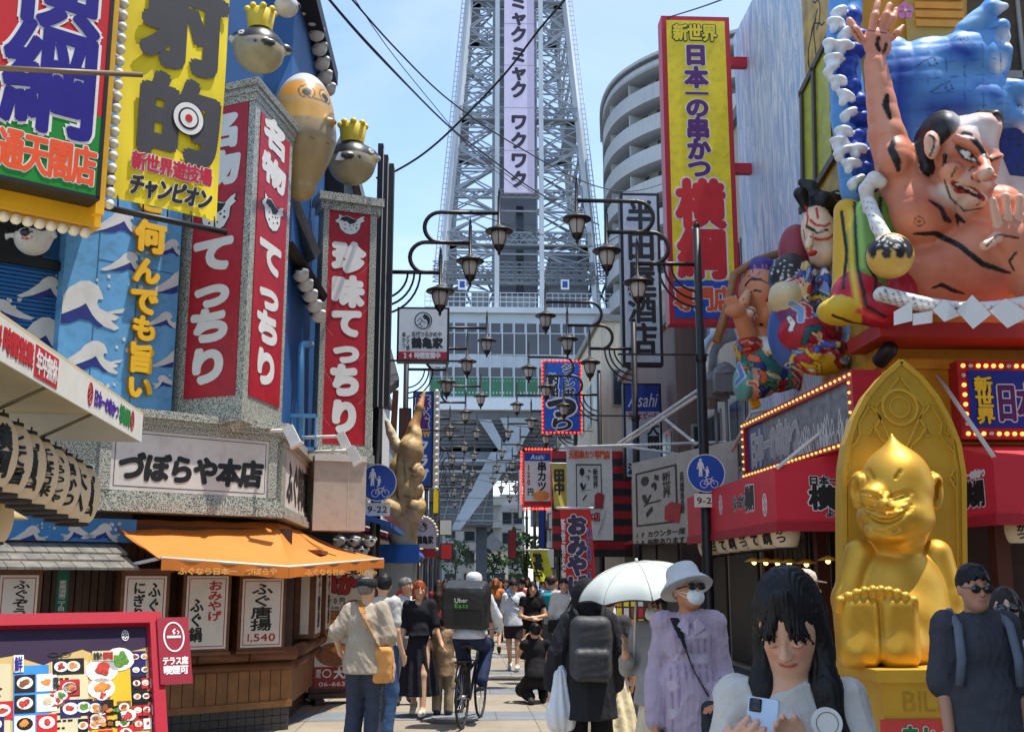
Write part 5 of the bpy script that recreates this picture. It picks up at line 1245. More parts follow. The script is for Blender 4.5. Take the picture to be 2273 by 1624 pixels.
# red awnings ---------------------------------------------------------
awm = M('awning_red', (214, 40, 58), .55, var=.06, s=2, streak=.08)
def red_awning(A, B_, zt_, h_, back, lab_):   # front edge A->B (viewed), back = depth behind
    mw, L = frame((*A, zt_ - h_), (*B_, zt_ - h_)); t = thing('red_awning', lab_, 'awning', mw=mw, group='red restaurant awnings')
    b = MB(); b.box(0, L, .05, h_, -.03, 0); b.box(0, .03, .05, h_, -back, -.0305); b.box(L - .03, L, .05, h_, -back, -.0305)
    b.hull([(0, h_, 0), (L, h_, 0), (L, h_, -back), (0, h_, -back)][::-1], [(0, h_ + .03, 0), (L, h_ + .03, 0), (L, h_ + .3, -back), (0, h_ + .3, -back)][::-1]); b.build('canvas', awm, t)
    b = MB(); b.box(-.03, L + .03, -.07, .05, -.05, .02); b.box(-.03, .0, -.07, .05, -back, -.051); b.box(L, L + .03, -.07, .05, -back, -.051); b.build('valance', M('awning_red_dark', (170, 18, 36), .6), t)
    bpy.context.view_layer.update(); return t, L, h_
a1 = W(1527, 1170, 19.0); a2 = W(1722, 1100, 13.65); z1_ = W(1722, 1042, 13.65).z; z0_ = W(1722, 1166, 13.65).z
t, L, h_ = red_awning(a1.xy, a2.xy, z1_, z1_ - z0_, 1.15, 'long red awning along the street side of the mustard restaurant'); f = onp(t)
def shop_mark(t, x0, x1, y0, y1, s='横綱', m=None):
    text(t, s, (x0, y0, x1, y1), m or blk, 'h', .06, wht, .08, .006, .002)
for px in (1562, 1600, 1698): c = f(px, 1120); emblem(t, c, .11, .15, .003, wht)
a = f(1628, 1130)[0]; c = f(1676, 1130)[0]; text(t, '日本一の串かつ', (a, .3, a + (c - a) * .58, .52), blk, 'h', .05, wht, .07, .004, .002); shop_mark(t, a + (c - a) * .6, c, .26, .6)
end = thing('tmp2', None, None, mw=frame((a2.x, a2.y - .002, z0_), (a2.x + 1, a2.y - .002, z0_))[0]); em = end.matrix_world.copy(); bpy.data.objects.remove(end)
k = letters(t, [('日本一の', (.42, .5, .95, .62), 'h')], wht, .004, .002, .12, 'lettering_outline'); k2 = letters(t, [('日本一の', (.42, .5, .95, .62), 'h'), ('よこづな', (.62, .1, 1.05, .22), 'h')], blk, .008, .002, .05)
k3 = letters(t, [('横綱', (.42, .2, 1.1, .5), 'h'), ('よこづな', (.62, .1, 1.05, .22), 'h')], wht, .004, .002, .1, 'lettering_outline'); k4 = letters(t, [('横綱', (.42, .2, 1.1, .5), 'h')], blk, .008, .002, .055)
bpy.context.view_layer.update()
for q in (k, k2, k3, k4): q.matrix_local = t.matrix_world.inverted() @ em
b = MB(); mi = t.matrix_world.inverted(); b.tube([mi @ W(1725, 1038, 13.6), mi @ WX(1890, 905, XF - .1)], .025, 8); b.tube([mi @ W(1525, 1160, 19), mi @ WX(1640, 1090, XF)], .02, 8); b.build('support_arm', whm, t)
aw1 = t
p0 = W(2209, 1080, 12.0)
t, L, h_ = red_awning((p0.x, 12.0), (p0.x + 3, 12.0), W(2209, 1018, 12).z, W(2209, 1018, 12).z - W(2209, 1150, 12).z, 1.15, 'short red awning at the photo edge beside the golden statue')
mwl = frame((p0.x, 13.15, t.location.z), (p0.x, 12.0, t.location.z))[0]
# its flank faces the street (towards -X)
q1 = letters(t, [('横綱', (.35, .16, .9, .46), 'h'), ('日本一の串かつ', (.3, .48, .95, .58), 'h')], wht, .004, .002, .1, 'lettering_outline'); q2 = letters(t, [('横綱', (.35, .16, .9, .46), 'h')], blk, .008, .002, .055)
bpy.context.view_layer.update(); fl_ = Matrix(((0, 0, -1, p0.x - .002), (-1, 0, 0, 13.15), (0, 1, 0, t.location.z), (0, 0, 0, 1)))
for q in (q1, q2): q.matrix_local = t.matrix_world.inverted() @ fl_
b = MB(); mi = t.matrix_world.inverted(); b.tube([mi @ W(2206, 1014, 12), mi @ W(2080, 832, 13.1)], .026, 8); b.build('support_arm', whm, t)
# lantern row
for i in range(8):
    px = 1612 + i * 23; c = W(px, 1206 - i * 4, 18.4 - i * .62); c.x = a1.x + (a2.x - a1.x) * (19 - c.y) / 5.35 + .22
    lantern(c, .19, .42, ('横綱', '串かつ', 'どて')[i % 3], ['farthest', 'second', 'third', 'fourth', 'fifth', 'sixth', 'seventh', 'nearest'][i] + ' paper lantern below the long red awning, counted from the street end', 'paper lanterns below the long red awning', R(-35))
lantern(W(2258, 1172, 12.4), .14, .34, '串かつ', 'single paper lantern below the short red awning at the photo edge', 'paper lanterns below the short red awning', R(-10))
for i, (px, py, Y) in enumerate(((1674, 1246, 15.5), (1700, 1247, 15.2), (1726, 1248, 14.9), (1752, 1249, 14.6), (1838, 1243, 13.9), (1790, 1250, 14.4))):
    t = thing('pendant_lamp', ['first', 'second', 'third', 'fourth', 'last', 'fifth'][i] + ' lit umbrella shade lamp in the dark open front, counted from the street', 'lamp', tuple(W(px, py, Y)), group='lit pendant lamps in the open front')
    MB().lathe([(.015, .06), (.06, .045), (.14, 0), (.135, -.004), (.02, .04)], 16).build('shade', M('shade_ochre', (200, 140, 50), .5), t); MB().ball((0, 0, -.01), .034, 10, 6).build('bulb', M('bulb_lit'), t); MB().tube([(0, 0, .05), (0, 0, .7)], .006, 5).build('cord', blk, t)
# bulb sign at the right edge
t, Lw, Hw = sign('bulb_sign', 'red and blue sign board ringed by bulbs right of the pointed golden niche', 'shop sign', 2130, 12.9, 2420, 12.9, 800, 974); bpy.context.view_layer.update(); f = onp(t)
MB().box(0, Lw, 0, Hw, -.25, 0).build('board', red, t); b_ = .12; MB().box(b_, Lw - b_, b_ + .02, Hw - b_, .001, .012).build('blue_field', M('field_blue', (26, 44, 150), .4), t)
text(t, '新世界', pbox(f, 2164, 836, 2204, 940), yel, 'v', .05, blk, .05, .013, .003); text(t, '日本一', pbox(f, 2210, 850, 2350, 936), pur, 'h', .06, wht, .06, .013, .003)
q = [(.07 + i * .095, y, .015) for y in (Hw - .065, .065) for i in range(18)] + [(.065, .065 + i * (Hw - .13) / 7, .015) for i in range(1, 7)]; many(t, 'lit_bulb', [e for i, e in enumerate(q) if i % 5 != 1], .028, bulb_m); many(t, 'dead_bulb', q[1::5], .028, bulb_off)
# spot camera on the fascia
t = thing('security_spotlight', 'black cylinder spotlight on the mustard fascia corner', 'spotlight', tuple(W(1966, 786, 12.9)))
b = MB(); b.T = Matrix.Rotation(R(60), 4, 'X') @ Matrix.Rotation(R(15), 4, 'Y'); b.lathe([(.09, -.16), (.1, -.14), (.1, .1), (.07, .16), (.001, .17)], 14); b.T = Matrix(); b.tube([(0, .1, 0), (.16, .14, .06)], .03, 8); b.build('housing', dark, t)
# front wall above: shutters, window, wave art
t, Lw, Hw = sign('upper_front', 'upper front with orange louvres, dark window and white wave picture behind the wrestler', 'wall panel', 2020, YC - .03, 2460, YC - .03, -120, 480); bpy.context.view_layer.update(); f = onp(t)
MB().box(0, Lw, 0, Hw, -.0, .01).build('panel', M('panel_ochre', (206, 160, 80), .5, var=.1), t)
b = MB()
for i in range(12): y = f(2080, 62)[1] + i * .13; b.box(f(2030, 40)[0], f(2136, 40)[0], y, y + .09, .011, .04)
b.build('louvre', M('louvre_orange', (226, 150, 50), .5), t)
quad_on(f, [(2146, -100), (2300, -100), (2300, 160), (2146, 160)], .011, .03).build('window', M('window_brown', (84, 70, 50), .25, var=.3), t)
k = MB(); k.box(f(2250, 0)[0], f(2258, 0)[0], f(0, 160)[1], Hw, .031, .06); k.box(f(2140, 0)[0], f(2310, 0)[0], f(2200, 176)[1], f(2200, 160)[1], .031, .06); k.build('window_frame', M('alloy', (150, 146, 138), .4), t)
quad_on(f, [(2190, 200), (2420, 200), (2420, 475), (2190, 475)], .011, .02).build('white_picture', offw, t)
quad_on(f, [(2218, 290), (2255, 262), (2330, 270), (2330, 400), (2240, 390), (2216, 330)], .021, .025).build('blue_picture', M('picture_navy', (24, 40, 120), .4, var=.5, s=12), t)
# ============================================================ floats
fl_m = M('float_paint', attr=True, rough=.45, var=.05, s=3, spec=.4)
def PX(Y0):
    def p(px, py, dy=0): return tuple(W(px, py, Y0 + dy))
    return p, Y0 / 2439
SK, SKD, SKL, BKC = (216, 140, 110), (190, 100, 70), (234, 186, 160), (26, 24, 26)
p, u = PX(12.3)
s = Sculpt(.019, SK)
s.ell(p(2120, 500, .25), (150 * u, .5, 135 * u), .15); s.ell(p(2130, 610, .15), (165 * u, .6, 75 * u), .15); s.ell(p(2045, 475, .0), (78 * u, .4, 78 * u), .08)
s.ell(p(2180, 560, -.1), (95 * u, .4, 72 * u), .08)
s.cap(p(2012, 425, .1), p(1968, 300, -.05), 62 * u, 42 * u, .12); s.cap(p(1968, 300, -.05), p(1942, 140, -.15), 42 * u, 27 * u, .06); s.ell(p(1985, 350, -.15), (40 * u, .2, 50 * u), .06)
s.ell(p(1947, 95, -.18), (36 * u, .1, 44 * u), .04)
for a, c, e, r_ in (((1912, 88), (1898, 66), (1885, 46), 12), ((1936, 62), (1942, 35), (1949, 6), 11), ((1956, 58), (1966, 34), (1974, 12), 11), ((1970, 62), (1981, 42), (1989, 22), 10), ((1980, 84), (1992, 72), (2004, 58), 9)):
    s.chain([p(*a, -.2), p(*c, -.24), p(*e, -.22)], [r_ * u, r_ * u * .95, r_ * u * .75], .015, (222, 150, 118))
s.cap(p(2075, 430, .1), p(2120, 400, 0), 62 * u, 60 * u, .08)
s.ell(p(2135, 352, -.15), (80 * u, .46, 100 * u), .06, None, rot=(0, -14, 0)); s.ell(p(2162, 300, -.2), (56 * u, .42, 46 * u), .08); s.ell(p(2135, 418, -.25), (56 * u, .34, 42 * u), .08, (222, 176, 150)); s.ell(p(2160, 448, -.36), (24 * u, .2, 18 * u), .05, (226, 190, 166)); s.ell(p(2112, 385, -.42), (30 * u, .16, 26 * u), .06)
s.cap(p(2180, 345, -.62), p(2188, 386, -.84), 11 * u, 19 * u, .04, SKL); s.ell(p(2166, 392, -.72), (13 * u, .08, 11 * u), .02); s.ell(p(2203, 394, -.7), (10 * u, .08, 9 * u), .02)
s.chain([p(2125, 308, -.56), p(2158, 318, -.62), p(2188, 346, -.66)], [12 * u, 14 * u, 9 * u], .03); s.chain([p(2196, 354, -.62), p(2222, 346, -.42)], [8 * u, 7 * u], .03)
HR = (30, 30, 34); s.ell(p(2080, 304, -.12), (47 * u, .42, 60 * u), .015, HR, rot=(0, 20, 0)); s.cap(p(2058, 372, -.2), p(2046, 330, -.1), 18 * u, 24 * u, .03, HR); s.cap(p(2098, 345, -.5), p(2094, 372, -.45), 7 * u, 4 * u, .01, HR); s.cap(p(2176, 256, .0), p(2208, 262, -.42), 14 * u, 20 * u, .02, HR); s.ell(p(2211, 263, -.52), (13 * u, .06, 13 * u), .01, (90, 90, 94), '-')
s.ell(p(2069, 322, -.42), (19 * u, .1, 36 * u), .015, SKL); s.ell(p(2069, 320, -.54), (10 * u, .07, 22 * u), .015, SKD, '-')
s.ell(p(2212, 462, -.25), (60 * u, .3, 55 * u), .1); s.ell(p(2246, 515, -.6), (48 * u, .1, 38 * u), .06); s.cap(p(2300, 620, -.3), p(2250, 540, -.5), 58 * u, 40 * u, .08)
for a, e, r_ in (((2214, 500), (2204, 446), 12), ((2236, 492), (2232, 436), 12), ((2258, 492), (2262, 438), 12), ((2278, 500), (2290, 452), 11), ((2212, 528), (2184, 545), 14)): s.cap(p(*a, -.62), p(*e, -.7), r_ * u, r_ * u * .85, .018, SKL)
m_ = [s.on(x, y, 12.3) for x, y in ((2122, 412), (2136, 420), (2152, 422), (2168, 430), (2178, 440))]
for q in m_: s.ell(q, (9 * u, .06, 8 * u), .01, None, '-')
def brush(s, Y0, u): return lambda pts, r_, c=BKC, so=.01: s.pf(pts, tuple(q * u for q in r_) if isinstance(r_, tuple) else r_ * u, c, so, Y0)
B_ = brush(s, 12.3, u)
for q, r_, c, so in (([(1975, 300), (1945, 150)], 8, (232, 170, 140), .2), ([(2040, 440), (2120, 470)], 30, SKD, .3), ([(2060, 560), (2200, 610)], 16, (196, 108, 78), .3), ([(2100, 600), (2160, 650)], 30, (204, 116, 86), .3), ([(2150, 268), (2205, 292)], 26, (232, 230, 228), .3), ([(2088, 425), (2140, 458)], 18, (228, 212, 196), .16), ([(2130, 342), (2178, 362)], 15, (196, 84, 44), .14), ([(2200, 400), (2205, 430)], 12, (200, 96, 60), .12), ([(2105, 390)], 14, (234, 168, 130), .14)): B_(q, r_, c, so)
for q, r_ in (([(1952, 112), (1946, 100), (1950, 84)], 5), ([(1962, 118), (1968, 98)], 4.5), ([(1970, 212), (1966, 232), (1976, 262)], (6, 9, 5)), ([(1992, 180), (2006, 216), (2018, 250)], (5, 8, 4)), ([(1984, 308), (1978, 330), (1992, 360), (1994, 378)], (5, 9, 9, 5)), ([(2030, 520), (2075, 518), (2130, 545), (2180, 585), (2240, 606)], (4, 7, 7, 7, 4)), ([(2062, 445), (2090, 462), (2100, 485), (2110, 492)], (3, 6, 8, 4)), ([(2140, 494), (2124, 478), (2128, 504)], (4, 6, 2)), ([(2070, 640), (2090, 632), (2120, 646), (2140, 652)], (3, 6, 6, 3)), ([(2190, 546), (2215, 520), (2260, 528)], 2.5), ([(2255, 560), (2240, 580), (2250, 600)], 3), ([(1890, 60), (1912, 92)], 1.6), ([(1925, 68), (1985, 76)], 1.8),
    ([(2140, 296), (2160, 304), (2178, 326), (2190, 350), (2200, 354)], (6, 10, 8, 6, 3)), ([(2120, 300), (2140, 296)], (2, 6)), ([(2203, 357), (2224, 348)], (6, 3)), ([(2170, 362), (2152, 378), (2158, 396), (2172, 402)], 2.2), ([(2174, 404), (2192, 404)], 2.6), ([(2204, 392), (2212, 404)], 2), ([(2062, 300), (2074, 306), (2072, 328), (2064, 346)], 2.6), ([(2096, 400), (2110, 440), (2140, 468), (2180, 462)], 2.4), ([(2122, 372), (2112, 392)], 2), ([(2175, 448), (2168, 456)], 2)): B_(q, r_)
B_([(2124, 326), (2146, 344), (2176, 366)], (5, 12, 3)); B_([(2132, 335), (2148, 344), (2164, 357)], (2, 8, 2), (232, 230, 224), .006); B_([(2157, 347)], 5.5, BKC, .006)
B_([(2196, 372), (2216, 364)], (7, 4)); B_([(2199, 371), (2213, 366)], (4, 2), (232, 230, 224), .006); B_([(2203, 369)], 3, BKC, .006)
B_([(2116, 406), (2126, 420), (2152, 420), (2184, 442)], (7, 11, 10, 6), (160, 40, 34), .008); B_([(2120, 412), (2152, 424), (2176, 438)], (4, 6, 4), (60, 14, 14), .006); B_([(2122, 409), (2150, 418), (2176, 434)], 2.6, (232, 222, 206), .005)
for y in (448, 470): B_([(2040, 492)], 12, BKC, .006)
B_([(2040, 492)], 9.5, SK, .006); B_([(2040, 492)], 5, (150, 70, 50), .006)
sumo = thing('wrestler_float', 'giant painted wrestler float with raised arm and scowling face on the corner', 'float', tuple(W(2110, 730, 12.6)))
bpy.context.view_layer.update(); o = sumo.location
s.build('body', fl_m, sumo, origin=o, fold=pillow(.012, .24, .2))
# rope, ball, sash and paper strips
q = Sculpt(.026, (222, 222, 218)); q.chain([p(1930, 470, .1), p(1922, 420, 0), p(1940, 396, -.1), p(1955, 405, -.1)], [15 * u, 17 * u, 17 * u, 15 * u], .02); q.chain([p(1930, 450, -.1), p(1948, 500, -.25), p(1965, 530, -.35)], [15 * u, 17 * u, 18 * u], .02)
for i in range(9): t_ = i / 8; x = 1924 + 40 * t_; y = 402 + 120 * t_; q.pf([(x - 22, y), (x + 22, y + 7)], 1.3 * u, (40, 40, 50), .008)
q.build('shoulder_rope', fl_m, sumo, origin=o)
q = Sculpt(.026, (220, 176, 84)); q.ell(p(1976, 568, -.45), (52 * u,) * 3, .01)
q.pf([(1938, 540), (1976, 530), (2014, 543)], 24 * u, (38, 34, 34), .01); [q.pf([(x, 562)], 11 * u, (38, 34, 34), .01) for x in (1938, 1968, 1998, 2018)]
random.seed(6)
for i in range(40): q.pf([(random.uniform(1945, 2010), random.uniform(520, 548))], random.uniform(1.5, 4) * u, (220, 218, 214), .006)
q.build('dumpling_ball', fl_m, sumo, origin=o)
q = Sculpt(.028, (222, 222, 220)); n = 26
for i in range(n):
    t_ = i / (n - 1); x = 1955 + 400 * t_; y = 652 + 34 * math.sin(math.pi * t_); y2 = y + (8 if i % 2 else -8); q.ell(p(x, y, -.5 + .1 * abs(t_ - .5)), (15 * u, .14, 17 * u), .03, rot=(0, 35, 0))
[q.pf([(1955 + 400 * i / n - 7, 636 + 34 * math.sin(math.pi * i / n)), (1955 + 400 * i / n + 7, 670 + 34 * math.sin(math.pi * i / n))], 1.6 * u, (50, 56, 90), .008) for i in range(n)]
q.build('belt_rope', fl_m, sumo, origin=o)
b = MB(); wht_f = M('paper_white', (224, 226, 226), .5, var=.04)
for pts, d in (([(1984, 692), (2025, 668), (2025, 712), (1984, 722)], -.72), ([(2026, 696), (2070, 690), (2070, 716), (2026, 722)], -.7), ([(2070, 688), (2096, 664), (2132, 700), (2096, 714)], -.74), ([(2124, 690), (2158, 654), (2200, 698), (2160, 730)], -.78), ([(2196, 690), (2232, 662), (2290, 700), (2236, 728)], -.74)):
    b.hull([p(*k, d) for k in pts][::-1], [p(*k, d + .1) for k in pts][::-1])
b.T = Matrix(); b.v = [tuple(Vector(v) - o) for v in b.v]; b.build('paper_strip', wht_f, sumo)
q = Sculpt(.02, (178, 28, 48))
q.ell(p(1935, 560, .3), (62 * u, .35, 150 * u), .1, (104, 150, 62), rot=(0, 6, 0)); q.ell(p(1905, 660, .3), (60 * u, .35, 60 * u), .1, (184, 30, 48)); q.ell(p(1960, 690, .1), (50 * u, .4, 36 * u), .1, (176, 24, 46)); q.cap(p(1880, 470, .5), p(1885, 640, .4), 32 * u, 40 * u, .08, (216, 170, 40)); q.ell(p(1870, 690, .3), (60 * u, .3, 34 * u), .08, (214, 176, 40))
q.ell(p(1990, 650, .2), (40 * u, .35, 70 * u), .06, (176, 28, 46))
for a in (((1896, 440), (1900, 520), (1905, 600), (1925, 680), (1965, 702)), ((1932, 545), (1920, 575), (1945, 620), (1940, 660), (1975, 672)), ((1850, 700), (1890, 715), (1935, 722)), ((1868, 470), (1880, 560), (1872, 640)), ((1955, 430), (1950, 520))): q.pf(a, 4.5 * u, BKC, .01)
for a, c in ((((1886, 470), (1892, 600), (1905, 680)), (226, 190, 60)), (((1908, 470), (1915, 590)), (150, 190, 96)), (((1905, 690), (1960, 712)), (214, 60, 60))): q.pf(a, 7 * u, c, .05)
q.build('robe', fl_m, sumo, origin=o)
MB().box(-.9, 2.5, -.1, 1.0, -.12, .06).build('float_base', M('float_red', (170, 40, 30), .5), sumo)
# blue wave float ------------------------------------------------------
wf = thing('wave_float', 'great blue wave float with clawed white foam behind the wrestler', 'float', tuple(W(2080, 300, 13.0))); o2 = wf.location
p2, u2 = PX(12.85); s = Sculpt(.022, (92, 152, 214))
BD, BL_, FO = (22, 62, 160), (130, 186, 226), (226, 234, 240)
s.ell(p2(2080, 190, .1), (110 * u2, .25, 130 * u2), .1); s.ell(p2(2160, 130, .0), (95 * u2, .25, 75 * u2), .1); s.ell(p2(2170, 230, .0), (100 * u2, .25, 70 * u2), .1); s.ell(p2(2000, 240, .15), (70 * u2, .2, 190 * u2), .1)
for a, c, e, r_ in (((2150, 70), (2200, 20), (2230, 14), 34), ((2180, 90), (2220, 62), (2236, 84), 30), ((2190, 130), (2228, 112), (2222, 140), 26), ((2210, 200), (2260, 200), (2282, 236), 34), ((2220, 260), (2262, 262), (2275, 290), 30)):
    s.chain([p2(*a, 0), p2(*c, -.12), p2(*e, -.16)], [r_ * u2, r_ * u2 * .7, r_ * u2 * .3], .06)
s.chain([p2(1880, -30, .1), p2(1870, 100, .1), p2(1885, 260, .2), p2(1905, 420, .3)], [42 * u2, 40 * u2, 42 * u2, 44 * u2], .08)
for x, y in ((1862, 25), (1850, 128), (1860, 178), (1878, 212), (1872, 290), (1868, 335), (1900, 400), (1880, 70), (1846, 150), (1884, 250), (1862, 312), (1856, 50), (1890, 362), (1872, 100), (1904, 330), (1846, 98)): s.ell(p2(x, y, -.18), (24 * u2, .12, 11 * u2), .04, FO, rot=(0, (x * 7 + y * 3) % 70 - 35, 0)); s.ell(p2(x - 6, y + 12, -.16), (10 * u2, .1, 13 * u2), .03, FO); s.ell(p2(x + 28, y + 14, -.02), (26 * u2, .16, 20 * u2), .07, BD)
V_ = brush(s, 12.85, u2)
for bx, by in ((1990, 30), (2040, 62), (2100, 40), (2160, 28)): V_([(bx, by)], 16, (160, 204, 236), .2)
V_([(2000, 150), (1990, 320)], 34, BD, .35); V_([(2120, 108), (2150, 120)], 18, BD, .2); V_([(2070, 240), (2130, 235)], 24, BD, .3); V_([(2180, 190), (2215, 215)], 10, BD, .2); V_([(2050, 72), (2110, 52), (2165, 40)], 14, (150, 196, 232), .2); V_([(2080, 160), (2170, 170)], 8, (110, 166, 222), .2)
for e in ((2230, 14), (2236, 84), (2222, 140), (2284, 240), (2276, 292)): V_([e], 16, FO, .2)
for e in ((2244, 22), (2248, 96), (2226, 150)): V_([(e[0] - 8, e[1]), e], 9, (240, 244, 246), .06)
for bx in ((2030, 150), (2066, 205), (2060, 262), (2100, 96)): V_([(bx[0], bx[1]), (bx[0] + 24, bx[1] - 16), (bx[0] + 42, bx[1] - 24), (bx[0] + 50, bx[1] - 8), (bx[0] + 38, bx[1] - 2), (bx[0] + 30, bx[1] - 10)], 1.7, (20, 40, 90), .008)
for i in range(7): V_([(1980 + 40 * i, 40 + 8 * i), (1975 + 42 * i, 300)], .8, (40, 84, 150), .008); V_([(1970, 80 + 34 * i), (2240, 60 + 34 * i)], .8, (40, 84, 150), .008)
s.build('foam_wave', fl_m, wf, origin=o2, fold=pillow(.012, .22, .19))
t = thing('blossom_emblem', 'pink cherry blossom emblem above the raised float hand', 'emblem', tuple(W(2008, 25, 12.4))); b = MB(); b.T = frame((0, 0, 0), (1, 0, 0))[0]
for k in range(5): a = R(90 + 72 * k); b.disc((.07 * math.cos(a), .07 * math.sin(a)), .045, .05, 0, .02, 12)
b.build('petal', M('petal_pink', (214, 130, 176), .5), t); b = MB(); b.T = frame((0, -.021, 0), (1, -.021, 0))[0]; b.disc((0, 0), .02, .02, 0, .01, 10); b.build('heart', wht, t)
# kabuki figure ---------------------------------------------------------
p, u = PX(14.2); kb = thing('actor_float', 'painted warrior float with red lined white face and black topknot', 'float', tuple(W(1830, 760, 14.4))); o3 = kb.location
s = Sculpt(.018, (232, 196, 160)); F_ = (236, 204, 168)
s.ell(p(1818, 520, 0), (38 * u, .32, 68 * u), .06, F_, rot=(0, -10, 0)); s.ell(p(1826, 570, -.02), (28 * u, .28, 30 * u), .06, F_); s.cap(p(1800, 520, -.32), p(1796, 545, -.4), 7 * u, 10 * u, .03, F_); s.ell(p(1803, 562, -.3), (11 * u, .1, 6 * u), .02, (206, 60, 50))
s.ell(p(1820, 455, .05), (36 * u, .3, 30 * u), .04, BKC); s.cap(p(1795, 470, .0), p(1776, 430, -.05), 10 * u, 16 * u, .03, BKC); s.chain([p(1815, 450, 0), p(1800, 415, -.05), p(1780, 405, -.05)], [22 * u, 16 * u, 10 * u], .03, (40, 44, 50)); s.chain([p(1845, 455, .1), p(1880, 440, .15), p(1895, 470, .2)], [30 * u, 28 * u, 14 * u], .04, BKC)
RD = (190, 30, 34); K_ = brush(s, 14.2, u)
for q in ([(1798, 488), (1812, 500), (1832, 502), (1852, 490)], [(1800, 526), (1818, 532), (1838, 530), (1856, 516)], [(1806, 588), (1826, 600), (1846, 586)], [(1788, 460), (1794, 482), (1790, 505)], [(1812, 462), (1816, 484)]): K_(q, 3.2, RD)
for q, r_ in (([(1790, 502), (1808, 512)], 4), ([(1812, 516), (1836, 510)], 3.4), ([(1784, 512), (1786, 530)], 2), ([(1860, 520), (1856, 570), (1838, 600)], 2), ([(1800, 548), (1808, 552)], 2)): K_(q, r_)
K_([(1815, 513), (1828, 511)], 1.6, (230, 226, 220)); K_([(1797, 564), (1812, 560)], 3, (200, 40, 40))
for k in range(4): K_([(1856, 428 + k * 16), (1888, 436 + k * 18)], 2.2, (220, 220, 220))
s.build('head', fl_m, kb, origin=o3)
q = Sculpt(.02, (60, 110, 120)); q.ell(p(1850, 680, .2), (62 * u, .35, 95 * u), .1, (186, 190, 196)); q.ell(p(1868, 520, .3), (26 * u, .2, 60 * u), .05, (110, 160, 215)); q.ell(p(1755, 620, .2), (52 * u, .3, 62 * u), .08, (44, 42, 44)); q.ell(p(1745, 660, .1), (40 * u, .3, 36 * u), .08, (214, 196, 150)); q.ell(p(1800, 740, .1), (75 * u, .35, 52 * u), .08, (176, 30, 50)); q.ell(p(1820, 800, .0), (70 * u, .3, 34 * u), .06, (214, 172, 40)); q.cap(p(1880, 600, .1), p(1890, 790, .1), 24 * u, 30 * u, .06, (176, 30, 50)); q.ell(p(1850, 770, -.2), (30 * u, .2, 16 * u), .04, (70, 50, 130)); q.ell(p(1808, 785, -.2), (20 * u, .2, 20 * u), .04, (226, 190, 50)); q.ell(p(1790, 625, -.1), (12 * u, .2, 50 * u), .04, (216, 176, 110)); q.ell(p(1830, 640, -.2), (14 * u, .2, 50 * u), .05, (120, 150, 206))
def patches(q, x0, x1, y0, y1, n, pal, Y0=14.2):
    for i in range(n):
        x, y = random.uniform(x0, x1), random.uniform(y0, y1); a = random.uniform(-1.4, 1.4); ln = random.uniform(10, 30); w_ = random.uniform(3, 8); pts = [(x, y), (x + ln * math.cos(a), y + ln * math.sin(a)), (x + ln * 1.6 * math.cos(a + .5), y + ln * 1.6 * math.sin(a + .5))]
        q.pf(pts, (w_ + 2.2) * u, BKC if i % 3 else (226, 220, 206), .008, Y0); q.pf(pts, w_ * u, random.choice(pal), .008, Y0)
        if i % 2: q.pf([(x + 3, y + 2), (x + ln * .5 * math.cos(a), y + ln * .5 * math.sin(a))], 1.6 * u, random.choice(pal), .006, Y0)
q.ell(p(1900, 690, .1), (50 * u, .3, 110 * u), .06, (184, 36, 50)); q.ell(p(1905, 500, .4), (34 * u, .25, 100 * u), .05, (200, 150, 60)); q.ell(p(1760, 740, .3), (60 * u, .25, 90 * u), .05, (60, 90, 150)); q.ell(p(1770, 560, .5), (46 * u, .2, 70 * u), .05, (150, 60, 70)); q.ell(p(1790, 690, .15), (70 * u, .3, 70 * u), .06, (120, 60, 110)); random.seed(31); patches(q, 1745, 1915, 600, 825, 60, [(190, 40, 56), (226, 184, 60), (30, 92, 100), (236, 230, 220), (60, 90, 170), (120, 160, 210), (176, 30, 50)])
for i in range(40): q.pf([(random.uniform(1712, 1785), random.uniform(572, 640))], 2.4 * u, (226, 224, 216), .006, 14.2)
q.build('robe', fl_m, kb, origin=o3)
# laughing man float ---------------------------------------------------
p, u = PX(16.2); mn = thing('merry_man_float', 'painted laughing man float with purple cap leaning over the street', 'float', tuple(W(1700, 850, 16.4))); o4 = mn.location
s = Sculpt(.019, (212, 138, 96)); s.ell(p(1690, 655, 0), (50 * u, .4, 66 * u), .06, (214, 140, 98), rot=(0, -16, 0)); s.ell(p(1700, 705, -.02), (34 * u, .3, 30 * u), .06, (206, 128, 84)); s.cap(p(1660, 650, -.3), p(1652, 668, -.4), 9 * u, 13 * u, .04, (222, 160, 124)); s.ell(p(1664, 692, -.3), (15 * u, .12, 13 * u), .03, (232, 190, 160))
s.cap(p(1690, 605, 0), p(1720, 620, .05), 38 * u, 34 * u, .04, (76, 54, 130)); s.ell(p(1722, 645, .0), (26 * u, .3, 18 * u), .03, BKC); s.cap(p(1690, 745, .1), p(1700, 720, .1), 34 * u, 30 * u, .06)
s.cap(p(1660, 740, -.1), p(1640, 690, -.3), 22 * u, 18 * u, .04); s.ell(p(1632, 690, -.35), (24 * u, .12, 16 * u), .04)
for k in range(4): s.cap(p(1622 + k * 7, 686, -.4), p(1608 + k * 8, 664 - k * 2, -.42), 5 * u, 4 * u, .015)
K_ = brush(s, 16.2, u)
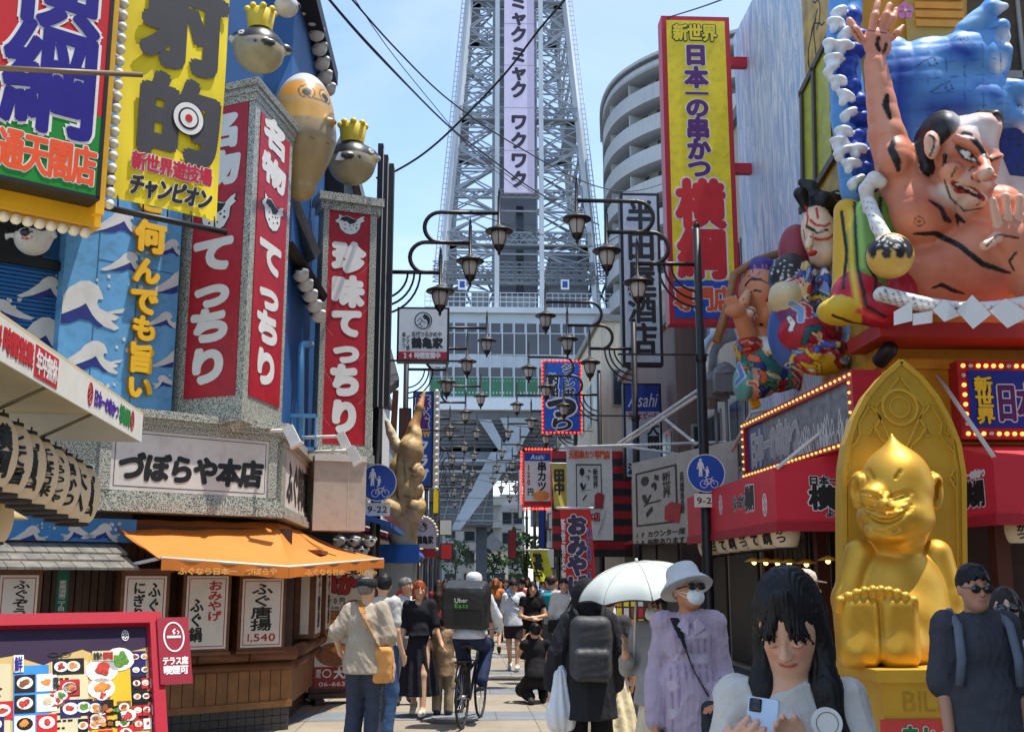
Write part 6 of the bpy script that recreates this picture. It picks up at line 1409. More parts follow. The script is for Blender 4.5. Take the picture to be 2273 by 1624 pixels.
K_([(1700, 664)], 12, (222, 116, 92), .12); K_([(1655, 634), (1666, 620), (1688, 620)], 3.2); K_([(1668, 650), (1676, 644), (1688, 646)], 2.8); K_([(1658, 684), (1670, 690), (1676, 704)], 6, (226, 214, 200)); K_([(1656, 682), (1672, 688), (1678, 706)], 2.2, (150, 40, 40)); K_([(1690, 720)], 5); K_([(1736, 622), (1702, 668), (1744, 732)], 3.4, (150, 24, 36)); K_([(1650, 664), (1654, 676)], 2); K_([(1640, 606), (1690, 622), (1730, 640)], 1.6)
for k in range(9): K_([(1656 + k * 9, 588), (1664 + k * 8, 604), (1652 + k * 9, 614)], 1.4, random.choice([(200, 130, 140), (40, 40, 130), (220, 210, 220)]), .006)
s.build('head', fl_m, mn, origin=o4)
q = Sculpt(.021, (70, 130, 130)); q.ell(p(1690, 800, .1), (58 * u, .35, 64 * u), .08, (52, 118, 118)); q.ell(p(1680, 850, 0), (48 * u, .3, 36 * u), .06, (206, 150, 130)); q.ell(p(1745, 820, .2), (44 * u, .3, 44 * u), .06, (206, 108, 44)); q.cap(p(1720, 770, .0), p(1780, 850, .2), 24 * u, 20 * u, .06, (84, 130, 196)); q.ell(p(1660, 770, 0), (30 * u, .3, 24 * u), .05, (180, 40, 50)); q.ell(p(1712, 775, -.15), (26 * u, .2, 24 * u), .04, (232, 206, 110)); q.ell(p(1650, 850, .0), (22 * u, .3, 44 * u), .05, (96, 160, 150)); q.ell(p(1745, 720, .3), (34 * u, .25, 60 * u), .06, (184, 40, 60))
q.ell(p(1720, 800, .15), (75 * u, .3, 75 * u), .06, (60, 110, 130)); patches(q, 1635, 1790, 740, 890, 52, [(226, 110, 60), (236, 220, 150), (40, 50, 130), (230, 230, 224), (60, 150, 110), (180, 40, 50), (84, 130, 196)], 16.2)
q.build('robe', fl_m, mn, origin=o4)
b = MB(); b.tube([Vector(p(x, y, d)) - o4 for x, y, d in ((1590, 760, -.2), (1612, 690, -.2), (1630, 610, -.1), (1680, 578, 0), (1740, 560, .1))], 10 * u, 10); b.build('bamboo_arch', M('bamboo', (150, 104, 60), .5, var=.2, s=8), mn)
b = MB(); q_ = [p(1632, 765, -.1), p(1645, 770, -.1), p(1690, 900, .2), p(1672, 905, .2)]; b.hull([Vector(k) - o4 for k in q_], [Vector(k) - o4 + Vector((.02, .2, 0)) for k in q_]); b.build('yellow_edge_board', M('beam_yellow'), mn)
# tilted wooden placard
t = thing('wooden_placard', 'tilted yellow wooden placard with brush letters between the two front floats', 'placard', mw=Matrix.Translation(W(1760, 735, 14.6)) @ frame((0, 0, 0), (1, -.35, 0))[0] @ Matrix.Rotation(R(17), 4, 'Z'))
MB().box(-.2, .2, -.52, .52, -.12, 0).build('board', M('board_ochre', (206, 160, 78), .5, var=.1, s=6), t); text(t, '横綱', (-.16, -.3, .06, .36), blk, 'v', .06, z=.002, th=.003); text(t, '串かつ', (.08, -.1, .17, .4), blk, 'v', .04, z=.002, th=.003)

# ============================================================ golden statue
p, u = PX(10.3); st = thing('golden_statue', 'golden statue of a laughing seated figure showing its soles in a pointed niche', 'statue', tuple(W(1998, 1475, 10.3).xy) + (0,)); o5 = st.location
gm = M('statue_gold', (208, 160, 54), .47, .6, var=.12, s=4, bump=.05, bs=14); gn = M('niche_gold', (200, 158, 48), .5, .3, var=.08, s=3)
zped = W(2000, 1475, 9.9).z
L_ = lambda px, py, dy=0: Vector(p(px, py, dy)) - o5
def xz(px, py): v = L_(px, py, .38); return (v.x, v.z)
arch = [(1868, 1490), (1866, 1100)] + [(1866 + 2, 1040), (1876, 985), (1894, 930), (1920, 880), (1955, 838), (1996, 803), (2040, 840), (2076, 884), (2104, 935), (2126, 990), (2138, 1060)] + [(2142, 1490)]
b = MB(); b.T = frame((0, .34, 0), (1, .34, 0))[0]
A = [xz(*q) for q in arch]; b.poly(A, -.2, 0); b.build('niche', gn, st)
b = MB(); b.T = frame((0, .34, 0), (1, .34, 0))[0]
cxy = (sum(a[0] for a in A) / len(A), A[6][1]); sh = lambda k: [(cxy[0] + (a[0] - cxy[0]) * k, cxy[1] + (a[1] - cxy[1]) * k) for a in A]
b.stroke(sh(.97), .05, .0005, .03); b.stroke(sh(.88), .02, .0005, .02)
cc = xz(1992, 905); b.ring(cc, .19, .19, .03, .0005, .025, 40); b.ring(cc, .11, .11, .02, .0005, .02, 30)
dm = [xz(1992, 838), xz(2046, 905), xz(2004, 1000), xz(1980, 1000), xz(1938, 905)]; b.stroke(dm + dm[:1], .022, .0005, .022)
for sx in (-1, 1):
    g = lambda x, y: xz(1993 + sx * (x - 1993), y)
    pts = [g(2010, 1020), g(2018, 990), g(2038, 972), g(2048, 950), g(2036, 930), g(2060, 900), g(2084, 940), g(2082, 968), g(2092, 985), g(2112, 1005), g(2116, 1040), g(2102, 1060), g(2118, 1090), g(2120, 1200)]; b.stroke(pts, .022, .0006, .022)
    for q in (((2046, 968), (2052, 945), (2062, 968)), ((2088, 960), (2096, 948), (2102, 970)), ((2100, 1076), (2104, 1050), (2116, 1068))): k = [g(*e) for e in q]; b.stroke(k + k[:1], .012, .0007, .02)
b.build('niche_moulding', gn, st)
s = Sculpt(.012, (1, 1, 1))
s.ell(p(1990, 1080, .0), (80 * u, .33, 92 * u), .05); s.cap(p(1984, 1004, .0), p(1979, 964, .0), 24 * u, 3 * u, .1); s.ell(p(1988, 1150, -.06), (84 * u, .34, 62 * u), .08)
for sx in (-1, 1): s.ell(p(1973 + sx * 36, 1100, -.19 + .0 * sx), (28 * u, .12, 25 * u), .09); s.ell(p(1990 + sx * 82, 1090, .08), (22 * u, .08, 46 * u), .03); s.ell(p(1990 + sx * 84, 1070, .0), (17 * u, .1, 22 * u), .03)
s.ell(p(1972, 1180, -.22), (52 * u, .15, 26 * u), .06)
for sx in (-1, 1): s.ell(p(1990 + sx * 92, 1092, -.04), (9 * u, .1, 30 * u), .03, None, '-')
s.cap(p(1966, 1098, -.36), p(1962, 1120, -.46), 10 * u, 15 * u, .04); s.ell(p(1948, 1126, -.42), (9 * u, .05, 8 * u), .02); s.ell(p(1978, 1126, -.42), (9 * u, .05, 8 * u), .02)
crv = lambda pts, r_, dp=.02: s.chain([q for q in [s.on(*e, 10.3) for e in pts] if q], r_ * u * 1.05, .014, None, '-')
sm = [(1966 + a * 55, 1156 - 30 * a * a) for a in np.linspace(-1, 1, 19)]; sm2 = [(1966 + a * 44, 1146 - 20 * a * a) for a in np.linspace(-1, 1, 15)]
g1 = [s.on(*e, 10.3) for e in sm2]
for q in g1: s.ell(q, (9 * u, .025, 7 * u), .02)
crv(sm, 4.5, .05); crv([(1966 + a * 57, 1132 - 12 * a * a) for a in np.linspace(-1, 1, 13)], 3, .03); crv([(1964 + a * 30, 1184 - 10 * a * a) for a in np.linspace(-1, 1, 9)], 3, .02)
for c_, sg in ((1930, -1), (1998, 1)):
    crv([(c_ + a * 26, 1094 + 5 * a * a - sg * a * 6) for a in np.linspace(-1, 1, 11)], 3, .035); crv([(c_ + a * 20, 1106 - sg * a * 5) for a in np.linspace(-1, 1, 7)], 2, .018); crv([(c_ - sg * 10 + sg * a * 12, 1062 - 18 * a) for a in np.linspace(0, 1, 7)], 2.2, .02)
s.ell(p(1995, 1330, .05), (105 * u, .38, 120 * u), .08); s.ell(p(1990, 1380, -.05), (110 * u, .4, 85 * u), .1); s.cap(p(1992, 1225, .03), p(1992, 1200, 0), 50 * u, 60 * u, .06)
for sx in (-1, 1): s.chain([p(1993 + sx * 84, 1232, .05), p(1993 + sx * 112, 1330, .0), p(1993 + sx * 108, 1430, -.12)], [36 * u, 34 * u, 28 * u], .04); s.ell(p(1993 + sx * 106, 1440, -.2), (24 * u, .16, 22 * u), .04)
s.cap(p(1905, 1430, -.5), p(1930, 1440, .0), 40 * u, 50 * u, .1); s.cap(p(1990, 1430, -.5), p(2050, 1440, .0), 42 * u, 52 * u, .1)
for cx_ in (1903, 1990): s.box(p(cx_, 1399, -.58), (43 * u, .15, 75 * u), .11, .02); s.ell(p(cx_, 1440, -.66), (37 * u, .1, 36 * u), .05); s.ell(p(cx_, 1404, -.84), (27 * u, .105, 44 * u), .05, None, '-')
for k in range(10):
    a = (k - 4.5) / 4.5; x = 1946 + a * 84; y = 1306 + 24 * a * a; s.cap(p(x, y + 24, -.66), p(x - a * 2, y + 2, -.69), 8.6 * u, 9.8 * u, .006)
s.build('figure', gm, st, origin=o5, fold=None)
b = MB(); pz = zped; x0 = L_(1838, 1500, .3).x; x1 = L_(2150, 1500, .3).x
b.box(x0, x1, -.95, .45, pz - .1, pz); b.box(x0 + .06, x1 - .06, -.9, .4, 0, pz - .1001); ped = b.build('pedestal', gn, st)
e = letters(ped, [('BILLIKEN', (.22, 0, x1 - x0 - .22, .17), 'h')], M('carved_gold', (176, 136, 38), .5, .3), .0, .003, .0); e.matrix_local = frame((x0, -.902, pz - .34), (x1, -.902, pz - .34))[0]
t = thing('sign_board', 'red panel with green and blue outlined letters on the golden pedestal', 'sign board', mw=Matrix.Translation(o5) @ frame((x0 + .02, -.905, pz - .74), (x1, -.905, pz - .74))[0])
MB().box(0, x1 - x0 - .02, 0, .34, .0, .02).build('panel', M('panel_red', (196, 60, 60), .45), t); text(t, '串かつ', (.05 + .12, .06, .62, .29), M('letter_forest', (30, 110, 60), .5), 'h', .065, wht, .05, .021, .003); text(t, '横綱', (.66, .05, 1.15, .3), M('letter_royal'), 'h', .06, wht, .05, .021, .003)
MB().box(1.17, x1 - x0 - .03, .0, .34, .0205, .022).build('blue_corner', M('poster_blue'), t)

# ============================================================ tall yellow banner sign
t, Lw, Hw = sign('tower_sign', 'tall yellow sign with red border, purple and red characters, on brackets over the street', 'shop sign', 1482, 18.4, 1627, 18.4, 40, 712); bpy.context.view_layer.update(); f = onp(t)
MB().box(-.04, Lw + .04, -.04, Hw + .04, -.35, 0).build('case', M('case_red', (186, 30, 44), .45, var=.06), t); z2 = f(1560, 622)[1]
MB().box(.05, Lw - .05, z2, Hw - .05, .001, .012).build('yellow_field', yel, t); MB().box(.05, Lw - .05, .05, z2 - .002, .001, .012).build('blue_field', M('field_royal', (30, 74, 170), .45), t)
m_ = Lw / 2 - .02
def vb(y0, y1, k): return (m_ - k, f(1555, y1)[1], m_ + k, f(1555, y0)[1])
text(t, '新世界', (m_ - .4, f(1550, 92)[1], m_ + .4, f(1550, 56)[1]), yel, 'h', .05, M('letter_dkgreen', (16, 60, 40), .5), .07, .013, .004)
for ch, y0, y1 in (('日', 100, 146), ('本', 150, 196), ('一', 196, 222), ('の', 218, 262), ('串', 262, 312), ('か', 308, 356), ('つ', 352, 396)): text(t, ch, vb(y0, y1, .21), pur, 'v', .06, wht, .045, .013, .004)
text(t, '横', vb(400, 506, .42), M('letter_scarlet', (206, 26, 30), .5), 'v', .06, wht, .035, .013, .004); text(t, '綱', vb(508, 618, .42), M('letter_scarlet'), 'v', .06, wht, .035, .013, .004)
text(t, '専門店', (m_ - .52, f(1550, 690)[1], m_ + .52, f(1550, 636)[1]), ora, 'h', .05, wht, .05, .013, .004)
b = MB(); mi = t.matrix_world.inverted()
for y in (136, 372): a = mi @ W(1622, y, 18.5); b.box(Lw + .041, Lw + 1.0, a.y - .09, a.y + .09, -.25, -.1)
b.build('bracket', M('case_red'), t)
# ============================================================ buildings along the street
def block(name, label, x0, x1, y0, y1, z, m, street, win=None, roof=None, wm=None, floors=None):
    """plain shop house; street = +1 if its front looks towards +X, -1 towards -X"""
    t = thing(name, label, 'building', ((x0 + x1) / 2, (y0 + y1) / 2, 0)); o = t.location
    b = MB(); b.box(x0 - o.x, x1 - o.x, y0 - o.y, y1 - o.y, 0, z); b.build('wall', m, t)
    b = MB(); b.box(x0 - o.x - .12, x1 - o.x + .12, y0 - o.y - .1, y1 - o.y + .1, z, z + .22)
    b.box(x0 - o.x + 1, x0 - o.x + 2.2, y0 - o.y + .5, y0 - o.y + 1.4, z + .22, z + 1.2); b.build('roof', roof or M('roof_slab', (128, 128, 126), .8, var=.15), t)
    gm_ = wm or M('shop_glass', (46, 54, 62), .12, var=.3); fm_ = M('alloy')
    fx = (x1 if street > 0 else x0) - o.x; ny = max(1, int((y1 - y0) / 2.2)); nz_ = floors or max(1, int((z - 3.2) / 3))
    for j in range(nz_):
        for i in range(ny):
            ya = y0 - o.y + .5 + i * (y1 - y0 - .6) / ny; za = 3.7 + j * 3
            if za + 1.4 > z: continue
            q = MB().box(fx - .03, fx + .04, ya, ya + 1.3, za, za + 1.4).build('window_frame', fm_, t)
            for k in (0, 1): MB().box(fx + street * .045 - .004, fx + street * .045 + .004, ya + .06 + k * .62, ya + .62 + k * .62, za + .07, za + 1.33).build('pane', gm_, q)
        nx = max(1, int(min(4, x1 - x0) / 1.8))
        for i in range(nx):
            xa = (x1 - 1.6 - i * 1.8 if street > 0 else x0 + .3 + i * 1.8) - o.x; za = 3.9 + j * 3
            if za + 1.3 > z: continue
            q = MB().box(xa, xa + 1.2, y0 - o.y - .04, y0 - o.y + .03, za, za + 1.2).build('window_frame', fm_, t); MB().box(xa + .06, xa + 1.14, y0 - o.y - .052, y0 - o.y - .045, za + .06, za + 1.14).build('pane', gm_, q)
    b = MB(); s_ = street
    for i in range(ny): ya = y0 - o.y + .15 + i * (y1 - y0) / ny; b.box(min(fx, fx + s_ * .05), max(fx, fx + s_ * .05), ya, ya + (y1 - y0) / ny - .3, .1, 2.5)
    b.build('shop_front', M('shop_interior', (58, 50, 46), .5, var=.4, s=2), t)
    b = MB(); b.hull([(fx, y0 - o.y, 2.7), (fx + s_ * .9, y0 - o.y, 2.45), (fx + s_ * .9, y1 - o.y - .1, 2.45), (fx, y1 - o.y - .1, 2.7)][::s_], [(fx, y0 - o.y, 2.78), (fx + s_ * .9, y0 - o.y, 2.53), (fx + s_ * .9, y1 - o.y - .1, 2.53), (fx, y1 - o.y - .1, 2.78)][::s_])
    return t, b
cream = M('wall_cream', (198, 188, 166), .8, var=.1, s=1, streak=.25, bump=.2, bs=30); mauve = M('wall_mauve', (112, 92, 84), .7, var=.12, s=2, streak=.2); greyw = M('wall_grey', (150, 150, 148), .8, var=.12, s=1, streak=.25); brown_w = M('wall_brown', (96, 78, 64), .7, var=.15, streak=.2); blackw = M('wall_black', (34, 34, 36), .6, var=.1); whitew = M('wall_white', (206, 204, 198), .8, var=.08, s=1, streak=.2)
awc = [M('awn_a', (40, 84, 160), .7), M('awn_b', (150, 40, 44), .7), M('awn_c', (196, 186, 160), .7), M('awn_d', (70, 110, 70), .7), M('awn_e', (90, 60, 44), .7)]
for i, (nm, lb, x0, x1, y0, y1, z, m, st_) in enumerate((
    ('shop_house', 'cream rough plastered building just behind the brackets of the tall yellow sign', 5.35, 13, 19.6, 24.4, 10.4, cream, -1),
    ('shop_house', 'mauve brown building behind the grey liquor shop sign', 4.9, 12, 24.6, 33, 7.6, mauve, -1),
    ('shop_house', 'plain cream building beside the blue jumbo sign', 4.35, 11, 33.6, 43, 9.6, cream, -1),
    ('shop_house', 'grey low building past the plain cream one', 4.9, 12, 43.4, 55, 7.0, greyw, -1),
    ('shop_house', 'white building farthest along the red bulb sign side', 5.1, 12, 55.5, 72, 8.4, whitew, -1),
    ('shop_house', 'narrow black fronted building right behind the flat red column', -8, -2.0, 17.6, 21.5, 8.6, blackw, 1),
    ('shop_house', 'brown house behind the horned wooden head', -8, -2.35, 21.8, 27.5, 5.8, brown_w, 1),
    ('shop_house', 'white house behind the crane and tortoise sign', -9, -2.5, 28, 38, 7.4, whitew, 1),
    ('shop_house', 'grey house past the mahjong sign', -9, -2.6, 38.4, 52, 6.6, greyw, 1),
    ('shop_house', 'cream house farthest along the domed sign side', -9, -2.7, 52.5, 74, 7.6, cream, 1))):
    t, b = block(nm, lb, x0, x1, y0, y1, z, m, st_); t['group'] = 'shop houses along the street'; b.build('canopy', awc[i % 5], t)
t, Lw, Hw = sign('black_tower_panel', 'tall black ribbed panel with white edges behind the flat red column', 'panel', 832, 17.5, 868, 17.5, 318, 900)
b = MB(); b.box(0, Lw * .34, 0, Hw * 1.0, -.2, 0); b.box(Lw * .38, Lw * .64, 0, Hw * .96, -.3, -.05); b.box(Lw * .7, Lw, 0, Hw * .93, -.4, -.1); b.build('panel', blackw, t); b = MB(); b.box(Lw * .34, Lw * .38, 0, Hw * .98, -.2, .01); b.box(Lw * .64, Lw * .68, 0, Hw * .94, -.3, -.04); b.build('white_edge', whm, t)
b = MB(); o = W(840, 880, 18); q = [W(832, 905, 17.6), W(886, 858, 19.5), W(868, 790, 21), W(832, 790, 21)]
t = thing('tiled_eave', 'dark curved eave behind the first lamp post by the flat red column', 'eave', tuple(o)); b.hull([k - o for k in q], [k - o + Vector((0, 0, .15)) for k in q]); b.build('roof', M('roof_dark'), t)
# far end: blocks, houses and trees seen through the gate
for i, (x0, x1, yt, Y, m, lb) in enumerate(((1026, 1114, 1100, 150, greyw, 'white balconied apartment house seen through the tower gate'), (1110, 1164, 1096, 165, greyw, 'grey far block right of the balconied one in the gate'), (940, 1030, 1130, 140, greyw, 'grey far block left of the balconied one in the gate'), (1056, 1128, 1222, 128, cream, 'small pale gabled house under the tower gate'))):
    a = W(x0, yt, Y); c = W(x1, yt, Y); t = thing('far_building', lb, 'building', (a.x, Y, 0), group='far buildings beyond the tower'); w_ = c.x - a.x
    MB().box(0, w_, 0, 10, 0, a.z).build('wall', m, t)
    if i == 3: MB().hull([(-.3, -.3, a.z), (w_ + .3, -.3, a.z), (w_ + .3, 10, a.z), (-.3, 10, a.z)], [(w_ / 2 - .05, -.3, a.z + 2), (w_ / 2 + .05, -.3, a.z + 2), (w_ / 2 + .05, 10, a.z + 2), (w_ / 2 - .05, 10, a.z + 2)]).build('roof', M('roof_grey'), t)
    n_ = int(a.z / 3); bb = MB()
    for j in range(n_):
        if i < 2: bb.box(0, w_, -1.2, -.02, j * 3 + 2.4, j * 3 + 3.4)
        for k in range(max(2, int(w_ / 2.2))): x_ = .4 + k * (w_ - .4) / max(2, int(w_ / 2.2)); MB().box(x_, x_ + 1.3, -.015, .01, j * 3 + .7, j * 3 + 2.3).build('window', M('shop_glass'), t)
    if i < 2: bb.build('balcony', M('balcony_grey', (150, 150, 148), .8, var=.1), t)
leaf = M('leaf', (58, 88, 40), .6, var=.5, s=2); bark = M('bark', (80, 64, 50), .8)
def tree(px, py, Y, h_, lab_):
    c = W(px, py, Y); t = thing('street_tree', lab_, 'tree', (c.x, Y, 0)); rs = np.random.RandomState(int(px)); b = MB(); r_ = h_ * .28
    for i in range(420):
        d = rs.randn(3); d /= np.linalg.norm(d); q = Vector(d * r_ * (.4 + .6 * rs.rand() ** .4) * (1 + .3 * math.sin(d[0] * 5 + d[2] * 4))) + Vector((0, 0, h_ * .68)); u_ = Vector(rs.randn(3)).normalized() * .16; v_ = Vector(rs.randn(3)).normalized() * .13; b.add([q - u_, q - v_, q + u_, q + v_], [(0, 1, 2, 3)])
    b.build('crown', leaf, t); b = MB(); b.tube([(0, 0, 0), (.05, 0, h_ * .4), (0, .05, h_ * .75)], .1, 7, r2=.04)
    for k in range(4): b.tube([(.03, 0, h_ * .42), (.5 * math.cos(k * 1.7), .5 * math.sin(k * 1.7), h_ * .7)], .04, 5)
    b.build('trunk', bark, t)
tree(1162, 1240, 62, 4.6, 'small green street tree beyond the yellow flag'); tree(1010, 1262, 95, 5.5, 'pale far tree under the tower gate on the domed sign side'); tree(1092, 1268, 104, 4.5, 'far tree below the gabled house in the gate')
# ============================================================ signs along the street
bd = M('panel_lit', (222, 220, 212), .5, var=.05, s=2, streak=.1); asahi = M('beer_blue', (20, 56, 150), .45); silver = M('letter_silver', (206, 212, 222), .3, .3)
def box_sign(label, x0, x1, yt, yb, Y, face=None, case=None, d=.3, name='shop_sign', border=.05):
    t, Lw, Hw = sign(name, label, 'shop sign', x0, Y, x1, Y, yt, yb); bpy.context.view_layer.update()
    MB().box(0, Lw, 0, Hw, -d, 0).build('case', case or dark, t); MB().box(border, Lw - border, border, Hw - border, .001, .01).build('face', face or bd, t); return t, Lw, Hw
def bulbs(t, Lw, Hw, m, n, r_=.035, off_=0, name='bulb'):
    k = []; per = 2 * (Lw + Hw)
    for i in range(n):
        s_ = per * i / n
        if s_ < Lw: q = (s_, -off_)
        elif s_ < Lw + Hw: q = (Lw + off_, s_ - Lw)
        elif s_ < 2 * Lw + Hw: q = (2 * Lw + Hw - s_, Hw + off_)
        else: q = (-off_, per - s_)
        k.append((*q, .02))
    many(t, name, k, r_, m)
def crane(t, c, r_, z):
    k = MB(); k.ring(c, r_, r_, r_ * .12, z, z + .003, 26); P = lambda a: [(c[0] + x * r_, c[1] + y * r_) for x, y in a]
    k.poly(P([(.1, .8), (.5, .6), (.78, .2), (.75, -.3), (.4, -.7), (.5, -.2), (.35, .1), (.1, .2), (-.1, .45), (.0, .6)]), z, z + .003); k.stroke(P([(-.7, -.1), (-.3, .3), (-.1, .0), (-.4, -.4), (-.1, -.75)]), r_ * .08, z, z + .003); k.stroke(P([(-.4, -.4), (-.7, -.5)]), r_ * .07, z, z + .003); k.stroke(P([(-.1, 0), (.3, -.3)]), r_ * .07, z, z + .003); k.build('crane_mark', blk, t)
t, Lw, Hw = box_sign('cream sign with a round crane mark and a red lower strip', 881, 997, 681, 802, 25.5); crane(t, (Lw * .5, Hw * .75), Hw * .16, .011)
text(t, '名代つるかめや', (Lw * .28, Hw * .45, Lw * .86, Hw * .55), blk, 'h', .03, z=.011, th=.002); text(t, '鶴亀家', (Lw * .28, Hw * .24, Lw * .88, Hw * .44), blk, 'h', .05, z=.011, th=.002); text(t, '串かつ', (Lw * .1, Hw * .24, Lw * .17, Hw * .54), blk, 'v', .03, z=.011, th=.002); text(t, 'どて焼', (Lw * .18, Hw * .2, Lw * .25, Hw * .48), blk, 'v', .03, z=.011, th=.002)
MB().box(.05, Lw - .05, .05, Hw * .18, .0105, .014).build('red_strip', red, t); text(t, '24時間営業中', (Lw * .14, .07, Lw * .84, Hw * .17), wht, 'h', .05, z=.015, th=.002)
t, Lw, Hw = box_sign('blue vertical mahjong sign with lettering, bulbs down one edge', 915, 962, 868, 1082, 30.5, M('field_mahjong', (24, 70, 150), .45)); 
for ch, a, c, m_ in (('麻', .8, .97, pur), ('雀', .6, .78, pur), ('ク', .36, .5, wht), ('ラ', .2, .35, wht), ('ブ', .04, .19, wht)): text(t, ch, (Lw * .12, Hw * a, Lw * .8, Hw * c), m_, 'v', .05, wht if m_ is pur else None, .05, .011, .003)
text(t, 'NEW', (Lw * .1, Hw * .52, Lw * .86, Hw * .59), gold_l, 'h', .05, z=.011, th=.002); many(t, 'bulb', [(Lw + .08, i * Hw / 15, .03) for i in range(16)], .06, bulb_off); MB().box(Lw, Lw + .16, 0, Hw, -.2, -.01).build('bulb_rail', whm, t)
t, Lw, Hw = sign('domed_sign', 'white half round crane sign edged with bulbs on the second lamp post', 'shop sign', 907, 26.4, 968, 26.4, 1150, 1216)
k = MB(); P = [(0, 0), (Lw, 0)] + [(Lw / 2 + Lw / 2 * math.cos(R(a)), Hw * .45 + Hw * .55 * math.sin(R(a))) for a in range(0, 181, 12)]; k.poly(P, -.15, 0); k.build('face', M('panel_grey', (196, 198, 202), .5), t); crane(t, (Lw / 2, Hw * .72), Hw * .17, .002); text(t, '鶴亀家', (Lw * .3, Hw * .14, Lw * .9, Hw * .42), blk, 'h', .05, z=.002, th=.002); text(t, '串かつ', (Lw * .1, Hw * .14, Lw * .22, Hw * .5), blk, 'v', .03, z=.002, th=.002)
many(t, 'bulb', [(x_ + (x_ - Lw / 2) * .08, y_ + (y_ - Hw * .4) * .08, 0) for x_, y_ in P], .04, bulb_off); MB().box(0, Lw, -.22, -.02, -.15, 0).build('red_strip', red, t)
t, Lw, Hw = sign('grey_liquor_sign', 'tall grey sign with five black characters in a black frame', 'shop sign', 1379, 24.6, 1468, 24.6, 428, 810); bpy.context.view_layer.update()
MB().box(0, Lw, 0, Hw, -.3, 0).build('case', dark, t); MB().box(.07, Lw - .07, .07, Hw - .07, .001, .012).build('face', M('panel_bluegrey', (186, 190, 200), .5, var=.06, streak=.15), t); text(t, '半田屋酒店', (Lw * .16, Hw * .06, Lw * .86, Hw * .96), blk, 'v', .035, z=.013, th=.003)
t, Lw, Hw = box_sign('blue topped beer sign with black characters below the grey liquor sign', 1385, 1470, 850, 1062, 25.5, M('panel_bluegrey')); MB().box(.05, Lw - .05, Hw * .7, Hw - .05, .0105, .014).build('blue_top', asahi, t); text(t, 'Asahi', (Lw * .14, Hw * .75, Lw * .9, Hw * .9), silver, 'h', .03, z=.0145, th=.003, shear=.2); text(t, 'アサヒビール', (Lw * .1, Hw * .62, Lw * .9, Hw * .69), red, 'h', .06, z=.011, th=.002); text(t, '大関', (Lw * .6, Hw * .3, Lw * .92, Hw * .6), blk, 'v', .05, z=.011, th=.002); text(t, '沢の鶴', (Lw * .08, .1, Lw * .9, Hw * .16), blk, 'h', .05, z=.011, th=.002)
t, Lw, Hw = box_sign('blue jumbo sign with white edged black letters in a red bulb frame', 1204, 1290, 801, 960, 33.2, M('field_jumbo', (24, 84, 176), .45), M('case_red')); text(t, 'ジャンボ', (Lw * .5, Hw * .5, Lw * .84, Hw * .96), blk, 'v', .05, wht, .08, .011, .003); text(t, '釣船', (Lw * .14, Hw * .5, Lw * .42, Hw * .82), blk, 'v', .05, wht, .08, .011, .003); text(t, 'つ', (Lw * .12, Hw * .2, Lw * .88, Hw * .52), blk, 'v', .08, wht, .08, .011, .003); text(t, 'り', (Lw * .12, Hw * .0 + .06, Lw * .88, Hw * .2), blk, 'v', .06, wht, .08, .011, .003); bulbs(t, Lw, Hw, bulb_red, 56, .03)
t, Lw, Hw = box_sign('white kushikatsu price sign topped blue in a red bulb frame', 1162, 1224, 1002, 1124, 29.5, bd, M('case_red'), border=.03); MB().box(.03, Lw - .03, Hw * .83, Hw - .03, .0105, .013).build('blue_top', asahi, t); text(t, 'Asahi', (Lw * .26, Hw * .86, Lw * .76, Hw * .95), silver, 'h', .03, z=.0135, th=.002, shear=.2); text(t, '串カツ', (Lw * .5, Hw * .28, Lw * .82, Hw * .82), blk, 'v', .05, z=.011, th=.002); text(t, '120', (Lw * .14, Hw * .38, Lw * .32, Hw * .78), red, 'v', .05, z=.011, th=.002); text(t, '円', (Lw * .14, Hw * .2, Lw * .36, Hw * .34), blk, 'v', .04, z=.011, th=.002)
k = MB(); k.disc((Lw * .62, Hw * .2), Lw * .3, Hw * .09, .0105, .02, 20); k.build('skewer_picture', M('food_orange'), t); MB().box(.03, Lw - .03, .03, Hw * .1, .0105, .013).build('red_strip', red, t); bulbs(t, Lw, Hw, bulb_red, 52, .032, .06)
t, Lw, Hw = sign('striped_sign', 'red and black striped panel behind the pale kushikatsu cloth banner', 'panel', 1226, 27.2, 1402, 27.2, 1000, 1235)
k = MB(); k2 = MB(); [(k if i % 2 else k2).box(0, Lw, i * Hw / 14, (i + 1) * Hw / 14 - .001, -.2, 0) for i in range(14)]; k.build('red_stripe', red, t); k2.build('black_stripe', blackw, t)
def cloth(label, x0, x1, yt, yb, Y, m, x0b=None, x1b=None):
    t, Lw, Hw = sign('cloth_banner', label, 'banner', x0, Y, x1, Y, yt, yb); bpy.context.view_layer.update(); n = 14; sh_ = ((x0b or x0) - x0) / (x1 - x0) * Lw; vs = []
    for j in range(n + 1):
        for i in range(n + 1): u_, v_ = i / n, j / n; vs.append((u_ * Lw + sh_ * (1 - v_), v_ * Hw, .03 * math.sin(u_ * 5 + v_ * 3) * (1 - v_)))
    N = len(vs); vs += [(x, y, z - .004) for x, y, z in vs]; fs = []
    for j in range(n):
        for i in range(n): a = j * (n + 1) + i; q = (a, a + 1, a + n + 2, a + n + 1); fs += [q, tuple(N + k for k in q[::-1])]
    b = MB(); b.add(vs, fs, True); b.build('cloth', m, t); b = MB(); b.tube([(-.05, Hw + .02, 0), (Lw + .05, Hw + .02, 0)], .02, 6); b.build('rod', whm, t); return t, Lw, Hw, sh_ / Hw
ZS = dict(z=.034, th=.003)
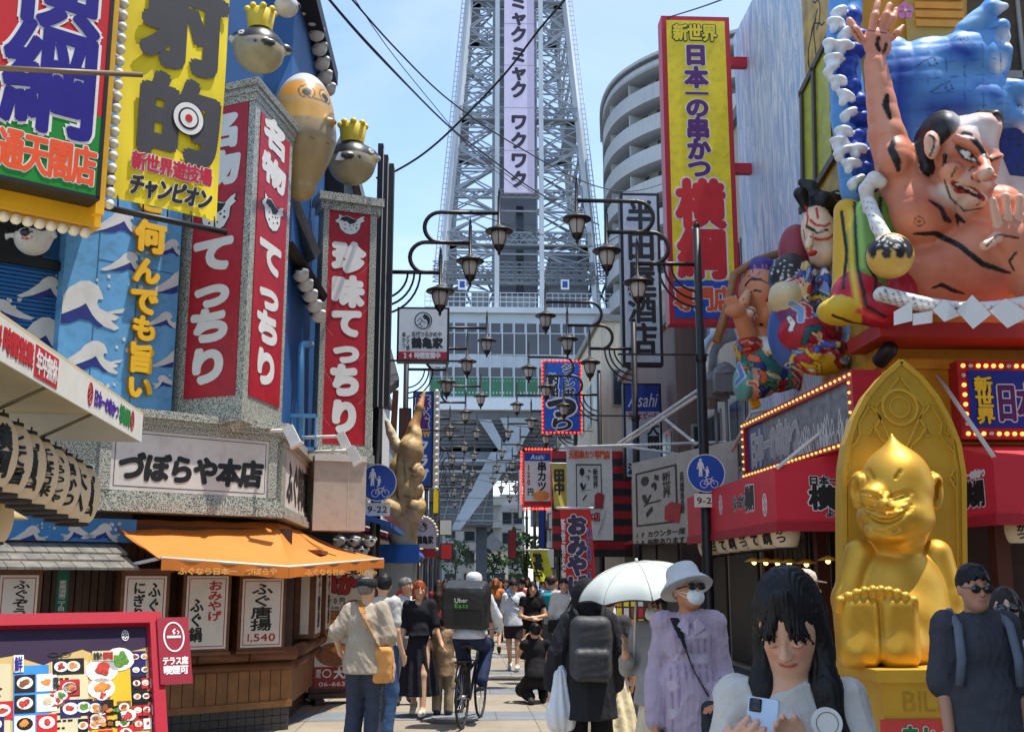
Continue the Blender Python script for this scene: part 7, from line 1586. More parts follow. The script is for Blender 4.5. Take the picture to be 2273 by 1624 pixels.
def itto(t, x0, y0, x1, y1, z):
    w_ = x1 - x0; h_ = y1 - y0; k = MB(); 
    for e in ((0, 0, 1, .03), (0, .97, 1, 1), (0, .03, .035, .97), (.965, .03, 1, .97)): k.box(x0 + e[0] * w_, x0 + e[2] * w_, y0 + e[1] * h_, y0 + e[3] * h_, z, z + .004)
    k.disc((x0 + .24 * w_, y0 + .82 * h_), .1 * w_, .09 * h_, z, z + .004, 16); P = lambda a: [(x0 + x * w_, y0 + y * h_) for x, y in a]
    k.stroke(P([(.48, .86), (.58, .82)]), .05 * w_, z, z + .004); k.stroke(P([(.4, .7), (.48, .73), (.52, .68), (.47, .63)]), .04 * w_, z, z + .004); k.poly(P([(.15, .56), (.24, .58), (.3, .48), (.36, .56), (.4, .54), (.32, .42), (.24, .4), (.18, .48)]), z, z + .004); k.stroke(P([(.2, .36), (.3, .4), (.62, .42)]), .014 * w_, z, z + .004); k.stroke(P([(.42, .3), (.34, .25), (.26, .18)]), .05 * w_, z, z + .004); k.build('brush_logo', blk, t)
    text(t, '新世界', (x0 + .66 * w_, y0 + .45 * h_, x0 + .86 * w_, y0 + .9 * h_), blk, 'v', .03, z=z, th=.003)
    k = MB(); k.poly(P([(.7, .06), (1.02, -.02), (1.1, .3), (.86, .36), (.72, .3)]), z + .005, z + .009); k.build('red_basket', red, t)
t, Lw, Hw, _s = cloth('pale cloth banner with red heading and framed brush marks', 1258, 1360, 993, 1198, 25.0, bd); text(t, '元祖串カツ専門店', (Lw * .05, Hw * .88, Lw * .95, Hw * .97), M('letter_orange'), 'h', .06, None, **ZS); itto(t, Lw * .2, Hw * .34, Lw * .76, Hw * .82, .034); text(t, '総本店', (Lw * .28, Hw * .2, Lw * .72, Hw * .3), red, 'h', .05, None, **ZS); k = MB(); [k.stroke([(Lw * .66, Hw * (.05 + .0 * i)), (Lw * (.7 + .03 * i), Hw * (.1 + .04 * i)), (Lw * (.72 + .05 * (i % 3)), Hw * (.06 + .05 * i))], .008, .034, .036) for i in range(6)]; k.build('line_drawing', M('print_grey'), t)
t, Lw, Hw, _s = cloth('tilted red souvenir banner with white edged purple letters', 1243, 1312, 1130, 1335, 17.6, M('cloth_red', (206, 40, 40), .65, var=.08), 1256); text(t, 'おみやげ', (Lw * .24, Hw * .06, Lw * .84, Hw * .94), M('letter_plum', (60, 40, 76), .5), 'v', .085, wht, .05, **ZS, shear=-_s); text(t, '新世界名物', (Lw * .04, Hw * .2, Lw * .18, Hw * .9), wht, 'v', .05, None, **ZS, shear=-_s); text(t, '通天閣二階', (Lw * .87, Hw * .2, Lw * .99, Hw * .8), M('letter_royal'), 'v', .05, wht, .05, **ZS, shear=-_s)
t, Lw, Hw, _s = cloth('yellow cloth sign with a black character beside the price sign', 1224, 1258, 1030, 1128, 26.5, M('cloth_mustard', (216, 196, 90), .65), 1230); text(t, '田中', (Lw * .15, Hw * .3, Lw * .85, Hw * .9), blk, 'v', .05, None, **ZS)
t, Lw, Hw, _s = cloth('small yellow flag with dark brush letters near the crowd', 1174, 1214, 1222, 1290, 24.5, M('cloth_lemon', (224, 220, 50), .65), 1190); text(t, '営業中', (Lw * .25, Hw * .08, Lw * .75, Hw * .92), blk, 'v', .06, None, **ZS, shear=-.4)
for i, (x0, x1, yt, yb, Y, m, lb) in enumerate(((977, 1005, 1205, 1242, 36, M('field_red'), 'small red sign past the domed white sign'), (975, 1004, 1152, 1188, 40, bd, 'small white sign above the small red one'), (1128, 1146, 1176, 1240, 44, M('awn_b'), 'thin dark red sign far along the street'), (1196, 1210, 1130, 1215, 36, blu, 'thin blue sign under the price sign'), (1216, 1236, 1138, 1175, 33, bd, 'small white sign under the price sign'), (1212, 1232, 1215, 1262, 27, bd, 'white sign beside the red souvenir banner'), (885, 912, 905, 985, 24.5, M('awn_e'), 'brown timber sign above the horned head'), (1150, 1160, 1040, 1150, 50, whitew, 'narrow white sign far in front of the tower'), (960, 975, 1085, 1140, 38, yel, 'narrow yellow sign below the mahjong sign'))):
    box_sign(lb, x0, x1, yt, yb, Y, m, d=.2, border=.03)
# brush-logo box sign by the right lamp post
mwA = W(1404, 1120, 22.6); mwB = W(1640, 1110, 18.0); zb2 = W(1404, 1206, 22.6).z; zl = W(1404, 1028, 22.6).z - zb2; zr = W(1640, 975, 18).z - zb2
mw, L = frame((*mwA.xy, zb2), (*mwB.xy, zb2)); t = thing('box_sign', 'large dull white box sign with framed brush marks behind the blue disc', 'shop sign', mw=mw); bpy.context.view_layer.update(); f = onp(t)
b = MB(); b.poly([(0, 0), (L, -.1), (L, zr), (0, zl)], -.02, 0); b.hull([(0, 0, -.021), (0, zl, -.021), (-.02, zl, -1), (-.02, 0, -1)], [(-.03, 0, -.021), (-.03, zl, -.021), (-.05, zl, -1), (-.05, 0, -1)]); b.build('panel', M('panel_dull', (178, 172, 160), .5, var=.08, s=2, streak=.2), t)
x0, y0, x1, y1 = pbox(f, 1412, 1040, 1504, 1164); itto(t, x0, y0, x1, y1, .003); text(t, '1Fカウンター席', pbox(f, 1412, 1176, 1522, 1190), blk, 'h', .04, z=.003, th=.003); text(t, '2F座敷あります', pbox(f, 1412, 1194, 1522, 1208), blk, 'h', .04, z=.003, th=.003); text(t, '商標登録', pbox(f, 1510, 1045, 1519, 1140), blk, 'v', .02, z=.003, th=.002)
t = thing('awning_truss', 'white tubular awning arms stretching out above the pale cloth banner', 'awning frame', tuple(W(1400, 990, 22))); o = t.location; b = MB()
for q in (((1372, 985, 24), (1560, 858, 18.8)), ((1385, 985, 23.8), (1545, 880, 19)), ((1256, 992, 25.2), (1640, 980, 19.3)), ((1375, 988, 24), (1520, 1010, 21)), ((1470, 925, 21.5), (1545, 985, 19.5)), ((1625, 1000, 18), (1668, 915, 17)), ((1668, 915, 17), (1760, 900, 16))): b.tube([W(*e) - o for e in q], .03, 6)
b.build('tube', whm, t)
for i, (px, py, Y) in enumerate(((1613, 835, 18.9), (1590, 850, 19.2))):
    t = thing('vent_hood', ['larger', 'smaller'][i] + ' grey vent hood beside the merry man float', 'vent', tuple(W(px, py, Y))); b = MB(); b.box(-.22, .22, -.05, .35, -.28, .05); b.lathe([(.22, -.0), (.2, .1), (.1, .2), (.01, .24)], 12, (0, .12, .05)); b.build('hood', M('hood_grey', (130, 128, 126), .4, .3), t); MB().tube([(0, .1, -.28), (0, .1, -1.6)], .03, 6).build('pipe', M('hood_grey'), t)
t = thing('exhaust_duct', 'silver bent exhaust duct below the tall yellow sign', 'duct', tuple(W(1580, 770, 19.6))); o = t.location; MB().tube([W(1572, 905, 19.4) - o, W(1572, 790, 19.4) - o, W(1580, 765, 19.4) - o, W(1600, 745, 19.3) - o, W(1630, 735, 19.2) - o], .17, 12).build('duct', M('duct_silver', (176, 176, 178), .35, .7), t)
# horned wooden head ---------------------------------------------------
p, u = PX(22.5); hd = thing('horned_head', 'carved beige wooden horned ogre head looking over the street', 'statue', tuple(W(890, 1100, 22.5))); o = hd.location
WD, WDD = (196, 164, 110), (120, 88, 50); s = Sculpt(.035, WD); s.ell(p(897, 1070, .1), (34 * u, .45, 80 * u), .1); s.ell(p(912, 1000, 0), (26 * u, .4, 36 * u), .1); s.ell(p(925, 1050, -.1), (16 * u, .25, 22 * u), .06); s.ell(p(928, 1085, -.1), (12 * u, .2, 14 * u), .06); s.ell(p(922, 1125, -.05), (24 * u, .3, 26 * u), .08); s.ell(p(870, 1130, -.2), (22 * u, .25, 26 * u), .06); s.ell(p(922, 968, 0), (14 * u, .25, 24 * u), .06); s.ell(p(918, 1074, -.35), (10 * u, .1, 7 * u), .03, WDD, '-'); s.ell(p(924, 1106, -.3), (14 * u, .12, 5 * u), .02, WDD, '-')
s.chain([p(905, 985, 0), p(918, 950, -.05), p(932, 905, 0), p(942, 870, .1)], [13 * u, 11 * u, 7 * u, 2 * u], .04, (190, 140, 80)); s.chain([p(880, 990, .1), p(868, 960, .1), p(858, 935, .1)], [12 * u, 9 * u, 4 * u], .04, (206, 190, 150)); s.cap(p(895, 1160, .1), p(895, 1200, .1), 30 * u, 30 * u, .08)
Hb_ = brush(s, 22.5, u)
for q, r_ in (([(908, 1040), (922, 1046), (934, 1042)], 4), ([(912, 1056), (926, 1056)], 3), ([(930, 1072), (934, 1084)], 3), ([(900, 1100), (918, 1108), (934, 1104)], 4), ([(905, 1124), (922, 1130)], 3), ([(884, 1010), (878, 1060), (884, 1110)], 3), ([(896, 1020), (900, 1070)], 2.4), ([(872, 1050), (870, 1100)], 2.4), ([(890, 1140), (905, 1150)], 3), ([(908, 975), (926, 965)], 3), ([(925, 930), (936, 925)], 2), ([(918, 950), (930, 946)], 2)): Hb_(q, r_, WDD, .03)
Hb_([(904, 1103), (930, 1107)], 2, (226, 216, 190), .01)
s.build('head', M('carved_wood', attr=True, rough=.6, var=.25, s=5, bump=.4, bs=12), hd, origin=o, fold=folds(.012, 9, 9, 9)); b = MB(); q = [W(872, 865, 23), W(884, 865, 23), W(878, 985, 23), W(864, 985, 23)]; b.hull([k - o for k in q][::-1], [k - o + Vector((0, .2, 0)) for k in q][::-1]); b.build('back_post', wood, hd)
# poster board, stall, planters -----------------------------------------
t, Lw, Hw = sign('poster_board', 'tall standing kushikatsu poster board with red and white lettering beside the side timber front', 'poster board', 700, 15.4, 826, 15.6, 1262, 1528); bpy.context.view_layer.update(); z0_ = -t.location.z
b = MB(); b.box(-.05, Lw + .05, -.06, Hw + .05, -.12, 0); b.box(-.08, Lw + .08, z0_ + .08, -.0605, -.2, .1); b.box(0, .12, z0_, z0_ + .08, -.3, .25); b.box(Lw - .12, Lw, z0_, z0_ + .08, -.3, .25); b.build('stand', M('stand_brown', (70, 44, 36), .5), t)
b = MB(); b.cur = 0; b.box(0, Lw, Hw * .18, Hw, .001, .006); b.cur = 1; b.box(0, Lw, 0, Hw * .18, .001, .006)
b.cur = 2; b.disc((Lw * .35, Hw * .28), Lw * .33, Hw * .1, .0062, .008, 20); b.disc((Lw * .68, Hw * .58), Lw * .3, Hw * .16, .0062, .008, 20); b.cur = 3; b.disc((Lw * .3, Hw * .55), Lw * .22, Hw * .1, .0062, .0078, 20); b.disc((Lw * .5, Hw * .32), Lw * .22, Hw * .035, .0082, .01, 16); b.disc((Lw * .8, Hw * .36), Lw * .2, Hw * .1, .0062, .0076, 16); b.cur = 4; b.disc((Lw * .2, Hw * .455), Lw * .14, Hw * .035, .0082, .01, 20); b.build('poster', [M('poster_white', (214, 206, 196), .45), M('poster_darkred', (150, 26, 32), .45), M('food_brown'), M('food_orange'), yel], t)
text(t, '串かつ', (Lw * .03, Hw * .78, Lw * 1.0, Hw * .96), M('letter_crimson2', (170, 24, 36), .5), 'h', .07, blk, .04, .011, .003); text(t, '新世界名物', (Lw * .4, Hw * .95, Lw * .8, Hw * .99), blk, 'h', .04, z=.011, th=.002); text(t, '390円', (Lw * .12, Hw * .7, Lw * .5, Hw * .76), blk, 'h', .03, z=.011, th=.002); text(t, '全50種', (Lw * .09, Hw * .44, Lw * .31, Hw * .47), red, 'h', .05, z=.011, th=.002); text(t, '酒処', (Lw * .03, Hw * .09, Lw * .12, Hw * .16), wht, 'v', .03, z=.011, th=.002); text(t, '大阪屋', (Lw * .34, Hw * .08, Lw * .9, Hw * .17), wht, 'h', .05, z=.011, th=.002); text(t, '06-6633-5111', (Lw * .08, Hw * .02, Lw * .85, Hw * .055), wht, 'h', .02, z=.011, th=.002); k = MB(); k.ring((Lw * .22, Hw * .125), Lw * .08, Hw * .036, Lw * .02, .011, .014, 20); k.build('round_mark', wht, t)
for j in range(4): text(t, '串かつ各種', (Lw * .04, Hw * (.66 - j * .03), Lw * .4, Hw * (.68 - j * .03)), blk, 'h', .0, z=.011, th=.002)
st_ = thing('food_stall', 'food stall with a blue canvas roof and clear sheet sides behind the first lamp post', 'stall', (-1.75, 23, 0)); b = MB(); b.hull([(-1.3, -1.6, 2.15), (.95, -1.6, 2.1), (.95, 2, 2.1), (-1.3, 2, 2.15)], [(-1.3, -1.6, 2.4), (.9, -1.55, 2.2), (.9, 2, 2.2), (-1.3, 2, 2.5)]); b.box(-1.3, .96, -1.62, -1.6, 1.95, 2.3); b.build('canopy', M('canvas_blue', (30, 92, 180), .7), st_)
b = MB(); [b.box(x, x + .06, y, y + .06, 0, 2.1) for x in (-1.2, .85) for y in (-1.5, 1.9)]; b.box(-1.2, .9, -1.5, 1.9, .85, .9); b.build('frame', M('alloy'), st_); MB().box(-1.15, .85, -1.4, 1.8, .0, .849).build('counter', M('counter_grey', (110, 104, 98), .5), st_); MB().box(-1.1, .84, -1.43, -1.42, .91, 1.95).build('clear_sheet', M('clear_sheet', (176, 180, 178), .15, spec=.7), st_); b = MB(); b.ball((.2, -1.46, 1.1), (.12, .04, .14)); b.ball((.2, -1.46, 1.3), (.07, .03, .09)); b.build('gilt_figurine', gm, st_)
t = thing('planter_box', 'brown planter box behind the man in the beige shirt', 'planter', tuple(G(890, 1500))); b = MB(); b.box(-.3, .3, -.25, .25, 0, .55); b.box(-.33, .33, -.28, .28, .55, .6); b.build('box', M('stand_brown'), t); rs = np.random.RandomState(5); b = MB()
for i in range(90): q = Vector((rs.uniform(-.28, .28), rs.uniform(-.2, .2), .6 + rs.rand() * .3)); u_ = Vector(rs.randn(3)) * .04; v_ = Vector(rs.randn(3)) * .04; b.add([q - u_, q - v_, q + u_, q + v_], [(0, 1, 2, 3)])
b.build('leaves', leaf, t)
t = thing('round_red_sign', 'small round red drink sign on the second lamp post', 'sign', mw=Matrix.Translation(W(893, 1322, 19.5)) @ frame((0, 0, 0), (1, 0, 0))[0]); k = MB(); k.disc((0, 0), .12, .12, -.03, 0, 24); k.build('disc', M('field_red'), t); k = MB(); k.stroke([(-.08, -.02), (-.03, .03), (.02, -.02), (.07, .03)], .02, .001, .003); k.build('swirl', wht, t)
t = thing('standing_board', 'colourful standing menu rack behind the hooded pedestrian', 'poster board', mw=frame((W(1366, 1400, 14.5).x, 14.5, .1), (W(1430, 1400, 14.5).x, 14.5, .1))[0]); random.seed(12); w_ = W(1430, 1400, 14.5).x - W(1366, 1400, 14.5).x; b = MB()
b.cur = 0; b.box(0, w_, 0, 1.55, -.1, 0)
for i in range(4):
    for j in range(7): b.cur = random.choice((1, 2, 3, 4, 5)); b.box(.02 + i * w_ / 4, (i + 1) * w_ / 4 - .01, .5 + j * .14, .62 + j * .14, .001, .02)
b.build('rack', [M('stand_brown'), M('field_red'), yel, M('food_brown'), M('food_orange'), M('panel_white')], t); text(t, '大阪', (.05, .2, w_ - .05, .42), M('letter_lilac', (196, 160, 200), .5), 'h', .05, z=.002, th=.003)
# hanging paper lamps and goods by the poster board
for i in range(5):
    c = W(752 + i * 17, 1200 + (i % 2) * 22, 16.6); fish(c, .26, R(-50 + 20 * i), ['first', 'second', 'third', 'fourth', 'fifth'][i] + ' small fish ornament under the blank beige box, counted from the timber front', 'fish ornaments under the beige box')
# drain covers
for i, (px, py) in enumerate(((1000, 1600), (1330, 1560), (1120, 1505))):
    c = G(px, py); t = thing('drain_cover', ['round iron drain cover near the cyclist', 'round iron drain cover near the hooded pedestrian', 'round iron drain cover in mid street'][i], 'drain cover', (c.x, c.y, .009)); b = MB(); b.disc((0, 0), .3, .3, 0, .003, 32); b.ring((0, 0), .27, .27, .02, .0035, .006, 32); [b.box(-.2 + .07 * k, -.17 + .07 * k, -.15, .15, .0035, .006) for k in range(6)]; b.build('cover', M('iron_cover', (92, 90, 88), .5, .4), t)
t = thing('corner_building', 'grey building just outside the photo shading the phone user', 'building', (4.5, 0, 0)); MB().box(0, 8, -7, 6.3, 0, 15.5).build('wall', greyw, t); b = MB(); b.box(-.15, 8, -7.1, 6.4, 15.5, 15.8); b.build('roof', M('roof_slab'), t)  # out of view; extent and height set to shade the nearest pedestrians
for j in range(4):
    for i in range(4): MB().box(-.03, .02, -6 + i * 3, -4.4 + i * 3, 3.6 + j * 3, 5.2 + j * 3).build('window', M('shop_glass'), t)
# ============================================================ people
skin_m = M('skin', attr=True, rough=.5, var=.04, s=10, spec=.35)
J0 = dict(hd=(0, -.015, 1.575), nk=(0, .012, 1.42), ch=(0, 0, 1.27), ws=(0, 0, 1.06), pv=(0, 0, .93), s=(.152, .01, 1.39), e=(.2, .03, 1.11), w=(.225, -.06, .87), f=(.225, -.10, .79), h=(.085, 0, .90), k=(.10, -.03, .50), a=(.10, .03, .09), t=(.11, -.13, .035))
def cloth_m(c, **k): return M('cloth_%02x%02x%02x' % c, c, .85, var=.16, s=7, bump=.75, bs=11, spec=.2, **k)
def xf(s, i0, j0, Rm, t):
    A = np.array(Rm.to_3x3()); t = np.array(t)
    for i in range(i0, len(s.p)):
        q = list(s.p[i]); q[1] = A @ q[1] + t
        if q[0] == 'c': q[2] = A @ q[2] + t
        else: q[3] = A if q[3] is None else A @ q[3]
        s.p[i] = tuple(q)
    for j in range(j0, len(s.pt)): p_, *r_ = s.pt[j]; s.pt[j] = ([A @ k + t for k in p_], *r_)
def hand(s, w_, f_, side, col, curl=.35, r=1.):
    w_, f_, side = Vector(w_), Vector(f_), Vector(side).normalized(); d = (f_ - w_).normalized(); n = d.cross(side).normalized(); side = n.cross(d)
    c = w_ + d * .045 * r; s.cap(w_, w_ + d * .03, .024 * r, .028 * r, .02, col)
    for i, (o, ln) in enumerate(((-.03, .062), (-.01, .074), (.01, .07), (.029, .055))):
        a = w_ + d * .04 * r + side * o * .7 * r; b_ = w_ + d * .085 * r + side * o * r; m_ = b_ + d * ln * .5 * r + n * curl * .02; e = m_ + d * ln * .5 * (1 - curl) * r + n * curl * .045
        s.cap(a, b_, .013 * r, .0105 * r, .008, col); s.cap(b_, m_, .0098 * r, .009 * r, .006, col); s.cap(m_, e, .009 * r, .0075 * r, .004, col)
    a = w_ + d * .025 * r - side * .022; b_ = a + d * .035 - side * .022; s.cap(a, b_, .013, .011, .012, col); s.cap(b_, b_ + d * .03 - side * .004 + n * .01, .0105, .008, .006, col)
HEADF = {}
def person(label, px, Y, h=1.65, rz=0, J=None, top=None, low=None, hair=None, shoe=(60, 58, 56), vox=.013, skin=(206, 160, 128), hs=(0, 1, 0), hy=0, hp=0, face=True, X=None, build=1., lips=(176, 96, 86), eyes=1, mask=False):
    k_ = h / 1.7; j = {}
    for n, v in J0.items():
        if n in 'sewfhkat': j[n + 'L'] = v; j[n + 'R'] = (-v[0], v[1], v[2])
        else: j[n] = v
    j.update(J or {}); j = {n: Vector(v) * k_ for n, v in j.items()}
    if X is None: X = W(px, 1400, Y).x
    t = thing('person', label, 'person', (X, Y, .006), R(rz)); t['J'] = 0; del t['J']
    Rm = Matrix.Rotation(R(hy), 4, 'Z') @ Matrix.Rotation(R(hp), 4, 'X'); hd = j['hd']
    s = Sculpt(vox, skin); B = build * k_
    s.ell(j['ch'], (.145 * B, .09 * B, .15 * k_), .05); s.ell(j['ws'], (.125 * B, .085 * B, .13 * k_), .06); s.ell(j['pv'], (.14 * B, .1 * B, .11 * k_), .05); s.cap(j['sL'], j['sR'], .055 * B, None, .05); s.cap(j['nk'] + Vector((0, .0, -.03)), hd + Vector((0, .02, -.06)), .05 * k_, .047 * k_, .03)
    for a in 'LR':
        s.chain([j['s' + a], j['e' + a], j['w' + a]], [.046 * B, .037 * B, .025 * k_], .02); sd = (j['e' + a] - j['s' + a]).cross(Vector((0, 0, 1)));  sd = Vector((0, 1, 0)) if sd.length < .02 or True else sd
        hand(s, j['w' + a], j['f' + a], hs, None)
        s.chain([j['h' + a], j['k' + a], j['a' + a]], [.085 * B, .055 * B, .036 * k_], .03); s.cap(j['a' + a], j['t' + a], .034, .026, .02)
    i0, j0 = len(s.p), len(s.pt); q = k_
    s.ell((0, .012 * q, .022 * q), (.073 * q, .09 * q, .095 * q), .03); s.ell((0, -.03 * q, -.03 * q), (.06 * q, .062 * q, .083 * q), .03); s.ell((0, -.05 * q, -.082 * q), (.034 * q, .034 * q, .028 * q), .025)
    s.cap((0, -.088 * q, .004), (0, -.103 * q, -.024 * q), .0075, .0115, .012)
    for x in (-1, 1):
        s.ell((x * .074 * q, .01, -.008), (.01, .02, .03), .01); s.ell((x * .031 * q, -.094 * q, .004), (.019, .012, .012), .015, None, '-'); s.ell((x * .031, (-.083 if eyes else -.08) * q, .002), (.015, .013, .011), .006); s.ell((x * .008, -.1 * q, -.028 * q), (.009, .009, .007), .006)
        if face:
            for y in np.arange(-.112, -.076, .005):
                if eyes: s.paint([(x * .02 * q, y, .004), (x * .043 * q, y, .006)], .0042, (236, 228, 220) if vox < .008 else (46, 34, 30), .002); s.paint((x * .031 * q, y, .005), .0052 if vox < .008 else .008, (24, 18, 16), .002); s.paint([(x * .018 * q, y, .007), (x * .034, y, .0105), (x * .047 * q, y, .007)], .0017, (30, 22, 20), .002)
                else: s.paint([(x * .017 * q, y, -.004), (x * .031, y, -.0085), (x * .047 * q, y, -.003)], .0021, (40, 26, 22), .0025); s.paint([(x * .02 * q, y, .008), (x * .044 * q, y, .009)], .001, (150, 100, 80), .003)
                s.paint([(x * .016 * q, y, .026 * q), (x * .034, y, .031 * q), (x * .052 * q, y, .025 * q)], .0034, (60, 44, 36), .004)
            s.paint((x * .04, -.075, -.03), .016, tuple(int(v * f_) for v, f_ in zip(skin, (1.0, .86, .84))), .03)
    s.ell((0, -.086 * q, -.055 * q), (.021, .011, .0062), .005); s.ell((0, -.084 * q, -.064 * q), (.017, .011, .0068), .005)
    if face:
        for y in (-.104, -.098, -.092, -.086): s.paint([(-.017, y, -.058 * q), (0, y, -.058 * q), (.017, y, -.058 * q)], (.0045, .0072, .0045) if 0 else .0058, lips, .003); s.paint([(-.018, y, -.0595 * q), (.018, y, -.0595 * q)], .0012, (110, 50, 44), .002)
    xf(s, i0, j0, Rm, hd); s.build('body', skin_m, t)
    if top:
        c = top['c']; r_ = top.get('r', .016); hem = top.get('hem', .88) * k_; s = Sculpt(vox, c)
        s.ell(j['ch'], (.14 * B + r_, .094 * B + r_, .15 * k_ + r_ * .6), .04); s.ell(j['ws'], (.128 * B + r_, .09 * B + r_, .14 * k_), .06); s.cap(j['sL'], j['sR'], .046 * B + r_ * .35, None, .035)
        if hem < j['ws'].z: s.cap(j['ws'], j['pv'] * 1 + Vector((0, 0, hem - j['pv'].z)), .125 * B + r_, .14 * B + r_ * 1.6, .05); 
        s.cap(j['nk'] + Vector((0, 0, -.035)), j['nk'] + Vector((0, 0, -.01)), .06, .055, .03)
        sl_ = top.get('sl', .7)
        for a in 'LR':
            S_, E, W_ = j['s' + a], j['e' + a], j['w' + a]; rr = .045 * B + r_ * .55 * top.get('wide', 1.)
            if sl_ <= 1: s.cap(S_, S_.lerp(E, sl_), rr, rr * .95 + r_ * .4, .03)
            else: s.cap(S_, E, rr, rr * .88, .03); s.cap(E, E.lerp(W_, sl_ - 1), rr * .88, .032 * k_ + r_ * .6, .02)
        s.cut((0, 0, -1), -hem)
        if top.get('neck'): s.ell(j['nk'] + Vector((0, -.05, .0)), (.05, .06, .075), .01, None, '-')
        for pts, r2, cc in top.get('paint', ()): s.paint([Vector(v) * k_ for v in pts], r2, cc, .004)
        s.build('top', M('cloth_paint', attr=True, rough=.85, var=.14, s=7, bump=.75, bs=12, spec=.2) if top.get('paint') else cloth_m(c), t, fold=folds(top.get('amp', .007), 12, 12, 9, seed=int(px)))
    if low:
        c = low['c']; r_ = low.get('r', .014); ln = low.get('len', .08) * k_; s = Sculpt(vox, c)
        if low['k'] == 'skirt':
            z0 = (j['ws'].z - .02) if not low.get('z') else low['z'] * k_; cx_ = j['pv'] * .5 + (j['aL'] + j['aR']) * .25
            s.cap((j['ws'].x, j['ws'].y, z0), (cx_.x, cx_.y, ln), .125 * B, low.get('w', .24), .03); s.cut((0, 0, -1), -ln); s.cut((0, 0, 1), z0 + .03)
            am = low.get('amp', .012); fo = lambda P: am * np.sin(11 * np.arctan2(P[..., 1], P[..., 0]) + 3 * P[..., 2]) * np.clip((z0 - P[..., 2]) * 2.5, 0, 1)
        else:
            s.ell(j['pv'], (.145 * B + r_, .105 * B + r_, .12 * k_), .05)
            for a in 'LR':
                H_, K_, A_ = j['h' + a], j['k' + a], j['a' + a]; s.cap(H_, K_, .088 * B + r_, .06 * B + r_ * 1.5, .03)
                if low['k'] == 'trousers': s.cap(K_, A_, .06 * B + r_ * 1.5, .045 * B + r_ * low.get('flare', 1.6), .03)
            if low['k'] == 'trousers': s.cut((0, 0, -1), -.035)
            elif (low.get('cutz', 1)): s.cut((0, 0, -1), -ln)
            fo = folds(.006, 14, 14, 10, seed=3)
        s.build('skirt' if low['k'] == 'skirt' else 'trousers' if low['k'] == 'trousers' else 'shorts', cloth_m(c), t, fold=fo)
    if shoe:
        for a in 'LR':
            s = Sculpt(min(vox, .012), shoe); A_, T_ = j['a' + a], j['t' + a]; bk_ = A_ + (A_ - T_).normalized() * .03; s.cap(bk_ + Vector((0, 0, -.03)), T_, .042, .038, .02); s.cap(A_, A_ + Vector((0, 0, -.03)), .043, .045, .02)
            if A_.z < .2: s.cut((0, 0, -1), .0)
            s.build('shoe', cloth_m(shoe), t)
    if hair:
        kd, c = hair; s = Sculpt(min(vox, .011) if vox > .008 else vox, c); q = k_
        if kd == 'hood':
            s.ell((0, .03, .02), (.125, .135, .145), .03); s.ell((0, .03, -.1), (.12, .11, .1), .05); s.ell((0, -.12, -.02), (.075, .08, .1), .02, None, '-')
        else:
            s.ell((0, .024 * q, .034 * q), (.081 * q, .098 * q, .098 * q), .02)
            if kd in ('long', 'bob', 'tail'):
                z1 = {'long': -.42, 'bob': -.12, 'tail': -.05}[kd] * q
                s.ell((0, .045, -.03), (.083, .075, .1), .03)
                for x in (-1, 1): s.chain([(x * .066, .0, .03), (x * .07, -.012, -.08 * q), (x * .076, -.005, max(z1, -.1))], [.024, .02, .018], .015)
                if kd == 'long': pass
                if kd == 'tail': s.chain([(0, .1, .03), (0, .13, -.04), (0, .12, -.22)], [.03, .035, .015], .02)
            s.ell((0, -.125 * q, -.05 * q), (.062 * q if kd in ('long', 'bob') else .075 * q, .095 * q, .106 * q), .01, None, '-')
            if kd == 'bun': s.ell((0, .1, .07), .045, .02)
            nb = 9 if vox > .006 else 19
            for i in range(nb):
                a = -1 + 2 * i / (nb - 1); lo_ = (.028 if kd in ('long', 'bob') else .055) - .03 * abs(a) ** 1.5 + .012 * math.sin(i * 2.3); c0 = .007 if kd == 'long' else 0
                if abs(a) > .12 or kd == 'short': s.cap((a * (.03 if kd != 'long' else .014), -.036 * q, .112 * q), (a * .058 + math.copysign(c0, a), (-.098 + .03 * a * a) * q, lo_ * q), .011 if vox > .006 else .008, .005 if vox > .006 else .0032, .008)
        xf(s, 0, 0, Rm, hd)
        if kd == 'long':
            g = lambda v: hd + Rm @ Vector(v)
            for x in (-1, 1): a = g((x * .066, -.0, -.05)); s.chain([a, a + Vector((x * .012, -.01, -.12)), a + Vector((x * .02, -.03, -.24)), a + Vector((x * .014, -.035, -.44))], [.024, .03, .034, .02], .03)
            a = g((0, .07, -.04)); s.chain([a, a + Vector((0, .04, -.18)), a + Vector((0, .05, -.42))], [.072, .09, .07], .03)
        hm = M('hair_%02x%02x%02x' % c, c, .5, var=.35, s=40, spec=.3, bump=.12, bs=90)
        s.build('hood' if kd == 'hood' else 'hair', hm if kd != 'hood' else cloth_m(c), t, fold=(lambda P: .0022 * np.sin(120 * np.arctan2(P[..., 1] - hd.y, P[..., 0] - hd.x) / 2 + 14 * P[..., 2])) if kd != 'hood' else folds(.006))
    if mask:
        s = Sculpt(min(vox, .009), (226, 226, 222)); s.ell((0, -.07 * q, -.05 * q), (.057, .038, .052), .01); s.cap((0, -.1, -.03), (0, -.1, -.07), .008, .006, .02); s.ell((0, -.03, -.05), (.055, .06, .055), .008, None, '-'); xf(s, 0, 0, Rm, hd); s.build('face_mask', cloth_m((222, 222, 218)), t)
        b = MB(); b.T = Matrix.Translation(hd) @ Rm; [b.tube([(x * .05, -.075, -.035 + dz), (x * .078, .0, dz * .3)], .0025, 5) for x in (-1, 1) for dz in (0, -.03)]; b.build('mask_loop', cloth_m((222, 222, 218)), t)
    t['_k'] = 0; del t['_k']; HEADF[label] = (t, hd, Rm, j, k_); return t, hd, Rm, j
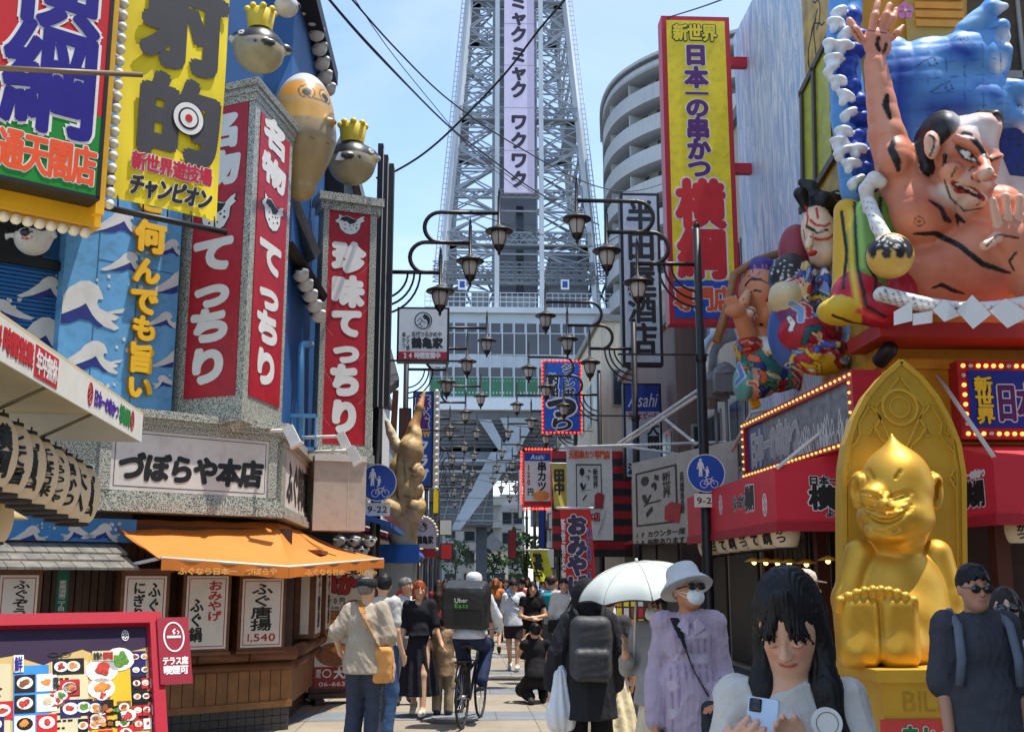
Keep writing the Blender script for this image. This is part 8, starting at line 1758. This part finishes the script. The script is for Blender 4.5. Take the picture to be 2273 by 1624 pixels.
def headwear(P, kind, col, band=None):
    t, hd, Rm, j = P; T = Matrix.Translation(hd) @ Rm; b = MB(); b.T = T @ Matrix.Translation((0, .02, .05 if kind == 'cap' else .075)) @ Matrix.Rotation(R(-13 if kind == 'hat' else 0), 4, 'X')
    if kind == 'cap': b.lathe([(.096, -.01), (.097, .03), (.085, .068), (.05, .09), (.001, .096)], 22, sy=1.08); b.hull([(-.07, -.09, .0), (.07, -.09, .0), (.055, -.17, -.012), (-.055, -.17, -.012)], [(-.07, -.09, .01), (.07, -.09, .01), (.055, -.17, -.004), (-.055, -.17, -.004)])
    else: b.lathe([(.155, -.062), (.15, -.055), (.125, -.025), (.1, .0), (.094, .05), (.082, .075), (.001, .084), (.08, .07), (.09, .045), (.096, -.002), (.122, -.03), (.153, -.066)], 30, sy=1.08)
    return b.build('sun_hat' if kind == 'hat' else 'cap', cloth_m(col), t)
def glasses(P, wd=.03):
    t, hd, Rm, j = P; b = MB(); b.T = Matrix.Translation(hd) @ Rm
    for x in (-1, 1): b.ball((x * .033, -.103, .003), (wd, .008, .022), 14, 8); b.beam((x * .06, -.09, .008), (x * .078, .01, .01), .006)
    b.beam((-.01, -.108, .008), (.01, -.108, .008), .006); b.build('sunglasses', M('lens_dark', (22, 18, 18), .12, spec=.7), t)
def strap_bag(P, col, pts, c, size, label, kind='shoulder_bag', w_=.03):
    t = P[0]; o = thing(kind, label, 'bag', mw=t.matrix_basis.copy()); b = MB(); b.T = Matrix()
    pts = catm([Vector(q) for q in pts], 4)
    for a, e in zip(pts, pts[1:]): b.beam(a, e, w_, .006)
    b.build('strap', cloth_m(tuple(int(v * .8) for v in col)), o); s = Sculpt(.014, col); s.box(c, size, .035, .02); s.build('pouch', cloth_m(col), o, fold=folds(.006, 9, 9, 9, 4)); b = MB(); b.box(c[0] - size[0] * .7, c[0] + size[0] * .7, c[1] - size[1] - .006, c[1] - size[1] + .004, c[2] + size[2] * .45, c[2] + size[2] * .5); b.build('zip', M('zip_grey', (70, 66, 60), .4), o); return o
bag_sets = dict(armD=dict(eL=(.23, .02, 1.12), eR=(-.23, .02, 1.12)))
WALK = dict(kL=(.09, -.14, .52), aL=(.09, -.22, .10), tL=(.09, -.37, .07), kR=(-.09, -.0, .50), aR=(-.09, .26, .14), tR=(-.09, .14, .04))
# man in beige shirt seen from behind
P = person('man in a beige short sleeved shirt and blue jeans seen from behind', 812, 10.7, 1.66, 172, dict(eL=(.28, .06, 1.15), wL=(.27, -.1, .98), fL=(.26, -.17, .94), eR=(-.23, .02, 1.10), wR=(-.27, .0, .86), fR=(-.28, -.0, .78), kL=(.1, -.1, .5), aL=(.1, .05, .1)), dict(c=(170, 156, 138), sl=.85, hem=.80, r=.04, wide=1.1, amp=.011), dict(k='trousers', c=(58, 64, 80), r=.02), ('short', (120, 112, 104)), vox=.011, hy=-12)
b = MB(); b.T = Matrix.Translation(P[1]) @ P[2] @ Matrix.Translation((0, .01, .045)); b.lathe([(.093, -.02), (.1, .0), (.098, .03), (.085, .06), (.001, .075)], 22, sy=1.1); b.build('cap', cloth_m((40, 42, 46)), P[0])
strap_bag(P, (206, 148, 84), [(.09, -.12, 1.33), (.06, .0, 1.44), (0, .13, 1.33), (-.12, .15, 1.1), (-.17, .12, .95)], (-.19, .1, .86), (.085, .05, .16), 'tan sling bag on the back of the beige shirted man', w_=.065)
person('dark haired man half hidden beyond the beige shirt', 848, 12.0, 1.70, 150, None, dict(c=(190, 186, 180), sl=.7), dict(k='trousers', c=(60, 84, 118)), ('short', (26, 24, 26)), vox=.014, hy=40)
# woman in black dress, hand in hand with the child
P = person('red haired woman in a long black dress walking with a child', 930, 14.0, 1.62, -6, dict(eL=(.22, -.02, 1.12), wL=(.30, -.08, .92), fL=(.33, -.1, .86), **WALK), dict(c=(30, 30, 36), sl=.9, hem=1.0, r=.02, neck=1), dict(k='skirt', c=(32, 32, 40), len=.26, w=.25, amp=.02), ('bob', (150, 72, 34)), (206, 196, 176), vox=.012, hy=18, hp=8)
person('child in tan checked clothes holding the black dressed woman by the hand', 985, 14.15, 1.18, 172, dict(eR=(-.1, .02, 1.05)), dict(c=(146, 120, 92), sl=1.0, hem=.66, r=.02), dict(k='trousers', c=(150, 130, 104)), ('short', (34, 28, 26)), vox=.013)
person('grey haired man in a white shirt behind the woman in black dress', 900, 15.3, 1.66, 10, None, dict(c=(206, 212, 220), sl=.8), dict(k='trousers', c=(120, 128, 140)), ('short', (120, 118, 116)), vox=.015, hy=50)
# cyclist -----------------------------------------------------------
BX, BY = W(1046, 1560, 13.3).x, 13.3
bike = thing('bicycle', 'black bicycle ridden away down the street by the delivery rider', 'bicycle', (BX, BY, .006), R(-12))
tyre = M('tyre', (24, 24, 25), .7); steelm = M('spoke_steel', (170, 170, 172), .35, .8); bkm = M('bike_black', (26, 26, 28), .35)
for y, nm in ((-.52, 'wheel'), (.56, 'wheel')):
    b = MB(); b.tube([(0, y + .33 * math.cos(a), .345 + .33 * math.sin(a)) for a in np.linspace(0, 2 * math.pi, 33)], .016, 8, False); w2 = b.build(nm, tyre, bike); b = MB()
    for k in range(14): a = k * math.pi / 7; b.tube([(0, y, .345), (0, y + .315 * math.cos(a), .345 + .315 * math.sin(a))], .0025, 4)
    b.tube([(-.04, y, .345), (.04, y, .345)], .02, 8); b.build('spokes', steelm, w2)
    b = MB(); b.tube([(0, y + .37 * math.cos(a), .345 + .37 * math.sin(a)) for a in np.linspace(.2, 2.6 if y < 0 else 2.0, 14)], .022, 6); b.build('mudguard', bkm, bike)
b = MB()
for q in (((0, -.52, .345), (0, -.08, .28)), ((0, -.08, .28), (0, -.2, .86)), ((0, -.08, .28), (0, .40, .80)), ((0, -.52, .345), (0, -.18, .72)), ((0, .36, 1.0), (0, .56, .345)), ((0, -.15, .6), (0, .4, .72))): b.tube(q, .018, 8)
b.build('frame', bkm, bike); b = MB(); b.tube([(-.28, .22, 1.06), (-.2, .3, 1.06), (0, .36, 1.03), (.2, .3, 1.06), (.28, .22, 1.06)], .013, 8); b.build('handlebar', steelm, bike)
b = MB(); b.ball((0, -.22, .89), (.09, .13, .04)); b.build('saddle', bkm, bike); b = MB(); b.tube([(-.14, .0, .14), (-.06, -.04, .2)], .012, 6); b.box(-.19, -.1, -.05, .05, .12, .145); b.tube([(.14, -.2, .40), (.06, -.12, .36)], .012, 6); b.box(.1, .19, -.25, -.15, .39, .415); b.build('pedal', bkm, bike); b = MB(); b.tube([(0, -.62, .72), (0, -.2, .74)], .01, 6); b.box(-.07, .07, -.66, -.2, .72, .735); b.box(-.03, .03, -.68, -.66, .6, .66); b.build('rear_rack', bkm, bike)
P = person('delivery rider in white jacket and jeans on the bicycle seen from behind', 0, BY, 1.68, 168, dict(hd=(0, -.14, 1.60), nk=(0, -.1, 1.46), ch=(0, -.07, 1.32), ws=(0, .08, 1.12), pv=(0, .2, .98), sL=(.17, -.1, 1.43), sR=(-.17, -.1, 1.43), eL=(.27, -.22, 1.2), eR=(-.27, -.22, 1.2), wL=(.27, -.32, 1.06), wR=(-.27, -.32, 1.06), fL=(.27, -.4, 1.04), fR=(-.27, -.4, 1.04), hL=(.09, .16, .95), hR=(-.09, .16, .95), kL=(.13, -.2, .68), kR=(-.14, -.24, .88), aL=(.14, -.02, .24), aR=(-.15, .12, .5), tL=(.15, -.16, .17), tR=(-.15, -.03, .44)), dict(c=(212, 214, 216), sl=1.9, hem=.98, r=.03), dict(k='trousers', c=(38, 48, 76)), ('short', (30, 28, 28)), (34, 40, 60), vox=.012, X=BX)
headwear(P, 'cap', (206, 206, 204))
t = thing('delivery_bag', 'big black square delivery bag on the rider back', 'bag', mw=P[0].matrix_basis @ Matrix.Translation((0, .3, 1.33)) @ Matrix.Rotation(R(-14), 4, 'X')); s = Sculpt(.018, (34, 34, 36)); s.box((0, 0, 0), (.25, .17, .22), .03, .02); s.box((0, .01, .23), (.23, .15, .03), .02, .03); s.build('bag', M('bag_black', (38, 38, 40), .45, var=.2, bump=.3, bs=8), t, fold=folds(.01, 8, 8, 8, 2))
b = MB(); b.box(-.2, .12, .185, .19, -.16, .0); b.build('pocket', M('pocket_black', (24, 24, 26), .4), t); m_ = Matrix(((-1, 0, 0, 0), (0, 0, 1, .196), (0, 1, 0, 0), (0, 0, 0, 1))); e = letters(t, [('Uber', (-.1, .1, .06, .15), 'h')], wht, .0, .003, .02); e.matrix_local = m_; e = letters(t, [('Eats', (-.1, .04, .06, .09), 'h')], M('letter_lime', (90, 190, 70), .5), .0, .003, .02); e.matrix_local = m_
# people farther along
P = person('woman in a white T-shirt and dark shorts with a black shoulder bag', 1140, 20.7, 1.62, -8, WALK, dict(c=(216, 220, 226), sl=.9, hem=.84, r=.04), dict(k='shorts', c=(50, 40, 44), len=.6), ('short', (40, 30, 26)), (216, 214, 206), vox=.017, hy=20, hp=14); strap_bag(P, (36, 34, 36), [(-.12, -.1, 1.4), (.05, -.15, 1.2), (.2, -.08, 1.0)], (.24, -.04, .88), (.1, .06, .14), 'black bag at the side of the white T-shirt woman')
person('woman with a braid in orange top seen from behind', 1100, 25.5, 1.66, 176, WALK, dict(c=(206, 124, 66), sl=.15, hem=1.15), dict(k='skirt', c=(44, 40, 54), len=.7, w=.2, z=1.2), ('tail', (140, 86, 50)), vox=.02)
person('woman with folded arms in a black top facing the camera', 1182, 18.2, 1.6, 5, dict(eL=(.22, -.04, 1.12), eR=(-.22, -.04, 1.12), wL=(.0, -.17, 1.1), fL=(-.08, -.16, 1.1), wR=(.0, -.2, 1.06), fR=(.08, -.18, 1.06)), dict(c=(24, 24, 26), sl=.3, hem=.9), dict(k='skirt', c=(30, 30, 32), len=.4, w=.2), ('long', (26, 22, 22)), vox=.015)
P = person('woman in black kneeling with her back to the camera', 1188, 15.4, 1.6, 186, dict(hd=(0, -.02, .99), nk=(0, 0, .85), ch=(0, 0, .71), ws=(0, .02, .5), pv=(0, .08, .32), sL=(.16, 0, .82), sR=(-.16, 0, .82), eL=(.24, -.1, .66), wL=(.14, -.22, .84), fL=(.1, -.24, .92), eR=(-.24, -.1, .66), wR=(-.14, -.22, .84), fR=(-.1, -.24, .92), hL=(.1, .06, .3), hR=(-.1, .06, .3), kL=(.15, -.28, .16), kR=(-.16, -.3, .36), aL=(.1, .14, .1), aR=(-.13, -.06, .08), tL=(.1, .26, .05), tR=(-.13, -.2, .04)), dict(c=(30, 28, 30), sl=.2, hem=.36, r=.012), dict(k='trousers', c=(28, 28, 30)), ('bun', (26, 22, 22)), vox=.013)
P = person('man with a turquoise backpack and grey shorts by the red banner', 1228, 19.4, 1.7, 160, None, dict(c=(196, 204, 206), sl=.8), dict(k='shorts', c=(90, 94, 102), len=.5), ('short', (60, 44, 36)), vox=.018, hy=-40); s = Sculpt(.018, (30, 150, 160)); s.box((0, .17, 1.2), (.14, .08, .2), .05); q = thing('backpack', 'turquoise backpack worn by the red banner', 'bag', mw=P[0].matrix_basis.copy()); s.build('pack', cloth_m((30, 150, 160)), q); MB().box(-.1, .1, .25, .262, 1.06, 1.18).build('pocket', cloth_m((24, 120, 130)), q)
P = person('person in a white shirt with two shoulder bags by the red banner', 1252, 17.6, 1.66, 20, None, dict(c=(208, 206, 200), sl=.9, r=.035), dict(k='shorts', c=(96, 98, 108), len=.55), ('short', (44, 34, 30)), vox=.016, hy=-30); strap_bag(P, (40, 38, 40), [(.12, -.1, 1.4), (0, -.15, 1.2), (-.18, -.1, 1.0)], (-.2, -.1, .92), (.11, .06, .1), 'black crossbody bag of the white shirted person')
P = person('man in profile with a white patterned shirt beyond the hood', 1346, 12.4, 1.66, 70, None, dict(c=(206, 212, 220), sl=.8), dict(k='trousers', c=(70, 76, 90)), ('short', (60, 54, 50)), vox=.014)
FAR = [((30, 34, 46), 'navy'), ((214, 214, 210), 'white'), ((60, 110, 170), 'blue'), ((150, 60, 60), 'dull red'), ((220, 200, 150), 'sand'), ((90, 96, 90), 'olive'), ((236, 224, 226), 'pale pink'), ((44, 44, 46), 'black'), ((120, 160, 200), 'sky blue'), ((200, 120, 60), 'rust')]
for i, (px, Y, h_) in enumerate(((1092, 34, 1.66), (1070, 40, 1.7), (1122, 30, 1.64), (1160, 27, 1.68), (1206, 25, 1.62), (1020, 44, 1.66), (1040, 52, 1.7), (1142, 46, 1.66), (988, 30, 1.64), (1110, 58, 1.7), (1172, 38, 1.7), (1000, 38, 1.68), (1218, 23, 1.7), (972, 24, 1.62))):
    c, n = FAR[i % 10]; person('distant walker in %s top, %s' % (n, ('dark trousers', 'blue jeans', 'grey skirt')[i % 3]) + (', ' + ('facing the camera', 'walking away')[i % 2] if i < 10 else ', %s of the crowd' % ('at the back', 'on the beige paving edge', 'closest to the yellow flag', 'by the blue stall')[i - 10]), px, Y, h_, (0, 180)[i % 2], WALK, dict(c=c, sl=(.7, 1.9, .4)[i % 3]), dict(k=('trousers', 'trousers', 'skirt')[i % 3], c=((46, 44, 50), (60, 80, 120), (120, 118, 120))[i % 3], len=.45, w=.2), (('short', 'long', 'bob')[i % 3], ((30, 26, 26), (60, 44, 34), (36, 30, 28))[i % 3]), vox=.026)
# hooded pedestrian with backpack and carrier bag
P = person('person in a black hood with a dark backpack seen from behind', 1306, 8.8, 1.62, 178, dict(eR=(-.25, .02, 1.12), eL=(.26, .03, 1.12), wL=(.30, -.05, .88), fL=(.31, -.07, .8), hd=(0, -.02, 1.56)), dict(c=(40, 40, 44), sl=1.95, hem=.62, r=.05, amp=.01), dict(k='trousers', c=(26, 26, 28)), ('hood', (30, 30, 33)), vox=.011)
o = thing('backpack', 'dark grey backpack on the hooded pedestrian', 'bag', mw=P[0].matrix_basis.copy()); s = Sculpt(.012, (52, 52, 54)); s.box((0, .2, 1.12), (.15, .09, .24), .07); s.box((0, .28, 1.0), (.125, .04, .11), .03, .02); s.build('pack', M('pack_grey', (54, 54, 57), .6, var=.15, s=8), o, fold=folds(.007, 10, 10, 8, 9)); b = MB(); [b.tube([(x * .09, .2, 1.34), (x * .12, .06, 1.43), (x * .13, -.1, 1.36), (x * .13, -.12, 1.15)], .02, 6) for x in (-1, 1)]; b.build('strap', cloth_m((40, 40, 42)), o); b = MB(); b.box(-.12, .12, .325, .33, 1.07, 1.078); b.box(-.13, .13, .285, .29, 1.22, 1.227); b.build('zip', M('zip_grey'), o)
c = W(1245, 1530, 8.75); t = thing('carrier_bag', 'white plastic carrier bag hanging from the hooded pedestrian', 'bag', tuple(c)); s = Sculpt(.009, (214, 218, 222)); s.cap((0, 0, .1), (0, 0, -.18), .05, .105, .03); s.box((0, 0, -.2), (.1, .06, .1), .04, .05); s.cap((0, 0, .1), (.0, 0, .22), .04, .012, .03); s.build('bag', M('plastic_white', (214, 218, 222), .4, var=.06, bump=.3, bs=20), t, fold=lambda Q: .006 * np.sin(9 * np.arctan2(Q[..., 1], Q[..., 0]) + 6 * Q[..., 2])); MB().tube([(-.015, 0, .2), (0, 0, .26), (.015, 0, .2)], .006, 5).build('handle', M('plastic_white'), t)
person('person in a cream lace skirt mostly hidden beyond the hooded pedestrian', 1350, 9.7, 1.56, 176, dict(eR=(-.23, .05, 1.12)), dict(c=(70, 66, 66), sl=.5, hem=.9), dict(k='skirt', c=(222, 208, 170), len=.2, w=.27, amp=.02), ('short', (40, 34, 30)), vox=.014)
# parasol woman
P = person('masked woman under the parasol in a grey top and cream skirt', 1462, 7.9, 1.56, -28, dict(eL=(.2, -.05, 1.15), eR=(-.24, -.04, 1.12), wR=(-.2, -.2, 1.22), fR=(-.19, -.22, 1.32)), dict(c=(150, 148, 146), sl=1.6, hem=.86, r=.035), dict(k='skirt', c=(214, 200, 172), len=.3, w=.24), ('bob', (46, 38, 34)), vox=.011, hy=-20, mask=True)
hp_ = P[0].matrix_basis @ (Vector((-.195, -.215, 1.27)) * 1.56 / 1.7); c = W(1418, 1280, hp_.y - .05)
um = thing('parasol', 'white parasol with dark lining held by the masked woman', 'parasol', tuple(c)); pr = [(math.sin(a) * .45, (math.cos(a) - .62) * .27) for a in np.linspace(1e-3, 1.36, 14)]
b = MB(); n = 8; vs = []; fs = []
for r_, z in pr:
    for k in range(n * 6): a = k * 2 * math.pi / (n * 6); q = 1 - .05 * (r_ / .45) * math.cos(math.pi * ((k % 6) / 6 * 2 - 1)) ** 2 * 0 - .09 * (r_ / .45) * math.sin(math.pi * (k % 6) / 6); vs.append((r_ * q * math.cos(a), r_ * q * math.sin(a), z + .02 * (r_ / .45) ** 2 * math.sin(math.pi * (k % 6) / 6)))
N_ = n * 6; fs = [(i * N_ + k, (i + 1) * N_ + k, (i + 1) * N_ + (k + 1) % N_, i * N_ + (k + 1) % N_) for i in range(len(pr) - 1) for k in range(N_)]
b.add(vs, fs, True); b.build('canopy', M('parasol_white', (196, 200, 192), .6, var=.06), um); b = MB(); b.add([(x * .985, y * .985, z - .012) for x, y, z in vs], [f_[::-1] for f_ in fs], True); b.build('lining', M('parasol_lining', (70, 60, 56), .8), um)
e = hp_ - c; b = MB(); b.tube([(0, 0, .1), tuple(e + (e - Vector((0, 0, .1))).normalized() * .06)], .007, 8); b.tube([(0, 0, .1), (0, 0, .13)], .01, 6); b.build('shaft', whm, um); b = MB(); [b.tube([(0, 0, .085), (.41 * math.cos(k * math.pi / 4), .41 * math.sin(k * math.pi / 4), -.09)], .004, 4) for k in range(8)]; b.build('rib', M('alloy'), um); b = MB(); [b.tube([(vs[i * N_ + k * 6][0], vs[i * N_ + k * 6][1], vs[i * N_ + k * 6][2] + .001) for i in range(len(pr))], .0035, 4) for k in range(8)]; b.build('seam', M('seam_grey', (160, 164, 156), .7), um); um.rotation_euler = (R(6), R(-8), 0)
# man in white hat
chk = [([(x, y_, .8), (x, y_, 1.42)], .009, (150, 128, 150)) for x in (-.16, -.12, -.08, -.04, 0, .04, .08, .12, .16) for y_ in (-.15, -.13, -.11, -.09)] + [([(x - .03, -.12, z), (x + .03, -.12, z)], .03, (190, 172, 184)) for x in (-.1, .0, .1) for z in (.9, 1.05, 1.2, 1.34)]
P = person('man in white bucket hat, sunglasses and mask with pale pink shirt', 1528, 6.5, 1.70, -4, dict(eR=(-.19, .02, 1.10), wR=(-.21, -.06, .84), fR=(-.21, -.1, .76), eL=(.19, .0, 1.1), wL=(.16, -.18, .96), fL=(.1, -.22, .95)), dict(c=(178, 158, 172), sl=1.95, hem=.78, r=.02, amp=.011, paint=chk), dict(k='trousers', c=(92, 90, 96)), ('short', (110, 104, 98)), vox=.0085, hy=26, hp=-14, skin=(190, 128, 92), mask=True); headwear(P, 'hat', (196, 196, 194)); glasses(P)
b = MB(); k_ = 1.0; [b.hull([(x * .04, -.1, 1.43), (x * .085, -.09, 1.37), (x * .02, -.125, 1.33), (x * .012, -.11, 1.40)], [(x * .04, -.115, 1.43), (x * .085, -.105, 1.37), (x * .02, -.135, 1.33), (x * .012, -.12, 1.40)]) for x in (-1, 1)]; b.build('collar', cloth_m((190, 172, 186)), P[0])
strap_bag(P, (54, 54, 58), [(-.09, .02, 1.45), (-.07, -.12, 1.36), (.0, -.15, 1.15), (.08, -.15, 1.0)], (.17, -.14, .86), (.13, .07, .11), 'black and silver shoulder bag at the hip of the white hatted man', w_=.05)
# man in beige cap behind, grey T-shirt man and woman
P = person('man in a pale beige cap partly hidden behind the phone user', 1790, 8.3, 1.70, 40, None, dict(c=(200, 200, 204), sl=.8), dict(k='trousers', c=(70, 70, 76)), ('short', (40, 36, 34)), vox=.013, hy=30); headwear(P, 'cap', (196, 176, 160))
P = person('man in a charcoal T-shirt with sunglasses and grey backpack straps', 2168, 5.7, 1.72, -4, dict(eR=(-.19, .0, 1.10), wR=(-.2, -.08, .85), fR=(-.19, -.13, .78), eL=(.19, .02, 1.1), wL=(.2, -.06, .85), fL=(.2, -.1, .78)), dict(c=(66, 66, 72), sl=.95, hem=.76, r=.03, wide=.95, amp=.01), dict(k='trousers', c=(196, 194, 190)), ('short', (20, 18, 20)), vox=.0085, hp=2, skin=(182, 132, 104)); glasses(P, .026)
o = thing('backpack', 'grey backpack worn by the charcoal T-shirt man', 'bag', mw=P[0].matrix_basis.copy()); s = Sculpt(.014, (90, 96, 106)); s.box((0, .2, 1.2), (.14, .08, .22), .06); s.build('pack', cloth_m((90, 96, 106)), o); b = MB(); [b.tube([(x * .11, .12, 1.42), (x * .125, .02, 1.475), (x * .13, -.1, 1.41), (x * .14, -.145, 1.25), (x * .15, -.12, 1.12)], .024, 6) for x in (-1, 1)]; b.build('strap', cloth_m((100, 106, 118)), o)
P = person('woman with dark sunglasses behind the charcoal T-shirt man', 2236, 6.1, 1.60, -20, None, dict(c=(206, 204, 200), sl=.8), dict(k='skirt', c=(60, 60, 64), len=.4), ('long', (46, 34, 32)), vox=.012, skin=(224, 186, 164)); glasses(P, .031)
# young woman with phone ----------------------------------------------
P = person('young woman with long black hair looking down at her phone', 1748, 2.78, 1.675, -12, dict(hd=(0, -.05, 1.565), nk=(0, .01, 1.41), sL=(.128, .01, 1.375), sR=(-.128, .01, 1.375), eL=(.17, -.05, 1.14), eR=(-.18, -.03, 1.14), wL=(.01, -.285, 1.285), fL=(-.05, -.345, 1.33), wR=(-.17, -.25, 1.24), fR=(-.13, -.30, 1.30)), dict(c=(196, 190, 182), sl=.75, hem=.85, r=.016, wide=1.5, amp=.008), dict(k='skirt', c=(90, 88, 92), len=.4, w=.22), ('long', (17, 15, 17)), vox=.0048, hy=-16, hp=40, skin=(208, 160, 132), build=.76, eyes=0, hs=(.2, .3, -1), lips=(178, 88, 80))
k_ = 1.665 / 1.7; t = thing('smartphone', 'pale silver phone in the hands of the long haired woman', 'phone', mw=P[0].matrix_basis @ Matrix.Translation(Vector((-.09, -.312, 1.345)) * k_) @ Matrix.Rotation(R(-24), 4, 'X') @ Matrix.Rotation(R(8), 4, 'Y'))
s = Sculpt(.0035, (176, 196, 214)); s.box((0, 0, 0), (.037, .0045, .074), .008, .004); s.build('case', M('phone_silver', (184, 200, 216), .25, .2), t); s = Sculpt(.003, (30, 30, 34)); s.box((-.018, -.005, .052), (.014, .004, .016), .004, .002); s.build('camera_block', M('phone_black', (26, 26, 30), .2), t); b = MB(); b.T = frame((0, -.009, 0), (1, -.009, 0))[0]; [b.disc((-.018, .06 - .016 * i), .006, .006, 0, .002, 14) for i in range(2)]; b.build('lens', M('lens_dark'), t)
t = thing('round_grip', 'white round hand fan disc behind the phone', 'hand fan', mw=P[0].matrix_basis @ Matrix.Translation(Vector((.06, -.25, 1.355)) * k_) @ frame((0, 0, 0), (1, .1, 0))[0]); b = MB(); b.disc((0, 0), .034, .034, -.012, 0, 28); b.build('disc', whm, t); b = MB(); b.ring((0, 0), .025, .025, .0015, .0002, .0012, 28); b.build('groove', M('zip_grey'), t)
wl = P[3]['wL']; t = thing('scrunchie', 'beige scrunchie on the wrist of the long haired woman', 'hair tie', mw=P[0].matrix_basis @ Matrix.Translation(wl + Vector((.025, .03, -.02)))); s = Sculpt(.004, (206, 184, 150)); [s.ell((.03 * math.cos(a), .026 * math.sin(a), .0), .014, .006) for a in np.linspace(0, 5.7, 10)]; s.build('ring', cloth_m((206, 184, 150)), t)
